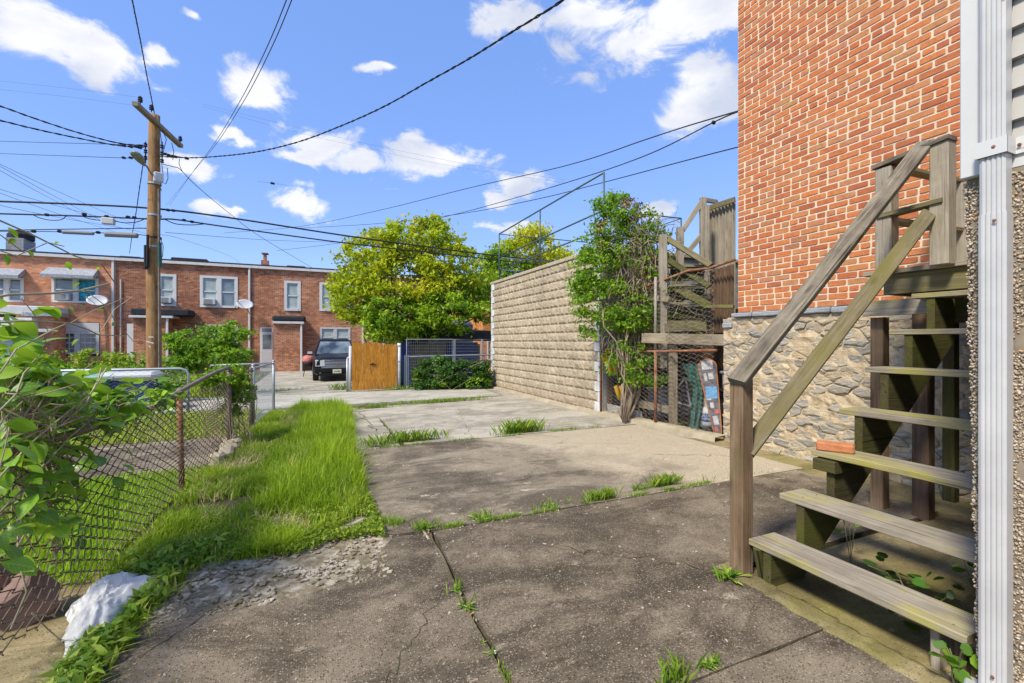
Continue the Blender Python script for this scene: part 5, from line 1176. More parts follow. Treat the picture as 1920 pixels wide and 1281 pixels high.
    window(hC, wc1, inner=('curtain',), fr=.15); window(hC, wc2, double=True, inner=('curtain',), fr=.16); window(hC, wc3, double=True, inner=('curtain',), mat='dish')
    roof(hC, XB, XC, [(XB+1.9, XB+3.0, .15)]); spout(hC, XC-.10)
    a, c, d, e = rc(513, 607, 563, 700, YH-1.5); b = MB(); b.bx(a, c, YH-1.5, YH-.005, zb, e); put('porch', b.mesh(), MAT['fbrickC'], hC)
    b = MB(); b.bx(a-.05, c+.2, YH-1.68, YH-.004, e, e+.13); put('porch_gutter', b.mesh(), MAT['white'], hC); b = MB(); b.bx(a-.08, c+.3, YH-1.60, YH-.003, e+.135, e+.48, 0, .1); put('porch_roof', b.mesh(), MAT['roofblack'], hC); spout(hC, c+.06, zb, e, YH-1.5)
    a, c, d, e = rc(488, 614, 513, 690); b = MB(); b.bx(a, c, YH-.06, YH-.01, zb, e); put('door_frame', b.mesh(), MAT['white'], hC)
    dr = put('door', None, None, hC, (a, YH-.08, zb)); b = MB(); b.bx(a+.08, c-.06, YH-.10, YH-.062, -.1, e-.35); put('leaf', b.mesh(), MAT['dish'], dr); b = MB(); b.bx(a+.14, c-.12, YH-.115, YH-.102, 1.0, e-.45); put('glass', b.mesh(), MAT['glass'], dr); b = MB(); b.bx(a+.1, c-.1, YH-.075, YH-.062, e-.28, e-.06); put('transom', b.mesh(), MAT['glass'], dr)
    for px, z1_, in ((497, 480), (674, 492)):
        a, c, d, e = rc(px-7, z1_, px+7, 512, YH+1); b = MB(); b.bx(a, c, YH+.8, YH+1.3, ztop+.1, e-.3); put('chimney', b.mesh(), MAT['fbrickC'], hC); b = MB(); b.bx(a+.12, c-.12, YH+.9, YH+1.2, e-.3, e+.1); b.bx(a+.02, c-.02, YH+.8, YH+1.3, e+.12, e+.17); put('chimney_pot', b.mesh(), MAT['fbrickC'], hC)
    # ---------- next houses beyond the tree
    hD = thing('brick_row_house', 'brick row house half hidden behind the big yellow green tree', 'house', (XC, YH, 0))
    b = MB(); b.bx(XC+.01, 12.5, YH, YH+9, zb, ztop-.1); put('wall', b.mesh(), MAT['fbrickC'], hD); window(hD, (4.6, 6.0, 3.2, 4.8), double=True); window(hD, (8.0, 9.3, 3.2, 4.8), double=True); window(hD, (4.4, 5.8, .4, 1.8), double=True); roof(hD, XC+.01, 12.5, [], ztop-.1)
    hO = thing('orange_brick_house', 'orange brick house wall seen between the shed and the block garage', 'house', (8.6, 24, 0))
    b = MB(); b.bx(8.75, 13.5, 24.0, 31, -.5, 3.4); put('wall', b.mesh(), MAT['fbrickO'], hO); 
    a, c, d, e = rc(860, 622, 880, 700, 23.9); b = MB(); b.bx(a-.2, c, 23.4, 23.98, -.4, 1.0); b.bx(a, a+.15, 23.5, 23.6, -.4, 2.6); put('porch', b.mesh(), MAT['white'], hO); window(hO, (9.0, 9.3, .4, 1.5), 23.97, fr=.06)
    # far houses left edge continue; backdrop houses beyond
build_row()

# ================================================================= YARD ACROSS THE ALLEY: gate, truck, shed, grill, bins
def build_yard():
    # gate of orange boards
    gt = thing('wooden_gate', 'orange brown board gate with dark latch beside the parked truck', 'gate', (1.0, 14.0, 0))
    x0 = atY(660, 700, 14).x; x1 = atY(744, 700, 14).x; n = 13; w = (x1-x0)/n
    for i in range(n):
        x = x0+w*(i+.5); ht = 1.43-.05*(i/n)*1.2+.015*math.sin(i*2.1)-(.02 if i in (9, 10) else 0); b = MB(); hw = w*.47
        poly = [(-hw, .03+(.04*RN.random() if i > 8 else 0)), (hw, .03), (hw, ht-.03), (hw*.5, ht), (-hw*.5, ht), (-hw, ht-.03)]
        vs = [(z, y_, -.009) for y_, z in poly]+[(z, y_, .009) for y_, z in poly]; m = len(poly)
        b.add(vs, [tuple(range(m-1, -1, -1)), tuple(range(m, 2*m))]+[(k, (k+1) % m, m+(k+1) % m, m+k) for k in range(m)])
        put('board', b.mesh(), MAT['w_gate'], gt, (x, 13.98+RN.uniform(-.004, .004), 0), frame_rot((0, 0, 1), (0, -1, 0)))
    for z in (.3, 1.15): b = MB(); b.bx(x0, x1, 14.0, 14.04, z-.045, z+.045); put('crossbar', b.mesh(), MAT['w_gate'], gt)
    b = MB(); b.box((x0+(x1-x0)*.45, 13.955, .78), (.16, .03, .025), 0, None, .005); b.box((x0+(x1-x0)*.45, 13.96, .79), (.04, .03, .06), 0, None, .005); put('latch', b.mesh(), MAT['black'], gt)
    for (x, h, r, mt, nm) in ((x0-.06, 1.32, .045, 'dish', 'left'), (x0-.13, .95, .028, 'galv', 'l2'), (x1+.07, 1.40, .05, 'quoin', 'right')):
        b = MB(); b.tube([(x, 14.02, -.02), (x+(.02 if nm == 'left' else 0), 14.02, h)], r, 10); 
        if nm == 'left': b.tube([(x-.07, 14.02, .95), (x, 14.02, 1.0)], .03, 8)
        put('gate_post', b.mesh(smooth=True), MAT[mt], gt)
    for z in (.85, 1.32, .35): b = MB(); b.lathe([(.062, -.02), (.062, .02)], (x1+.07, 14.02, z), 10); put('hinge_band', b.mesh(), MAT['galv'], gt)
    # shed / canopy
    sh = thing('dark_shed', 'dark low shed with sloping black roof under the big tree', 'shed', (3.5, 17, gz(17)))
    b = MB(); b.bx(3.0, 5.9, 16.5, 18.5, -.4, 1.35); put('wall', b.mesh(), MAT['shed'], sh)
    for i in range(9): b = MB(); b.bx(3.15+.26*i, 3.15+.26*i+.24, 16.46, 16.497, -.3, 1.3); put('plank', b.mesh(), MAT['shed'], sh)
    b = MB(); b.add([(2.9, 16.2, 1.72), (6.6, 16.2, 1.85), (6.6, 18.8, 1.95), (2.9, 18.8, 1.95), (2.9, 16.2, 1.55), (6.6, 16.2, 1.45), (6.6, 18.8, 1.6), (2.9, 18.8, 1.6)], [(0, 1, 2, 3), (7, 6, 5, 4), (0, 4, 5, 1), (1, 5, 6, 2), (2, 6, 7, 3), (3, 7, 4, 0)]); put('roof', b.mesh(), MAT['roofblack'], sh)
    b = MB(); b.bx(4.55, 5.75, 16.3, 16.44, .2, 1.42, 0, .02); put('blue_panel', b.mesh(), MAT['navy'], sh)
    b = MB(); b.bx(2.75, 3.1, 15.6, 16.4, -.2, 1.45, 0, .03); o = put('dark_bin', b.mesh(), MAT['navy']); tag(o, 'tall dark bin standing just right of the wooden gate', 'bin')
    b = MB(); b.tube([(2.55, 14.35, 0), (2.50, 14.35, .95)], .06, 8); o = put('green_post', b.mesh(), MAT['greenbin']); tag(o, 'dark green post between gate post and ivy fence', 'post')
    b = MB(); b.bx(4.0, 6.6, 19.2, 21.5, .9, 2.4, 0, .2); b.bx(4.1, 4.2, 19.4, 19.5, -.4, .9); b.bx(6.4, 6.5, 19.4, 19.5, -.4, .9); o = put('grey_canopy', b.mesh(), MAT['slategrey']); tag(o, 'pale grey canopy roof behind the dark shed', 'canopy')
    # grill by the porch
    c = P(578, 692, 23.5); gr = thing('charcoal_grill', 'small grill with faded red lid on black legs beside the truck', 'grill', (c.x, c.y, -.35))
    b = MB(); b.lathe([(.05, .30), (.22, .26), (.30, .16), (.31, .0), (.30, -.04)], (c.x, c.y, .45), 16); put('lid', b.mesh(smooth=True), MAT['redlid'], gr); b = MB(); b.lathe([(.30, .44), (.28, .3), (.12, .2)], (c.x, c.y, -.05), 16); put('bowl', b.mesh(smooth=True), MAT['black'], gr)
    for a in (0, 90, 180, 270): q = Vector((math.cos(rad(a+45)), math.sin(rad(a+45)), 0)); b = MB(); b.tube([Vector((c.x, c.y, .25))+q*.18, Vector((c.x, c.y, -.35))+q*.33], .02, 6); put('leg', b.mesh(), MAT['black'], gr)
    # bins by the alley fence
    c = atY(145, 720, 11.9); t = thing('green_trash_bin', 'green trash bin with pale green lid behind the alley fence', 'bin', (c.x, 11.9, 0))
    b = MB(); b.prism([(-.62, -.3), (.62, -.3), (.62, .3), (-.62, .3)], 0, .72); put('body', b.mesh(), MAT['greenbin'], t, (c.x, 11.9, 0)); b = MB(); b.add([(-.68, -.38, .70), (.68, -.38, .70), (.66, .36, .84), (-.66, .36, .84), (-.68, -.38, .74), (.68, -.38, .74), (.6, .36, .88), (-.6, .36, .88)], [(0, 3, 2, 1), (4, 5, 6, 7), (0, 1, 5, 4), (1, 2, 6, 5), (2, 3, 7, 6), (3, 0, 4, 7)]); put('lid', b.mesh(), MAT['greenlid'], t, (c.x, 11.9, 0))
    c = atY(248, 720, 11.9); t = thing('dark_trash_bin', 'navy bin with shiny grey plastic cover next to the green bin', 'bin', (c.x, 11.9, 0))
    b = MB(); b.box((0, 0, .33), (.8, .55, .66), 0, None, .04); put('body', b.mesh(), MAT['navy'], t, (c.x, 11.9, 0)); b = MB(); b.box((0, 0, 0), (.92, .66, .16), 0, None, .06); me = b.mesh(); put('cover', me, MAT['dish'], t, (c.x, 11.9, .74))
    # old brown fence boards in front of house B/C
    f = thing('brown_board_fence', 'short run of old brown fence boards beside the white house door', 'fence', P(460, 690, 24))
    for i in range(11):
        x = P(438+i*4.6, 690, 24); b = MB(); ht = 1.15+.1*math.sin(i*1.7); b.box((0, 0, ht/2), (.115, .025, ht), 0, None, .005); put('board', b.mesh(), MAT['w_oldfence'], f, (x.x, x.y, -.35+.02*(i % 3)), Euler((0, 0, 0)))
build_yard()

def build_truck():
    cx, cy, gz0 = 1.02, 21.9, -.35
    t = thing('parked_truck', 'black full-size pickup truck parked nose-out on the pad behind the gate', 'truck', (cx, cy, gz0))
    def pt(x, y, z): return (cx+x, cy+y, gz0+z)
    # lofted lower body
    secs = [(.0, .80, .42, .98, .99), (.05, .93, .34, 1.00, 1.03), (.22, .99, .30, 1.06, 1.10), (.7, 1.0, .30, 1.10, 1.17), (1.35, 1.0, .30, 1.14, 1.22), (2.2, 1.0, .30, 1.16, 1.20), (5.45, 1.0, .34, 1.16, 1.20), (5.6, .95, .42, 1.10, 1.12)]
    b = MB(); vs = []
    for (y, w, z0, zs_, zt) in secs:
        half = [(w*.86, z0), (w, z0+.12), (w*1.005, .78), (w*.985, zs_-.07), (w*.90, zs_), (w*.5, zt)]
        ring = [(-x, z) for x, z in half] + [(x, z) for x, z in reversed(half)]
        vs += [pt(x, y, z) for x, z in ring]
    n = 12; b.add(vs, [(i*n+k, (i+1)*n+k, (i+1)*n+(k+1) % n, i*n+(k+1) % n) for i in range(len(secs)-1) for k in range(n)] + [tuple(range(n)), tuple((len(secs)-1)*n+k for k in range(n-1, -1, -1))])
    put('body', b.mesh(smooth=False), MAT['carpaint'], t)
    # cabin shell
    b = MB(); lo = [(-.92, 1.25, 1.16), (.92, 1.25, 1.16), (.94, 4.0, 1.16), (-.94, 4.0, 1.16)]; up = [(-.70, 2.02, 1.86), (.70, 2.02, 1.86), (.72, 3.7, 1.88), (-.72, 3.7, 1.88)]
    b.add([pt(*q) for q in lo+up], [(0, 1, 5, 4), (1, 2, 6, 5), (2, 3, 7, 6), (3, 0, 4, 7), (4, 5, 6, 7)]); put('cabin', b.mesh(), MAT['carpaint'], t)
    b = MB(); b.add([pt(-.73, 1.98, 1.84), pt(.73, 1.98, 1.84), pt(.74, 3.75, 1.86), pt(-.74, 3.75, 1.86), pt(-.58, 2.15, 1.925), pt(.58, 2.15, 1.925), pt(.60, 3.6, 1.935), pt(-.60, 3.6, 1.935)], [(0, 1, 5, 4), (1, 2, 6, 5), (2, 3, 7, 6), (3, 0, 4, 7), (4, 5, 6, 7)]); put('roof', b.mesh(), MAT['carpaint'], t)
    for s in (-1, 1): b = MB(); b.tube([pt(s*.62, 2.2, 1.93), pt(s*.62, 2.3, 1.98), pt(s*.62, 3.5, 1.98), pt(s*.62, 3.6, 1.93)], .02, 6); put('roof_rail', b.mesh(), MAT['galv'], t)
    b = MB(); b.add([pt(-.84, 1.275, 1.215), pt(.84, 1.275, 1.215), pt(.66, 1.93, 1.80), pt(-.66, 1.93, 1.80)], [(0, 1, 2, 3)])
    b.add([pt(-.84, 1.29, 1.205), pt(.84, 1.29, 1.205), pt(.66, 1.945, 1.79), pt(-.66, 1.945, 1.79)], [(3, 2, 1, 0)]); put('windshield', b.mesh(), MAT['carglass'], t)
    for s in (-1, 1):
        b = MB(); b.add([pt(s*.935, 1.62, 1.22), pt(s*.945, 3.8, 1.22), pt(s*.745, 3.55, 1.78), pt(s*.735, 2.10, 1.78)], [(0, 1, 2, 3) if s > 0 else (3, 2, 1, 0)]); put('side_window', b.mesh(), MAT['carglass'], t)
        b = MB(); b.box(pt(s*1.12, 1.62, 1.24), (.22, .12, .2), 0, None, .04); mi = put('mirror', b.mesh(), MAT['black'], t); b = MB(); b.box(pt(s*1.12, 1.555, 1.275), (.22, .03, .12), 0, None, .01); put('mirror_cap', b.mesh(), MAT['chrome'], mi)
        # headlight stack
        b = MB(); b.add([pt(s*.52, -.012, .98), pt(s*.90, .05, .99), pt(s*.93, .07, .78), pt(s*.93, .07, .68), pt(s*.50, -.015, .68), pt(s*.50, -.015, .8)], [(0, 1, 2, 3, 4, 5) if s < 0 else (5, 4, 3, 2, 1, 0)])
        b.box(pt(s*.70, .03, .83), (.40, .06, .30), 0, Euler((0, 0, s*.12)).to_matrix(), .02); put('headlight', b.mesh(), MAT['lens'], t)
        b = MB(); b.box(pt(s*.70, .005, .71), (.42, .06, .05), 0, Euler((0, 0, s*.12)).to_matrix(), .01); put('turn_signal', b.mesh(), MAT['chrome'], t)
        b = MB(); rot = Euler((rad(90), 0, 0)).to_matrix(); b.lathe([(.055, -.02), (.055, .03), (.02, .04)], pt(s*.70, -.03, .44), 12, 0, rot); put('fog_lamp', b.mesh(), MAT['lens'], t)
        for yy in (.95, 4.45):
            w = put('wheel', None, None, t, pt(s*.93, yy, .40)); rot = Euler((0, rad(90), 0)).to_matrix()
            b = MB(); b.lathe([(.24, -.13), (.37, -.13), (.40, -.10), (.40, .10), (.37, .13), (.24, .13)], pt(s*.87, yy, .40), 24, 0, rot); put('tyre', b.mesh(smooth=False), MAT['black'], w)
            b = MB(); b.lathe([(.05, -.145), (.24, -.135), (.245, .135), (.05, .145)], pt(s*.87, yy, .40), 18, 0, rot); put('rim', b.mesh(), MAT['chrome'], w)
    b = MB(); b.box(pt(0, .01, .80), (.98, .06, .30), 0, None, .02); put('grille', b.mesh(), MAT['grille'], t)
    for z in (.965, .835, .635): b = MB(); b.box(pt(0, -.03, z), (1.02 if z > .7 else 1.3, .04, .035), 0, None, .008); put('grille_bar', b.mesh(), MAT['chrome'], t)
    b = MB(); b.prism([(-.11, -.02), (-.04, -.02), (-.04, -.045), (.04, -.045), (.04, -.02), (.11, -.02), (.09, .02), (.04, .02), (.04, .045), (-.04, .045), (-.04, .02), (-.09, .02)], 0, .02, fn=lambda q: Vector(pt(q.x, -.055-q.z, .86+q.y))); put('emblem', b.mesh(), MAT['yellow'] if False else MAT['chrome'], t)
    b = MB(); b.box(pt(0, -.02, .50), (1.86, .12, .22), 0, None, .04); b.box(pt(0, -.035, .345), (1.6, .10, .10), 0, None, .03); put('bumper', b.mesh(), MAT['carpaint'], t)
    b = MB(); b.box(pt(0, -.088, .47), (.36, .012, .18), 0, None, .004); pl = put('number_plate', b.mesh(), MAT['plate'], t)
    b = MB()
    for k in range(6): b.box(pt(-.11+.044*k, -.096, .465), (.024, .004, .06))
    put('plate_marks', b.mesh(), MAT['navy'], pl)
    for s in (-1, 1): b = MB(); b.tube([pt(s*.1, 1.22, 1.225), pt(s*.1+.42*(1 if s > 0 else -1), 1.26, 1.245)], .013, 5); put('wiper', b.mesh(), MAT['black'], t)
    b = MB(); b.add([pt(-.55, .12, 1.075), pt(.55, .12, 1.075), pt(.62, 1.2, 1.24), pt(-.62, 1.2, 1.24), pt(-.66, .12, 1.04), pt(.66, .12, 1.04), pt(.75, 1.2, 1.19), pt(-.75, 1.2, 1.19)], [(0, 1, 2, 3), (4, 0, 3, 7), (1, 5, 6, 2), (4, 5, 1, 0)]); put('hood_bulge', b.mesh(), MAT['carpaint'], t)
build_truck()

# ================================================================= UTILITY POLE AND CABLES
def build_pole():
    bx, by = atY(287, 690, 14.3).x, 14.3
    d0 = Vector((bx, by, 0)).dot(FW)
    t = thing('utility_pole', 'brown wooden utility pole with tilted crossarm and street light', 'utility pole', (bx, by, 0))
    top = EYE+(640.5-216)/FPX*d0; b = MB(); pts = []; rr = []
    for i in range(13):
        u = i/12; pts.append((bx+.03*noise.noise(Vector((u*3, 0, 0)))+.03*u, by, -.1+(top+.1)*u)); rr.append(.172-.055*u+.004*noise.noise(Vector((u*9, 4, 0))))
    me_b = MB(); me_b.tube(pts, rr, 18)
    me = me_b.mesh(smooth=True)
    # grain along the pole: local X up
    rot = Matrix(((0, 0, 1), (0, 1, 0), (-1, 0, 0))).transposed()  # world->local
    R_ = frame_rot((0, 0, 1), (1, 0, 0)); me.transform(R_.to_4x4().inverted()); put('shaft', me, MAT['w_pole'], t, (0, 0, 0), R_)
    board('crossarm', t, MAT['w_neigh'], P(253, 194, 10.55), P(339, 274, 12.9), .12, .10, (0, 0, 1))
    def insul(p, s=1.0, up=True):
        b = MB(); b.lathe([(.012, -.06), (.012, 0), (.05, .0), (.035, .03), (.055, .04), (.03, .08), (.05, .09), (.02, .13)], p, 10); put('insulator', b.mesh(), MAT['wire'], t)
    for p in (P(263, 191, 10.7), P(284, 206, 11.6), P(338, 264, 12.8)): insul(p)
    for (x, ys) in ((273, (272, 284, 296)), (304, (275, 288, 302))):
        a = P(x, 266, 11.6); c = P(x, 306, 11.6); b = MB(); b.tube([a, c], .015, 6); put('rack', b.mesh(), MAT['wire'], t)
        for y in ys: b = MB(); p = P(x, y, 11.55); b.lathe([(.02, -.05), (.045, -.03), (.025, 0), (.045, .03), (.02, .05)], p, 9); put('spool', b.mesh(), MAT['wire'], t)
    # street light
    sl = put('street_light', None, None, t, P(262, 297, 11.2)); b = MB(); b.tube([P(291, 340, 11.5), P(284, 326, 11.4), P(276, 313, 11.2), P(271, 308, 11.15)], .022, 7); put('arm', b.mesh(), MAT['lampgreen'], sl)
    A, B = P(272, 311, 11.15), P(250, 284, 10.7); rot = frame_rot(B-A, (0, 0, 1)); L = (B-A).length; b = MB(); vs = []
    ss = [(-.5, .02, .02), (-.35, .05, .05), (-.1, .10, .06), (.2, .13, .06), (.42, .10, .05), (.5, .03, .02)]
    for (u, w, h) in ss: vs += [(u*L, w*math.cos(k*math.pi/4), h*math.sin(k*math.pi/4)) for k in range(8)]
    b.add(vs, [(i*8+k, (i+1)*8+k, (i+1)*8+(k+1) % 8, i*8+(k+1) % 8) for i in range(5) for k in range(8)]+[tuple(range(8)), tuple(40+k for k in range(7, -1, -1))]); put('lamp_head', b.mesh(), MAT['lampgreen'], sl, (A+B)/2, rot)
    b = MB(); b.box((0, 0, 0), (.19, .16, .24), 0, None, .02); put('meter_box', b.mesh(), MAT['dish'], t, P(297, 333, 11.4), Euler((0, 0, rad(25)))); b = MB(); b.lathe([(.168, -.03), (.168, .03)], pts[0], 18)
    for y in (345, 404, 446, 463): p = P(287, y, d0); b = MB(); b.lathe([(.152, -.022), (.152, .022)], (bx+.03, by, p.z), 18); put('band', b.mesh(), MAT['galv'] if y != 446 else MAT['wire'], t)
    b = MB(); p0 = P(298, 355, 11.5); p1 = P(299, 690, 11.5); b.tube([p0, p1], .028, 6); put('conduit', b.mesh(), MAT['brownpipe'], t)
    b = MB(); b.tube([P(273, 460, 11.4), P(273, 505, 11.4)], .04, 7); b.tube([P(277, 440, 11.4), P(276, 500, 11.4)], .03, 7); put('cable_head', b.mesh(), MAT['wire'], t); b = MB(); b.tube([P(299, 455, 11.45), P(300, 500, 11.45)], .045, 7); put('cable_head', b.mesh(), MAT['greenbin'], t)
    b = MB()
    for (x, y, ln, a) in ((283, 632, .1, 0), (281, 642, .16, .3), (281, 650, .05, 1)): b.box(P(x, y, 11.3), (ln, .02, .03), 0, Euler((0, a, 0)).to_matrix())
    put('paper_notice', b.mesh(), MAT['white'], t)
    # little hanging loops
    for pl in ([(303, 305), (306, 330), (300, 350), (303, 358)], [(314, 315), (315, 335), (311, 345), (305, 343)], [(305, 245), (312, 262), (306, 285), (304, 300)], [(322, 268), (326, 285), (324, 300)], [(290, 216), (300, 245), (304, 275)], [(302, 450), (306, 462), (305, 480), (300, 490)]):
        b = MB(); b.tube([P(x, y, 11.5) for x, y in pl], .008, 4); put('jumper_wire', b.mesh(), MAT['wire'], t)
def cable(pts, r, label, mat='wire', twist=0, cat='cable', name='cable', n=5, beads=None):
    """pts: (px,py,distance) supports; smooth curve between"""
    W = [P(*p) for p in pts]; out = []
    for i in range(len(W)-1):
        p0, p1, p2, p3 = W[max(i-1, 0)], W[i], W[i+1], W[min(i+2, len(W)-1)]; m = max(6, int((p2-p1).length/(.12 if twist else .5))); m = min(m, 140)
        for k in range(m):
            u = k/m; out.append(.5*((2*p1)+(-p0+p2)*u+(2*p0-5*p1+4*p2-p3)*u*u+(-p0+3*p1-3*p2+p3)*u**3))
    out.append(W[-1]); b = MB()
    if twist:
        L = 0; A, B = [], []
        for i, p in enumerate(out):
            if i: L += (p-out[i-1]).length
            q = L*2*math.pi/.38; o = Vector((math.cos(q)*.3, math.cos(q)*.3, math.sin(q)))*r*1.1; A.append(p+o); B.append(p-o)
        b.tube(A, r, 4); b.tube(B, r*.85, 4)
    else: b.tube(out, r, n)
    if beads:
        for (x, y, d) in beads: b.lathe([(.012, -.05), (.035, -.03), (.035, .03), (.012, .05)], P(x, y, d), 6, 0, Euler((0, rad(90), rad(20))).to_matrix())
    o = put(name, b.mesh(), MAT[mat]); tag(o, label, cat); return o
def build_cables():
    Y = 14.3
    def dY(px): return Y/(FW.y+RT.y*(px-960)/FPX)
    def seq(l): return [(x, y, dY(x)) for x, y in l]
    cable(seq([(-60, 377), (0, 378), (140, 383), (285, 391), (420, 407), (640, 441), (800, 463), (935, 480), (1075, 494)]), .024, 'upper thick black cable crossing the photo along the alley', beads=seq([(315, 394), (325, 395)]))
    cable(seq([(-60, 399), (0, 401), (140, 405), (285, 411), (330, 412), (420, 425), (640, 455), (800, 473), (935, 488), (1080, 505)]), .020, 'lower thick black cable along the alley with a lash wire', beads=seq([(88, 403), (158, 402), (200, 406), (240, 407), (252, 408), (345, 413), (360, 416)]))
    cable(seq([(60, 402), (75, 409), (95, 413), (115, 412), (125, 404)]), .010, 'short drooping loop under the lower black cable at the left'); cable(seq([(153, 405), (170, 411), (195, 414)]), .010, 'thin lead running from the cable to the small grey splice box')
    cable(seq([(213, 414), (235, 418), (258, 416), (275, 409)]), .012, 'lead from the small grey splice box up to the pole')
    cable(seq([(310, 412), (330, 420), (360, 422), (385, 420)]), .012, 'drooping jumper just right of the pole under the cable')
    cable(seq([(-60, 432), (0, 432), (120, 430), (278, 428)]), .012, 'thin cable carrying the two long splice closures, upper strand', beads=seq([(63, 434)]))
    cable(seq([(-60, 434), (0, 434), (64, 434), (115, 435), (196, 437), (260, 440), (283, 444)]), .010, 'thin strand directly above the long grey splice closures', beads=seq([(112, 434), (184, 436)]))
    for (x0, y0, x1, y1, r, lb) in ((116, 435, 177, 438, .045, 'slim grey splice closure hanging left of the pole'), (195, 439, 260, 442, .065, 'thick grey splice closure hanging next to the pole')):
        A, B = P(x0, y0, dY(x0)), P(x1, y1, dY(x1)); b = MB(); u = lambda f: A.lerp(B, f); b.tube([u(0), u(.03), u(.06), u(.94), u(.97), u(1)], [.02, r*.8, r, r, r*.8, .02], 10); b.tube([u(.02)+Vector((0, 0, -r*.7)), u(.98)+Vector((0, 0, -r*.7))], r*.35, 6)
        o = put('splice_closure', b.mesh(), MAT['acgrille']); tag(o, lb, 'cable closure', 'grey closures hanging on the cables')
    b = MB(); b.box((0, 0, 0), (.26, .14, .16), 0, None, .02); o = put('splice_box', b.mesh(), MAT['dish'], None, P(203, 415, dY(203))); tag(o, 'small grey box hung on the cable above the closures', 'cable box')
    cable([(297, 293, 11.6), (345, 296, 11.3), (400, 294, 10.8), (480, 285, 10.0), (560, 266, 9.2), (640, 236, 8.4), (720, 200, 7.5), (800, 155, 6.7), (880, 110, 5.9), (960, 60, 5.1), (1055, 1, 4.3), (1100, -40, 4.0)], .010, 'twisted black service cable from the pole sweeping up to the top right', twist=1)
    cable([(303, 285, 11.6), (320, 291, 11.5), (345, 296, 11.3)], .012, 'beaded bundle of splices just right of the pole', beads=[(310, 289, 11.5), (316, 291, 11.5), (324, 293, 11.4), (328, 294, 11.4), (350, 297, 11.2)])
    cable([(293, 232, 11.6), (287, 200, 11.5), (275, 140, 10.4), (262, 70, 9.0), (248, 0, 7.9), (238, -60, 7.0)], .010, 'twisted black cable rising from the pole top out of the frame', twist=1)
    for dx, lb in ((0, 'left of the two close overhead lines rising steeply past the cloud'), (10, 'right of the two close overhead lines rising steeply past the cloud')):
        cable([(545+dx, -20, 7.5), (500+dx*.9, 90, 9.5), (450+dx*.7, 190, 13), (400+dx*.4, 272, 19), (360, 325, 27), (318-dx*.6, 385, 45)], .009, lb)
    cable([(272, 273, 11.6), (225, 269, 11.2), (150, 250, 10.6), (70, 224, 10.0), (0, 199, 9.4), (-60, 180, 9)], .011, 'upper of the two dark twisted lines from pole to the left edge', twist=1)
    cable([(272, 276, 11.6), (222, 273, 11.2), (150, 260, 10.6), (70, 243, 10.0), (0, 226, 9.4), (-60, 212, 9)], .011, 'lower of the two dark twisted lines from pole to the left edge', twist=1, beads=[(232, 273, 11.2), (245, 275, 11.3), (255, 275, 11.4), (262, 277, 11.5)])
    cable([(274, 273, 11.6), (225, 271, 12.4), (110, 268, 14), (0, 265, 16), (-60, 264, 17)], .008, 'straight thin line left of the pole above the lamp'); cable([(274, 297, 11.6), (225, 296, 12.4), (110, 292, 14), (0, 288, 16), (-60, 286, 17)], .008, 'straight thin line left of the pole level with the lamp', beads=[(232, 296, 12.3), (245, 296, 12.1), (258, 297, 11.9)])
    for k, (y0, y1, x1, yy, nm) in enumerate(((308, 410, 225, 360, 'top'), (312, 418, 200, 362, 'second'), (320, 405, 160, 366, 'third'), (355, 420, 240, 390, 'fourth'), (362, 430, 200, 398, 'fifth'), (385, 432, 250, 412, 'lowest'))):
        cable([(-40, y0-18, 14), (0, y0, 15), (x1*.5, (y0+y1)/2+2, 19), (x1, y1, 26), (x1+40, y1+12, 32)], .008, nm+' of the thin lines slanting down from the left edge towards the pole', 'wiregrey')
    for y, nm in ((152, 'upper'), (168, 'lower')): cable([(-40, y-3, 26), (0, y, 26), (130, y+14, 26), (255, y+30, 26)], .006, nm+' faint high line in the upper left sky', 'wiregrey')
    cable([(268, 310, 11.2), (262, 350, 11.3), (255, 400, 12), (248, 440, 14), (243, 475, 20)], .009, 'twisted drop wire hanging down from under the street lamp', twist=1)
    cable([(305, 308, 11.6), (325, 313, 12), (338, 318, 12.5), (370, 350, 14), (430, 400, 18), (490, 445, 22), (590, 505, 30.5)], .010, 'service drop from the pole slanting down to the brick house roof'); cable([(342, 322, 12.6), (336, 308, 12.4), (337, 298, 12.2)], .008, 'curled tail of wire above the slanting service drop')
    cable([(305, 395, 12), (330, 470, 20), (420, 560, 30), (425, 590, 31.3)], .006, 'thin drop wire running to the middle brick house wall') if False else None
    cable([(1395, 205, 8.0), (1290, 236, 9.5), (1210, 262, 11), (1064, 310, 14), (882, 352, 19), (700, 397, 26), (560, 425, 34), (420, 437, 42)], .014, 'upper dark line crossing to the brick house corner at right')
    cable([(1395, 206, 8.0), (1345, 226, 8.6), (1210, 292, 11), (1064, 342, 14), (900, 390, 19), (813, 412, 22), (660, 452, 30), (520, 470, 38)], .013, 'middle dark line crossing to the brick house corner at right', beads=[(1338, 230, 8.7)])
    cable([(1395, 273, 8.2), (1290, 300, 9.5), (1132, 342, 12.5), (1000, 375, 15), (850, 403, 20), (700, 420, 27), (560, 428, 34)], .012, 'lowest dark line crossing to the brick house corner at right')
    for dy, nm in ((0, 'upper'), (9, 'lower')): cable([(380, 195+dy*.5, 28), (560, 240+dy, 28), (700, 272+dy, 28), (850, 303+dy, 28), (1060, 338+dy*.6, 28)], .005, nm+' faint line passing through the middle clouds', 'wiregrey')
    cable([(310, 436, 12), (520, 451, 18), (700, 456, 24)], .007, 'thin line leaving the pole to the right just under the black cables', 'wiregrey')
    cable([(300, 440, 12), (345, 450, 16), (430, 480, 26), (455, 498, 31)], .006, 'thin drop from the pole to the roof edge of the middle house', 'wiregrey')
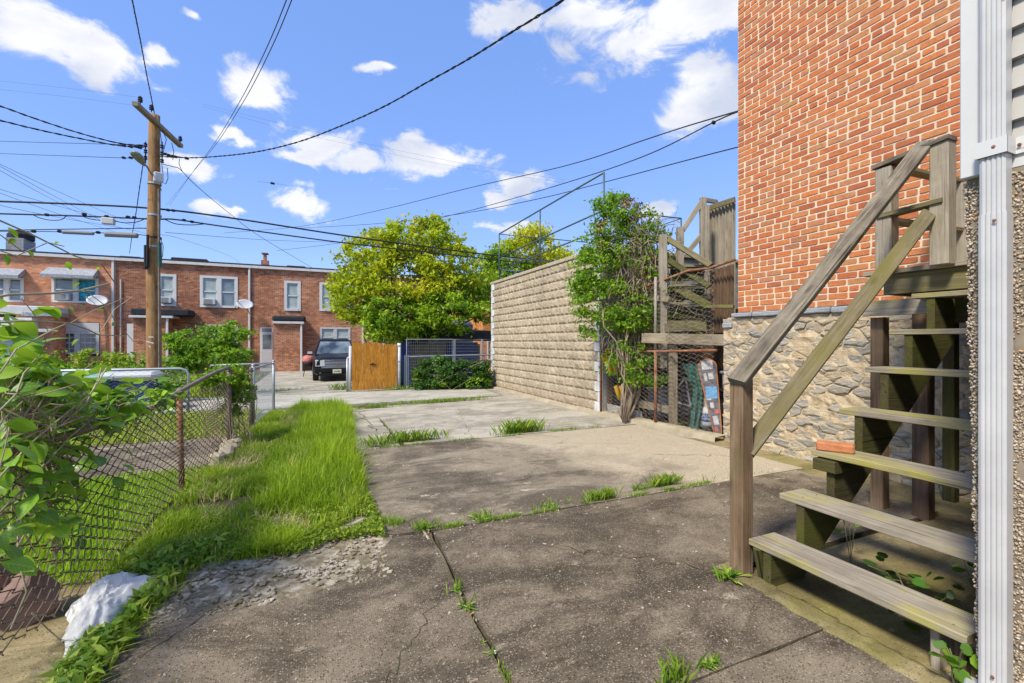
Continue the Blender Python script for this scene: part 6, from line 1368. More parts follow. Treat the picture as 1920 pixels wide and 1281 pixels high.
    b = MB(); b.tube([P(482, 340, 20), P(512, 344, 20)], .004, 4); b.tube([P(512, 344, 20), P(542, 348, 20)], .004, 4); b.lathe([(.02, -.09), (.05, -.07), (.05, .07), (.02, .09)], P(511, 344, 20), 8, 0, Euler((0, rad(90), rad(20))).to_matrix()); o = put('line_marker', b.mesh(), MAT['wire']); tag(o, 'small black device on a short wire in open sky above the roofs', 'cable device')
build_pole(); build_cables()

# ================================================================= TREES, BUSHES, VINES
def trunk_mesh(pts, rr, n=9):
    b = MB(); b.tube(pts, rr, n); return b
def blob_px(px, py, d, rx, ry, rd, n): c = P(px, py, d); return ((c.x, c.y, c.z), (rx/FPX*d, rd, ry/FPX*d), n)
def tree(name, label, base, blobs, mats, size, clump, per, trunkr=.16, seed=1, branches=26, split=None):
    t = thing(name, label, 'tree', base, None); base = Vector(base); rn = random.Random(seed)
    cen = sum((Vector(b[0]) for b in blobs), Vector())/len(blobs); fork = Vector((base.x*.6+cen.x*.4, base.y*.6+cen.y*.4, base.z+(cen.z-base.z)*.35))
    b = MB(); b.tube([base-Vector((0, 0, .1)), base.lerp(fork, .5)+Vector((.05, .03, 0)), fork], [trunkr*1.2, trunkr, trunkr*.8], 10); put('trunk', b.mesh(smooth=True), MAT['bark'], t)
    b = MB()
    for k in range(branches):
        c, r, _ = rn.choice(blobs); e = Vector(c)+Vector((rn.uniform(-1, 1)*r[0], rn.uniform(-1, 1)*r[1], rn.uniform(-.6, 1)*r[2]))*.85
        mid = fork.lerp(e, .5)+Vector((rn.uniform(-.2, .2), rn.uniform(-.2, .2), rn.uniform(0, .3))); pts = [fork, fork.lerp(mid, .5)+Vector((rn.uniform(-.1, .1), 0, .05)), mid, mid.lerp(e, .5)+Vector((0, rn.uniform(-.1, .1), .05)), e]
        b.tube(pts, [trunkr*.5, trunkr*.36, trunkr*.22, trunkr*.12, trunkr*.04], 5)
        for q in range(3): s = pts[rn.choice([2, 3])]; b.tube([s, s+Vector((rn.uniform(-.6, .6), rn.uniform(-.6, .6), rn.uniform(-.1, .5)))], [trunkr*.1, .004], 4)
    put('branches', b.mesh(), MAT['bark'], t)
    for i, (mt, sub) in enumerate(mats):
        foliage('crown', MAT[mt], t, [blobs[j] for j in sub], size, clump, per, .6, seed=seed*7+i, dens=1.2, shell=.45)
    return t
def build_trees():
    B = [blob_px(775, 450, 17, 80, 34, 1.2, 60), blob_px(700, 480, 17.0, 62, 48, 1.1, 54), blob_px(668, 560, 16.6, 42, 46, 1.0, 44), blob_px(840, 500, 17.4, 78, 52, 1.2, 60), blob_px(760, 520, 16.4, 100, 58, 1.0, 70),
         blob_px(755, 595, 15.9, 80, 40, 1.0, 66), blob_px(835, 590, 16.8, 80, 42, 1.2, 60), blob_px(895, 560, 18.5, 48, 62, 1.2, 44), blob_px(655, 540, 16.4, 30, 26, .7, 18), blob_px(805, 425, 17, 30, 18, .6, 14), blob_px(735, 622, 15.8, 46, 22, .8, 24)]
    tree('big_tree', 'large yellow green tree leaning over the wooden gate and shed', (3.4, 17.0, gz(17)), B, [('l_tree', [0, 1, 2, 3, 8, 9]), ('l_tree', [4]), ('l_tree2', [5, 6, 7, 10])], .135, .26, 62, .2, 3)
    B = [blob_px(1000, 470, 21, 58, 38, 1.6, 55), blob_px(1045, 505, 21, 36, 30, 1.2, 30), blob_px(955, 500, 21, 45, 45, 1.5, 40), blob_px(985, 545, 21, 60, 30, 1.6, 30), blob_px(915, 520, 21, 30, 55, 1.2, 30), blob_px(1010, 430, 21, 14, 14, .4, 6)]
    tree('rear_tree', 'bright green tree showing above the block garage roof', (9.2, 19.5, gz(19.5)), B, [('l_tree', [0, 1, 5]), ('l_tree2', [2, 3, 4])], .15, .34, 60, .16, 5)
    # bushes across the alley behind the fence
    def bush(name, label, blobs, mat, size, clump, per, stems, seed, up=.4, cat='bush', smat='stem', sr=.012):
        c = Vector(blobs[0][0]); t = thing(name, label, cat, (c.x, c.y, gz(c.y))); rn = random.Random(seed); b = MB()
        for k in range(stems):
            q, r, _ = rn.choice(blobs); e = Vector(q)+Vector((rn.uniform(-1, 1)*r[0], rn.uniform(-1, 1)*r[1], rn.uniform(-.3, 1)*r[2])); s = Vector((c.x+rn.uniform(-.3, .3), c.y+rn.uniform(-.3, .3), gz(c.y))); m = s.lerp(e, .55)+Vector((rn.uniform(-.15, .15), rn.uniform(-.15, .15), .15))
            b.tube([s, m, e], [sr, sr*.7, .004], 4)
        put('stems', b.mesh(), MAT[smat], t); foliage('leaves', MAT[mat], t, blobs, size, clump, per, up, seed=seed); return t
    bush('tall_bush', 'tall bright green bush growing between the pole and the brown fence', [blob_px(395, 640, 14.5, 38, 28, .7, 40), blob_px(440, 625, 14.8, 26, 22, .6, 16), blob_px(350, 645, 14.3, 36, 26, .6, 26), blob_px(415, 670, 14.2, 52, 24, .8, 46), blob_px(345, 680, 14.0, 40, 18, .7, 30)], 'l_vine', .11, .16, 46, 24, 4)
    bush('round_shrub', 'dense round shrub in front of the salmon house window', [blob_px(118, 668, 26, 42, 24, 1.2, 60)], 'l_tree2', .16, .22, 60, 8, 6)
    bush('round_shrub', 'smaller dark shrub just right of the round one at the salmon house', [blob_px(172, 672, 26, 24, 20, 1.0, 34)], 'l_ivy', .16, .2, 60, 6, 7)
    bush('young_tree_of_heaven', 'pale yellow green sapling sprouting between bins and pole', [blob_px(160, 675, 12.6, 14, 24, .3, 14), blob_px(222, 680, 12.8, 26, 18, .4, 18), blob_px(240, 705, 12.4, 34, 14, .4, 18)], 'l_gold', .085, .10, 30, 16, 8)
    bush('fence_creeper', 'light green creeper climbing through the alley fence beside the bins', [blob_px(170, 720, 10.6, 50, 24, .3, 50), blob_px(255, 732, 10.4, 66, 24, .3, 70), blob_px(300, 740, 9.8, 50, 16, .3, 30), blob_px(320, 712, 10.9, 32, 18, .3, 28), blob_px(110, 745, 9.6, 60, 16, .3, 26)], 'l_vine', .075, .10, 32, 20, 9)
    bush('post_creeper', 'bright green creeper mounded over the fence post by the grass', [blob_px(430, 705, 6.4, 34, 22, .22, 60), blob_px(455, 730, 6.6, 22, 26, .16, 36), blob_px(395, 712, 6.2, 22, 13, .12, 22), blob_px(432, 765, 6.5, 16, 46, .12, 34)], 'l_vine', .05, .055, 26, 22, 10, smat='deadvine', sr=.006)
    bush('climbing_ivy', 'dark ivy covering the low fence across the alley', [blob_px(815, 704, 14.0, 38, 26, .16, 90), blob_px(870, 702, 14.0, 50, 25, .16, 110), blob_px(845, 722, 13.95, 72, 10, .16, 60), blob_px(818, 680, 14.0, 32, 9, .12, 26), blob_px(905, 702, 14.0, 15, 26, .14, 40)], 'l_ivy', .085, .11, 44, 24, 11, smat='deadvine')
    bush('low_green_shoots', 'bright shoots at the foot of the ivy fence', [blob_px(838, 718, 13.8, 20, 9, .1, 10), blob_px(895, 717, 13.8, 26, 10, .1, 12), blob_px(788, 700, 13.9, 10, 18, .1, 9)], 'l_vine', .08, .08, 30, 8, 12, cat='plant')
    bush('back_hedge', 'green hedge seen beyond the left yard fence', [((-9.5, 22, .3), (4.5, 1.0, .9), 90)], 'l_tree2', .16, .3, 50, 8, 13)
    # clambering vine between the garage and the neighbour stair
    P_ = P; Pv = lambda x, y, d: P_(x, y, d+.42); bpv = lambda a, b_, d, rx, ry, rd, n: blob_px(a, b_, d+.42, rx, ry, rd, n); t = thing('climbing_vine', 'thick green vine with bare brown stems climbing the corner of the block garage', 'vine', Pv(1170, 800, 7.9)); rn = random.Random(8); b = MB()
    foot = Pv(1172, 800, 7.75); foot.z = .04
    for k in range(24):
        e = Pv(rn.uniform(1105, 1245), rn.uniform(420, 640), 8.0+rn.uniform(-.2, .4)); m1 = Pv(rn.uniform(1170, 1200), rn.uniform(700, 745), 7.8); m2 = Pv(rn.uniform(1150, 1225), rn.uniform(600, 680), 7.8+rn.uniform(-.1, .2)); r = rn.uniform(.006, .018)
        s = foot+Vector((rn.uniform(-.06, .06), rn.uniform(-.06, .06), 0)); b.tube([s, s.lerp(m1, .5)+Vector((rn.uniform(-.05, .05), 0, 0)), m1, m2, e], [r*1.3, r*1.2, r, r*.8, r*.4], 5)
    for pl in ([(1172, 795), (1168, 740), (1172, 690), (1155, 640), (1132, 612), (1130, 580)], [(1172, 795), (1185, 740), (1165, 700), (1168, 660), (1180, 620)], [(1168, 790), (1158, 770), (1170, 755), (1166, 720)]):
        b.tube([Pv(x, y, 7.6) for x, y in pl], .014, 6)
    put('stems', b.mesh(smooth=True), MAT['deadvine'], t)
    b = MB()
    for k in range(1100):
        x, y = rn.gauss(1200, 34), rn.gauss(530, 70); 
        if not (1120 < x < 1262 and 400 < y < 670): continue
        p = Pv(x, y, 7.9+rn.uniform(-.2, .25)); ln = rn.uniform(.15, .5); d = Vector((rn.uniform(-.5, .5), rn.uniform(-.4, .4), rn.uniform(-1, .6))).normalized(); b.tube([p, p+d*ln*.5+Vector((rn.uniform(-.05, .05), 0, .03)), p+d*ln+Vector((0, 0, -.05))], rn.uniform(.003, .009), 4, cap=False)
    for k in range(90):
        p = Pv(rn.uniform(1250, 1375), rn.uniform(500, 640), 6.9+rn.uniform(-.1, .25)); d = Vector((rn.uniform(-.4, .4), rn.uniform(-.4, .4), rn.uniform(-1, .3))).normalized(); ln = rn.uniform(.1, .45); b.tube([p, p+d*ln*.5+Vector((.03, 0, .02)), p+d*ln], rn.uniform(.0015, .004), 4, cap=False)
    for k in range(90):
        a, c = rn.uniform(1172, 1250), rn.uniform(620, 780); p = Pv(a, c, 7.7+rn.uniform(-.1, .2)); d = Vector((rn.uniform(-.3, .3), rn.uniform(-.3, .3), rn.uniform(-1, .8))).normalized(); ln = rn.uniform(.1, .4); b.tube([p, p+d*ln*.5+Vector((.03, 0, .02)), p+d*ln], rn.uniform(.0015, .005), 4, cap=False)
    o = put('dead_twigs', b.mesh(), MAT['deadvine'], t); o['kind'] = 'stuff'
    BL = [bpv(1092, 560, 7.8, 20, 46, .2, 26), bpv(1222, 495, 7.9, 28, 40, .25, 22), bpv(1095, 490, 7.9, 14, 50, .2, 18), bpv(1190, 590, 7.7, 40, 46, .25, 26), bpv(1140, 420, 8.0, 36, 46, .35, 56), bpv(1195, 415, 8.1, 44, 34, .35, 34), bpv(1120, 500, 7.9, 40, 50, .3, 66), bpv(1155, 570, 7.8, 48, 52, .3, 56), bpv(1102, 540, 7.9, 26, 24, .25, 26), bpv(1180, 480, 7.9, 46, 40, .3, 40), bpv(1175, 640, 7.7, 40, 44, .22, 20), bpv(1210, 610, 7.6, 20, 60, .2, 10), bpv(1225, 440, 8.0, 34, 12, .2, 14), bpv(1215, 690, 7.6, 26, 40, .2, 12), bpv(1250, 560, 7.6, 16, 50, .2, 9), bpv(1140, 690, 7.7, 14, 40, .15, 6), bpv(1160, 370, 8.1, 18, 10, .2, 9), bpv(1105, 610, 7.8, 24, 22, .2, 12), bpv(1185, 700, 7.6, 18, 22, .15, 8), bpv(1240, 690, 7.6, 14, 30, .15, 10), bpv(1130, 385, 8.0, 18, 12, .2, 10)]
    foliage('leaves', MAT['l_vine'], t, BL[:], .062, .12, 30, .35, seed=31)
    foliage('dry_leaves', MAT['l_dead'], t, [bpv(1182, 395, 8.0, 26, 22, .25, 26), bpv(1130, 440, 7.9, 10, 30, .2, 10), bpv(1215, 560, 7.8, 26, 60, .25, 14)], .05, .08, 26, .35, seed=32)
build_trees()

# ================================================================= FOREGROUND VINE (broad leaves, one by one)
def build_front_vine():
    t = thing('broad_leaf_vine', 'broad-leaved green vine sprawling over the near fence at the left edge', 'vine', (-1.25, 2.2, 0)); rn = random.Random(21)
    ms = []
    for k in range(7):
        b = MB(); r = random.Random(k); n = 7; L = 1.0; vs = []; wid = r.uniform(.52, .68); curl = r.uniform(.05, .28); fold = r.uniform(.05, .2)
        prof = [0, .55, .92, 1.0, .86, .55, 0]
        for i in range(n):
            u = i/(n-1); z = -curl*(u-.35)**2*1.6; w = prof[i]*wid/2*(1+.06*r.uniform(-1, 1))
            vs += [(u*L, -w, z+fold*w), (u*L, -w*.5, z+fold*w*.35), (u*L, 0, z), (u*L, w*.5, z+fold*w*.35), (u*L, w, z+fold*w)]
        fs = [(i*5+j, (i+1)*5+j, (i+1)*5+j+1, i*5+j+1) for i in range(n-1) for j in range(4)]
        b.add(vs, fs, r.random()*.3); me = b.mesh('leaf', smooth=True); me.materials.append(MAT['l_big']); ms.append(me)
    pts = []
    regions = [((0, 230), (690, 820), 95), ((0, 120), (820, 1000), 70), ((100, 240), (820, 960), 22), ((60, 320), (700, 780), 62), ((0, 80), (560, 690), 26), ((0, 40), (960, 1060), 10), ((120, 200), (900, 1060), 6)]
    for (xr, yr, n) in regions:
        for k in range(n):
            px, py = rn.uniform(*xr), rn.uniform(*yr); X = rn.uniform(-1.36, -1.12)+(.0006*(py-760) if py > 760 else 0)*.4
            p = atX(px, py, X); pts.append((p, py))
    for p, py in pts[:291]:
        s = rn.uniform(.085, .145)*(1.0 if py < 900 else .85); o = put('leaf', rn.choice(ms), None, t, p, Euler((rn.gauss(0, .5), rn.gauss(.35, .45), rn.uniform(0, 6.28)))); o.scale = (s, s, s)
    b = MB()
    def stem(pl, r, X=-1.2): b.tube([atX(x, y, X+rn.uniform(-.02, .02)) for x, y in pl], r, 6)
    stem([(-20, 405), (60, 440), (140, 480), (190, 495), (215, 530)], .0032, -1.0); stem([(-20, 560), (15, 553), (100, 550), (150, 545), (205, 532)], .005, -1.05); stem([(-20, 605), (60, 602), (130, 606), (165, 618), (185, 628), (235, 630)], .0035, -1.05)
    stem([(0, 700), (30, 655), (60, 640), (100, 618), (125, 607)], .003, -1.05); stem([(130, 607), (170, 585), (230, 560)], .002, -1.05); stem([(0, 470), (30, 480), (90, 455), (120, 462)], .002, -1.0); stem([(0, 440), (40, 470)], .002, -1.0)
    stem([(160, 545), (200, 575), (215, 600), (250, 640)], .002, -1.05); stem([(40, 560), (90, 620), (80, 660), (60, 680)], .002, -1.05); stem([(185, 628), (215, 580), (250, 555)], .002, -1.05)
    stem([(-10, 905), (40, 850), (110, 800), (160, 760), (185, 710), (190, 690)], .0045, -1.15); stem([(60, 830), (130, 770), (170, 740), (200, 690)], .004, -1.12); stem([(-10, 780), (30, 740), (45, 700), (55, 690)], .004, -1.1)
    stem([(0, 960), (60, 900), (130, 820), (180, 780)], .004, -1.2); stem([(100, 850), (140, 920), (155, 1000), (140, 1060)], .003, -1.18); stem([(20, 1180), (50, 1110), (30, 1030), (70, 960)], .004, -1.15); stem([(60, 1150), (90, 1180), (120, 1205)], .003, -1.1)
    put('stems', b.mesh(smooth=True), MAT['palestem'], t)
    b = MB()
    for k in range(240):
        p = atX(rn.uniform(-10, 330), rn.gauss(775, 22)+0, rn.uniform(-1.3, -1.1)); 
        d = Vector((rn.uniform(-.3, .3), rn.uniform(-1, 1), rn.uniform(-.5, .5))).normalized()*rn.uniform(.06, .25); b.tube([p, p+d*.5+Vector((0, 0, rn.uniform(-.03, .03))), p+d], rn.uniform(.0012, .0035), 4, cap=False)
    for k in range(170):
        p = atX(rn.uniform(-10, 130), rn.uniform(760, 1000), rn.uniform(-1.4, -1.2)); d = Vector((rn.uniform(-.3, .3), rn.uniform(-.5, .5), rn.uniform(-1, .5))).normalized()*rn.uniform(.08, .3); b.tube([p, p+d*.5+Vector((0, 0, rn.uniform(-.03, .03))), p+d], rn.uniform(.0012, .004), 4, cap=False)
    o = put('twigs', b.mesh(), MAT['deadvine'], t); o['kind'] = 'stuff'
    bl = []
    for (px, py, rx, ry, X, n) in ((60, 760, 120, 50, -1.36, 60), (60, 860, 90, 70, -1.42, 55), (200, 760, 90, 26, -1.24, 34), (300, 742, 45, 16, -1.2, 16), (30, 700, 60, 34, -1.3, 30), (20, 930, 50, 60, -1.42, 26)):
        c = atX(px, py, X); d = c.dot(FW); bl.append(((c.x, c.y, c.z), (.10, rx/FPX*d, ry/FPX*d), n))
    rg = np.random.default_rng(44); Vs, Fs, Rs = [], [], []; off = 0
    srcs = [(np.array([v.co[:] for v in m_.vertices]), np.array([p.vertices[:] for p in m_.polygons])) for m_ in ms]
    for (c, rr_, k) in bl:
        for q in range(int(k*4.2)):
            V0, F0 = srcs[rg.integers(len(srcs))]; s = rg.uniform(.04, .11); E = np.array(Euler((rg.normal()*.5, .35+rg.normal()*.45, rg.uniform(0, 6.28))).to_matrix())
            p = np.array(c)+rg.normal(size=3)*np.array(rr_)*.55; Vs.append((V0*s) @ E.T + p); Fs.append(F0+off); Rs.append(np.full(len(F0), rg.random()*.85)); off += len(V0)
    o = put('leaves', np_mesh('leaves', np.concatenate(Vs), np.concatenate(Fs), np.concatenate(Rs), True), MAT['l_near'], t); o['kind'] = 'stuff'
    # tender shoots reaching over the houses
    b = MB()
    for (x, y, X) in ((110, 453, -1.0), (30, 448, -1.0), (55, 470, -1.0), (125, 490, -1.0), (185, 500, -1.05), (10, 475, -1.0), (15, 425, -1.0), (130, 575, -1.05), (155, 578, -1.05), (195, 580, -1.05), (148, 545, -1.05), (215, 605, -1.05), (95, 620, -1.05), (148, 635, -1.05), (80, 652, -1.05), (150, 530, -1.05), (60, 680, -1.05)):
        p = atX(x, y, X); s = rn.uniform(.025, .05); o = put('leaf', rn.choice(ms), None, t, p, Euler((rn.gauss(0, .5), rn.gauss(.3, .4), rn.uniform(0, 6.28)))); o.scale = (s, s*.8, s)
build_front_vine()

# ================================================================= GRASS AND WEEDS
def build_grass():
    rng = np.random.default_rng(9)
    def fence_x(y): return np.interp(y, [0, 1.8, 2.9, 5.34, 7.32, 8.9, 10.9], [-1.42, -1.36, -1.26, -1.14, -1.04, -.93, -.75])
    def edge_x(y): return np.interp(y, [3.2, 3.5, 3.9, 4.2, 5, 6.4, 8, 9.8, 10.5], [-.62, -.2, .22, .36, .40, .42, .54, .60, .5])
    # tall grass beside the slab
    n = 52000; Y = 3.5+rng.random(n)**1.15*7.2; u = rng.random(n); X = fence_x(Y)+.05+(edge_x(Y)-fence_x(Y))*u + rng.normal(size=n)*.03
    cl = np.array([noise.noise(Vector((x*2.2, y*2.2, 0))) for x, y in zip(X[::1], Y[::1])])
    tall = np.clip((X-(edge_x(Y)-.95))/.30, 0, 1)*np.clip((Y-3.95)/.5, 0, 1)
    H = (.07+.05*rng.random(n))*(1+cl*.5) + tall*(.05+.17*rng.random(n)**1.6)*(1+.7*cl)
    keep = (cl*1.4+rng.random(n)*.9 > .0+.48*(1-tall)); X, Y, H, cl2 = X[keep], Y[keep], H[keep], cl[keep]
    o = grass_mesh('tall_grass', MAT['grass'], X, Y, np.full(len(X), -.012), H, .0052, .62, 3, 3, rb=.34+.45*cl2); tag(o, 'tall bright green grass on the strip between fence and concrete', 'grass', kind='stuff')
    n = 6500; Y = 3.45+rng.random(n)*6.8; X = edge_x(Y)+rng.normal(size=n)*.05-.01; H = .05+.10*rng.random(n)
    o = grass_mesh('edge_grass', MAT['grass'], X, Y, np.full(n, -.01), H, .0045, .9, 5, 3); tag(o, 'grass blades flopping over the edge of the concrete', 'grass', kind='stuff')
    n = 12000; Y = 3.7+rng.random(n)*6.6; X = fence_x(Y)+.05+(edge_x(Y)-fence_x(Y))*rng.random(n)*.8; k = np.array([noise.noise(Vector((x*1.8, y*1.8, 9))) for x, y in zip(X, Y)]); q = k > .02; X, Y = X[q], Y[q]
    o = grass_mesh('straw', MAT['straw'], X, Y, np.full(len(X), -.01), .04+.09*rng.random(len(X)), .005, 1.4, 15, 2); tag(o, 'dry straw lying among the green grass', 'straw', kind='stuff')
    # yellowish ground cover at the near rim
    n = 20000; Y = 3.30+rng.random(n)*1.0; X = -.85+rng.random(n)*1.35; k = np.array([noise.noise(Vector((x*3, y*3, 4))) for x, y in zip(X, Y)])
    kp = (k > -.12) & (Y > 3.42-.12*X+.3*k) ; X, Y = X[kp], Y[kp]; V, F = leaf_quads(np.stack([X, Y, .01+.05*rng.random(len(X))], 1), .024, .9, rng=rng)
    o = put('ground_cover', np_mesh('ground_cover', V, F, rng.random(len(X))), MAT['l_gold']); tag(o, 'low yellow green ground cover at the near end of the grass', 'ground cover', kind='stuff')
    # strip of weeds running to the near left corner
    n = 5200; u = rng.random(n); Y = 1.9+u*1.9; X = np.interp(Y, [1.9, 2.72, 3.2, 3.8], [-.93, -.90, -.92, -.78])+rng.normal(size=n)*np.interp(Y, [1.9, 2.8, 3.8], [.03, .035, .14]); kp = (X > -1.22) & ~((np.abs(X+1.05) < .17) & (np.abs(Y-3.12) < .33)); X, Y = X[kp], Y[kp]
    o = grass_mesh('verge_grass', MAT['grass'], X, Y, np.full(len(X), -.01), .03+.08*rng.random(len(X)), .006, 1.0, 6, 3, rb=np.full(len(X), .12)); tag(o, 'narrow strip of weeds between white bag and near slab', 'grass', kind='stuff')
    Cn = np.stack([X[:2200], Y[:2200], .02+.06*rng.random(2200)], 1); V, F = leaf_quads(Cn, .062, .9, asp=.32, rng=rng); o = put('verge_weeds', np_mesh('verge_weeds', V, F, rng.random(2200)), MAT['weed']); tag(o, 'broad weed leaves along the slab edge by the fence', 'weeds', kind='stuff')
    # lawn of the left yard
    n = 60000; d = rng.random(n); Y = .6+rng.random(n)**.8*5.6; X = fence_x(Y)-.02-rng.random(n)**1.3*6.5; kq = ~((X > -1.78) & (Y < 3.5)); X, Y = X[kq], Y[kq]; n = len(X)
    o = grass_mesh('lawn', MAT['lawnblade'], X, Y, np.full(n, -.012), .045+.035*rng.random(n), .0055, .5, 7, 2); tag(o, 'short bright mown lawn of the yard beyond the fence', 'lawn', kind='stuff')
    n = 26000; Y = 8.1+rng.random(n)*2.9; X = -10+rng.random(n)*9; o = grass_mesh('yard_grass', MAT['grass'], X, Y, np.full(n, -.03), .06+.10*rng.random(n), .008, .6, 8, 2, rb=np.full(n, .55)); tag(o, 'rough grass at the back of the left yard along the alley fence', 'grass', kind='stuff')
    n = 16000; Y = 14.2+rng.random(n)*14; X = -2.4-rng.random(n)*12; z = np.array([gz(y) for y in Y])-.03; o = grass_mesh('far_grass', MAT['grass'], X, Y, z, .12+.15*rng.random(n), .012, .5, 9, 2); tag(o, 'rough grass in the gardens beyond the alley', 'grass', kind='stuff')
    # dandelion-like rosettes and tufts along the joints: things one can count
    def rosette(label, c, n, L, h=.5, grass_n=0, spread=.12, name='weed', gh=.08, dirv=None):
        rn = random.Random(int(c[0]*100+c[1]*1000)); b = MB()
        for k in range(n):
            a = k*2.4+rn.uniform(-.3, .3); l = L*rn.uniform(.6, 1.1); w = l*rn.uniform(.14, .22); e = rn.uniform(.15, .7)*h; ox = rn.gauss(0, spread*.35); oy = rn.gauss(0, spread*.18)
            vs = []
            for i in range(5):
                u = i/4; r = l*u*math.cos(e*.9); z = l*(math.sin(e)*u-.55*u*u*math.sin(e)*.8)+.004; ww = w*[.25, .7, 1, .8, .02][i]
                cx, cy = c[0]+ox+math.cos(a)*r, c[1]+oy+math.sin(a)*r; vs += [(cx-math.sin(a)*ww/2, cy+math.cos(a)*ww/2, z+ww*.15), (cx, cy, z), (cx+math.sin(a)*ww/2, cy-math.cos(a)*ww/2, z+ww*.15)]
            b.add(vs, [(i*3+j, (i+1)*3+j, (i+1)*3+j+1, i*3+j+1) for i in range(4) for j in range(2)], rn.random())
        for k in range(grass_n):
            dv = dirv or (1, .03); u = rn.gauss(0, spread); x = c[0]+dv[0]*u+rn.gauss(0, .012); y = c[1]+dv[1]*u+rn.gauss(0, .012); a = rn.uniform(0, 6.28); hh = gh*rn.uniform(.4, 1.2); l = hh*rn.uniform(.2, .8)
            b.add([(x-math.sin(a)*.003, y+math.cos(a)*.003, -.01), (x+math.sin(a)*.003, y-math.cos(a)*.003, -.01), (x+math.cos(a)*l*.4+math.sin(a)*.002, y+math.sin(a)*l*.4-math.cos(a)*.002, hh*.6), (x+math.cos(a)*l, y+math.sin(a)*l, hh)], [(0, 1, 2), (0, 2, 3)], rn.random())
        o = put(name, b.mesh(), MAT['weed']); tag(o, label, 'weed', 'weeds growing in the concrete joints')
    g = lambda px, py: tuple(G(px, py))[:2]
    rosette('clump of dark dock leaves where the grass strip narrows by the near slab', g(385, 1020), 46, .13, 1.4, 30, .12); rosette('leafy weeds beside the white plastic bag', g(285, 1130), 26, .11, 1.3, 20, .07); rosette('leafy weeds at the lower left corner of the slab', g(225, 1210), 26, .10, 1.1, 12, .06)
    rosette('spiky weed cluster where the slab joints meet', g(795, 992), 16, .09, 1.0, 60, .05)
    rosette('broad dandelion rosette in the middle joint left of centre', g(900, 973), 16, .10, .9, 30, .06)
    rosette('leafy clover mat in the middle of the cross joint', g(1030, 950), 70, .045, 1.0, 20, .14)
    rosette('feathery yellow green tuft right of the clover mat', g(1125, 937), 4, .04, 1.0, 240, .08, gh=.10)
    rosette('low leafy tuft under the feathery grass at right', g(1205, 917), 46, .04, 1.0, 60, .10)
    rosette('feathery grass tuft on the right part of the cross joint', g(1245, 910), 2, .04, 1.0, 200, .08, gh=.11)
    rosette('small sprig in the joint near the stair post', g(1325, 905), 14, .04, 1.0, 10, .05)
    rosette('small grassy sprig beside the stair post on the joint', g(1378, 893), 10, .09, 1.1, 6, .03)
    rosette('rosette with reddish leaf halfway down the long joint', g(872, 1140), 11, .07, .8, 10, .03)
    rosette('narrow weed above the rosette in the long joint', g(855, 1110), 7, .05, .9, 10, .03)
    rosette('four-leaved seedling low in the long joint', g(922, 1228), 5, .05, .5, 0, .004); rosette('tiny seedling in the lower long joint', g(905, 1207), 4, .03, .5, 0, .01)
    rosette('dry tuft at the bottom of the long joint', g(945, 1262), 3, .03, .9, 30, .03, gh=.03, dirv=(.1, 1))
    rosette('leafy weed at the bottom edge right of centre', g(1330, 1250), 44, .05, 1.1, 10, .045); rosette('grassy tuft at the bottom edge beside the leafy weed', g(1265, 1275), 3, .04, 1.0, 60, .04, gh=.09)
    rosette('bushy weed at the foot of the stair post', (2.34, 2.02), 22, .12, 1.3, 20, .05)
    rosette('thick grass clump on the far joint left part', g(775, 828), 8, .07, 1.2, 330, .20, gh=.17); rosette('small grass clump at the far slab corner', g(705, 838), 2, .06, 1.2, 90, .10, gh=.18)
    rosette('thick grass clump on the far joint right of centre', g(975, 812), 6, .06, 1.2, 420, .18, gh=.20); rosette('low moss line of grass near the garage', g(1060, 806), 0, .03, 1, 220, .25, gh=.04)
    rosette('long grass line by the alley near the garage', g(830, 755), 0, .1, 1, 600, .55, gh=.11, dirv=(1, .1)); rosette('grass patch by the alley left of the long line', g(700, 766), 0, .1, 1, 260, .20, gh=.10)
    rosette('weeds at the foot of the wooden gate', (2.45, 13.9), 6, .1, 1.2, 200, .25, gh=.12); rosette('weed patch in front of the parked truck', (.9, 14.6), 6, .14, 1.2, 160, .18, gh=.2); rosette('thin weed line on the pad left of the truck', (-.9, 15.2), 0, .1, 1, 260, .35, gh=.07)
    # joint grass lines
    rn = random.Random(77); b = MB()
    def line(a, c, n, gh, w=.012):
        for k in range(n):
            u = rn.random(); x = a[0]+(c[0]-a[0])*u+rn.gauss(0, w); y = a[1]+(c[1]-a[1])*u+rn.gauss(0, w)
            if noise.noise(Vector((x*4, y*4, 2))) < -.05: continue
            an = rn.uniform(0, 6.28); hh = gh*rn.uniform(.3, 1.2); l = hh*.8; b.add([(x-math.sin(an)*.004, y+math.cos(an)*.004, -.02), (x+math.sin(an)*.004, y-math.cos(an)*.004, -.02), (x+math.cos(an)*l, y+math.sin(an)*l, hh)], [(0, 1, 2)], rn.random())
    line(g(690, 975), g(800, 990), 1100, .05, .035); line(g(830, 990), g(1000, 962), 1300, .035, .014); line(g(1000, 962), g(1390, 895), 2600, .032, .014); line(g(800, 1000), g(945, 1281), 260, .012, .006); line(g(680, 843), g(1130, 800), 1800, .045, .016); line((-.8, 11.1), (4.4, 11.25), 1500, .04, .03); line((-2, 13.75), (5, 13.8), 1500, .05, .03); line((1.17, 6.5), (1.17, 8.8), 200, .012); line(g(1390, 890), g(1450, 885), 60, .02)
    o = put('joint_grass', b.mesh(), MAT['weed']); tag(o, 'thin lines of moss and grass in the concrete joints', 'grass', kind='stuff')
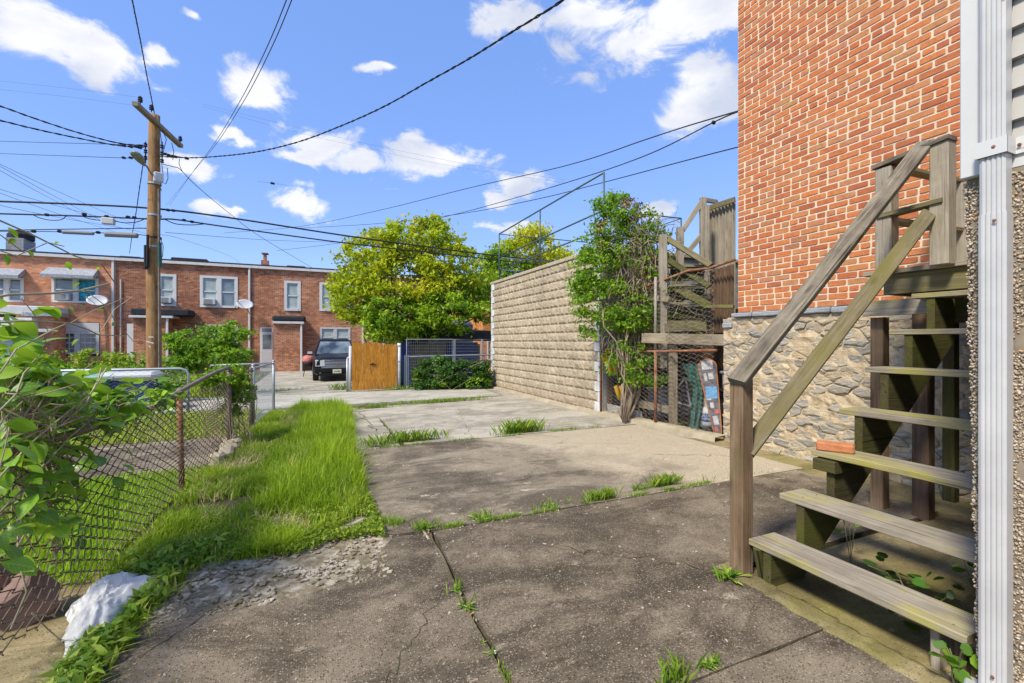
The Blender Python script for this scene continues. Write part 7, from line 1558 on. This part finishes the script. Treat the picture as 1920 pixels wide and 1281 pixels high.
    # seedlings under the stairs
    for (c, lb, nl, sp) in (((2.95, 1.35, .06), 'dark leafy seedling branch under the second tread', 26, .22), ((3.35, 1.25, .12), 'round-leaved shoots beneath the stairs by the pebbledash wall', 22, .2), ((3.25, 1.85, .16), 'pale shoot rising between the two lowest treads', 7, .08), ((2.40, .97, .02), 'pale green weeds at the foot of the lowest tread beside the downspout', 9, .06)):
        t = thing('stair_weed', lb, 'weed', c); r = random.Random(int(c[0]*77)); b = MB(); lv = MB()
        for k in range(5):
            e = Vector(c)+Vector((r.uniform(-1, 1)*sp, r.uniform(-1, 1)*sp, r.uniform(.03, .22))); b.tube([Vector((c[0], c[1], -.01)), Vector(c).lerp(e, .6)+Vector((0, 0, .04)), e], .0022, 4)
        put('stems', b.mesh(), MAT['stem'], t)
        for k in range(nl):
            p = Vector(c)+Vector((r.gauss(0, sp*.6), r.gauss(0, sp*.6), r.uniform(.0, .2))); q = Euler((r.gauss(0, .5), r.gauss(0, .5), r.uniform(0, 6))).to_matrix(); s = r.uniform(.018, .034)
            me = MB(); me.add([q @ Vector((s*math.cos(a)*1.15, s*math.sin(a)*.85, .1*s*math.cos(2*a))) for a in [j*math.pi/4 for j in range(8)]], [tuple(range(8))], r.random()); put('leaf', me.mesh(), MAT['l_ivy'] if nl > 12 else MAT['l_vine'], t, p)
    # fallen leaf
    b = MB(); pts = [(0, 0), (.02, .012), (.035, .004), (.05, .016), (.06, 0), (.048, -.012), (.034, -.006), (.02, -.014)]; b.prism(pts, 0, .002); p = G(555, 1094); o = put('fallen_leaf', b.mesh(), MAT['l_dead'], None, (p.x, p.y, .016), Euler((.15, -.1, .2))); tag(o, 'dry tan leaf lying on the crumbled concrete', 'leaf')
build_grass()

# ================================================================= SMALL THINGS ON THE LEFT
def build_left_things():
    # white plastic bag, crumpled and flat
    b = MB(); nr, na = 26, 72; vs = [(0, 0, .09)]
    def hgt(x, y, r):
        q = Vector((x*9+y*2, y*5, 1)); rg = (1-abs(noise.noise(q))*2.0); rg2 = (1-abs(noise.noise(Vector((x*22-y*6, y*13, 4))))*2); rg3 = (1-abs(noise.noise(Vector((x*45, y*40, 7))))*2)
        return max(.0, (1-r**3)*(.022+.034*rg+.022*rg2+.009*rg3)+.004)
    for i in range(1, nr+1):
        for k in range(na):
            a = 2*math.pi*k/na; r = i/nr; e = 1+.30*noise.noise(Vector((math.cos(a)*1.6, math.sin(a)*1.6, 2)))+.22*noise.noise(Vector((math.cos(a)*5, math.sin(a)*5, 2)))*r*r+.35*max(0, math.cos(a*1.5-.6))**14*r*r
            x = .155*r*e*math.cos(a)*(1+.35*math.sin(a)); y = .34*r*e*math.sin(a); vs.append((x, y, hgt(x, y, r)*1.15))
    fs = [(0, 1+k, 1+(k+1) % na) for k in range(na)] + [(1+(i-1)*na+k, 1+i*na+k, 1+i*na+(k+1) % na, 1+(i-1)*na+(k+1) % na) for i in range(1, nr) for k in range(na)]
    vs[0] = (0, 0, hgt(0, 0, 0)*1.15); b.add(vs, fs)
    o = put('plastic_bag', b.mesh(smooth=True), MAT['bag'], None, (-1.02, 3.14, .02), Euler((0, 0, rad(2)))); tag(o, 'crumpled white plastic bag caught under the bottom of the near fence', 'bag')
    for (x, y, z, rz, ry, lb) in ((-1.38, 3.2, .10, 12, 10, 'brown retaining block tipped over behind the fence, right one of two'), (-1.56, 3.3, .13, 25, 14, 'brown retaining block at the left edge behind the fence mesh')):
        b = MB(); b.box((0, 0, 0), (.20, .22, .20), 0, None, .012); b.box((.01, 0, -.1005), (.12, .2, .012)); o = put('retaining_block', b.mesh(), MAT['paver'], None, (x, y, z), Euler((rad(ry), rad(-35), rad(rz)))); tag(o, lb, 'block')
    b = MB(); b.box((0, 0, 0), (.10, .26, .035), 0, None, .012); o = put('stone_slab', b.mesh(), MAT['cap'], None, (-1.12, 2.05, -.0), Euler((.0, .05, rad(-30)))); tag(o, 'flat greenish stone at the bottom left corner', 'stone')
build_left_things()
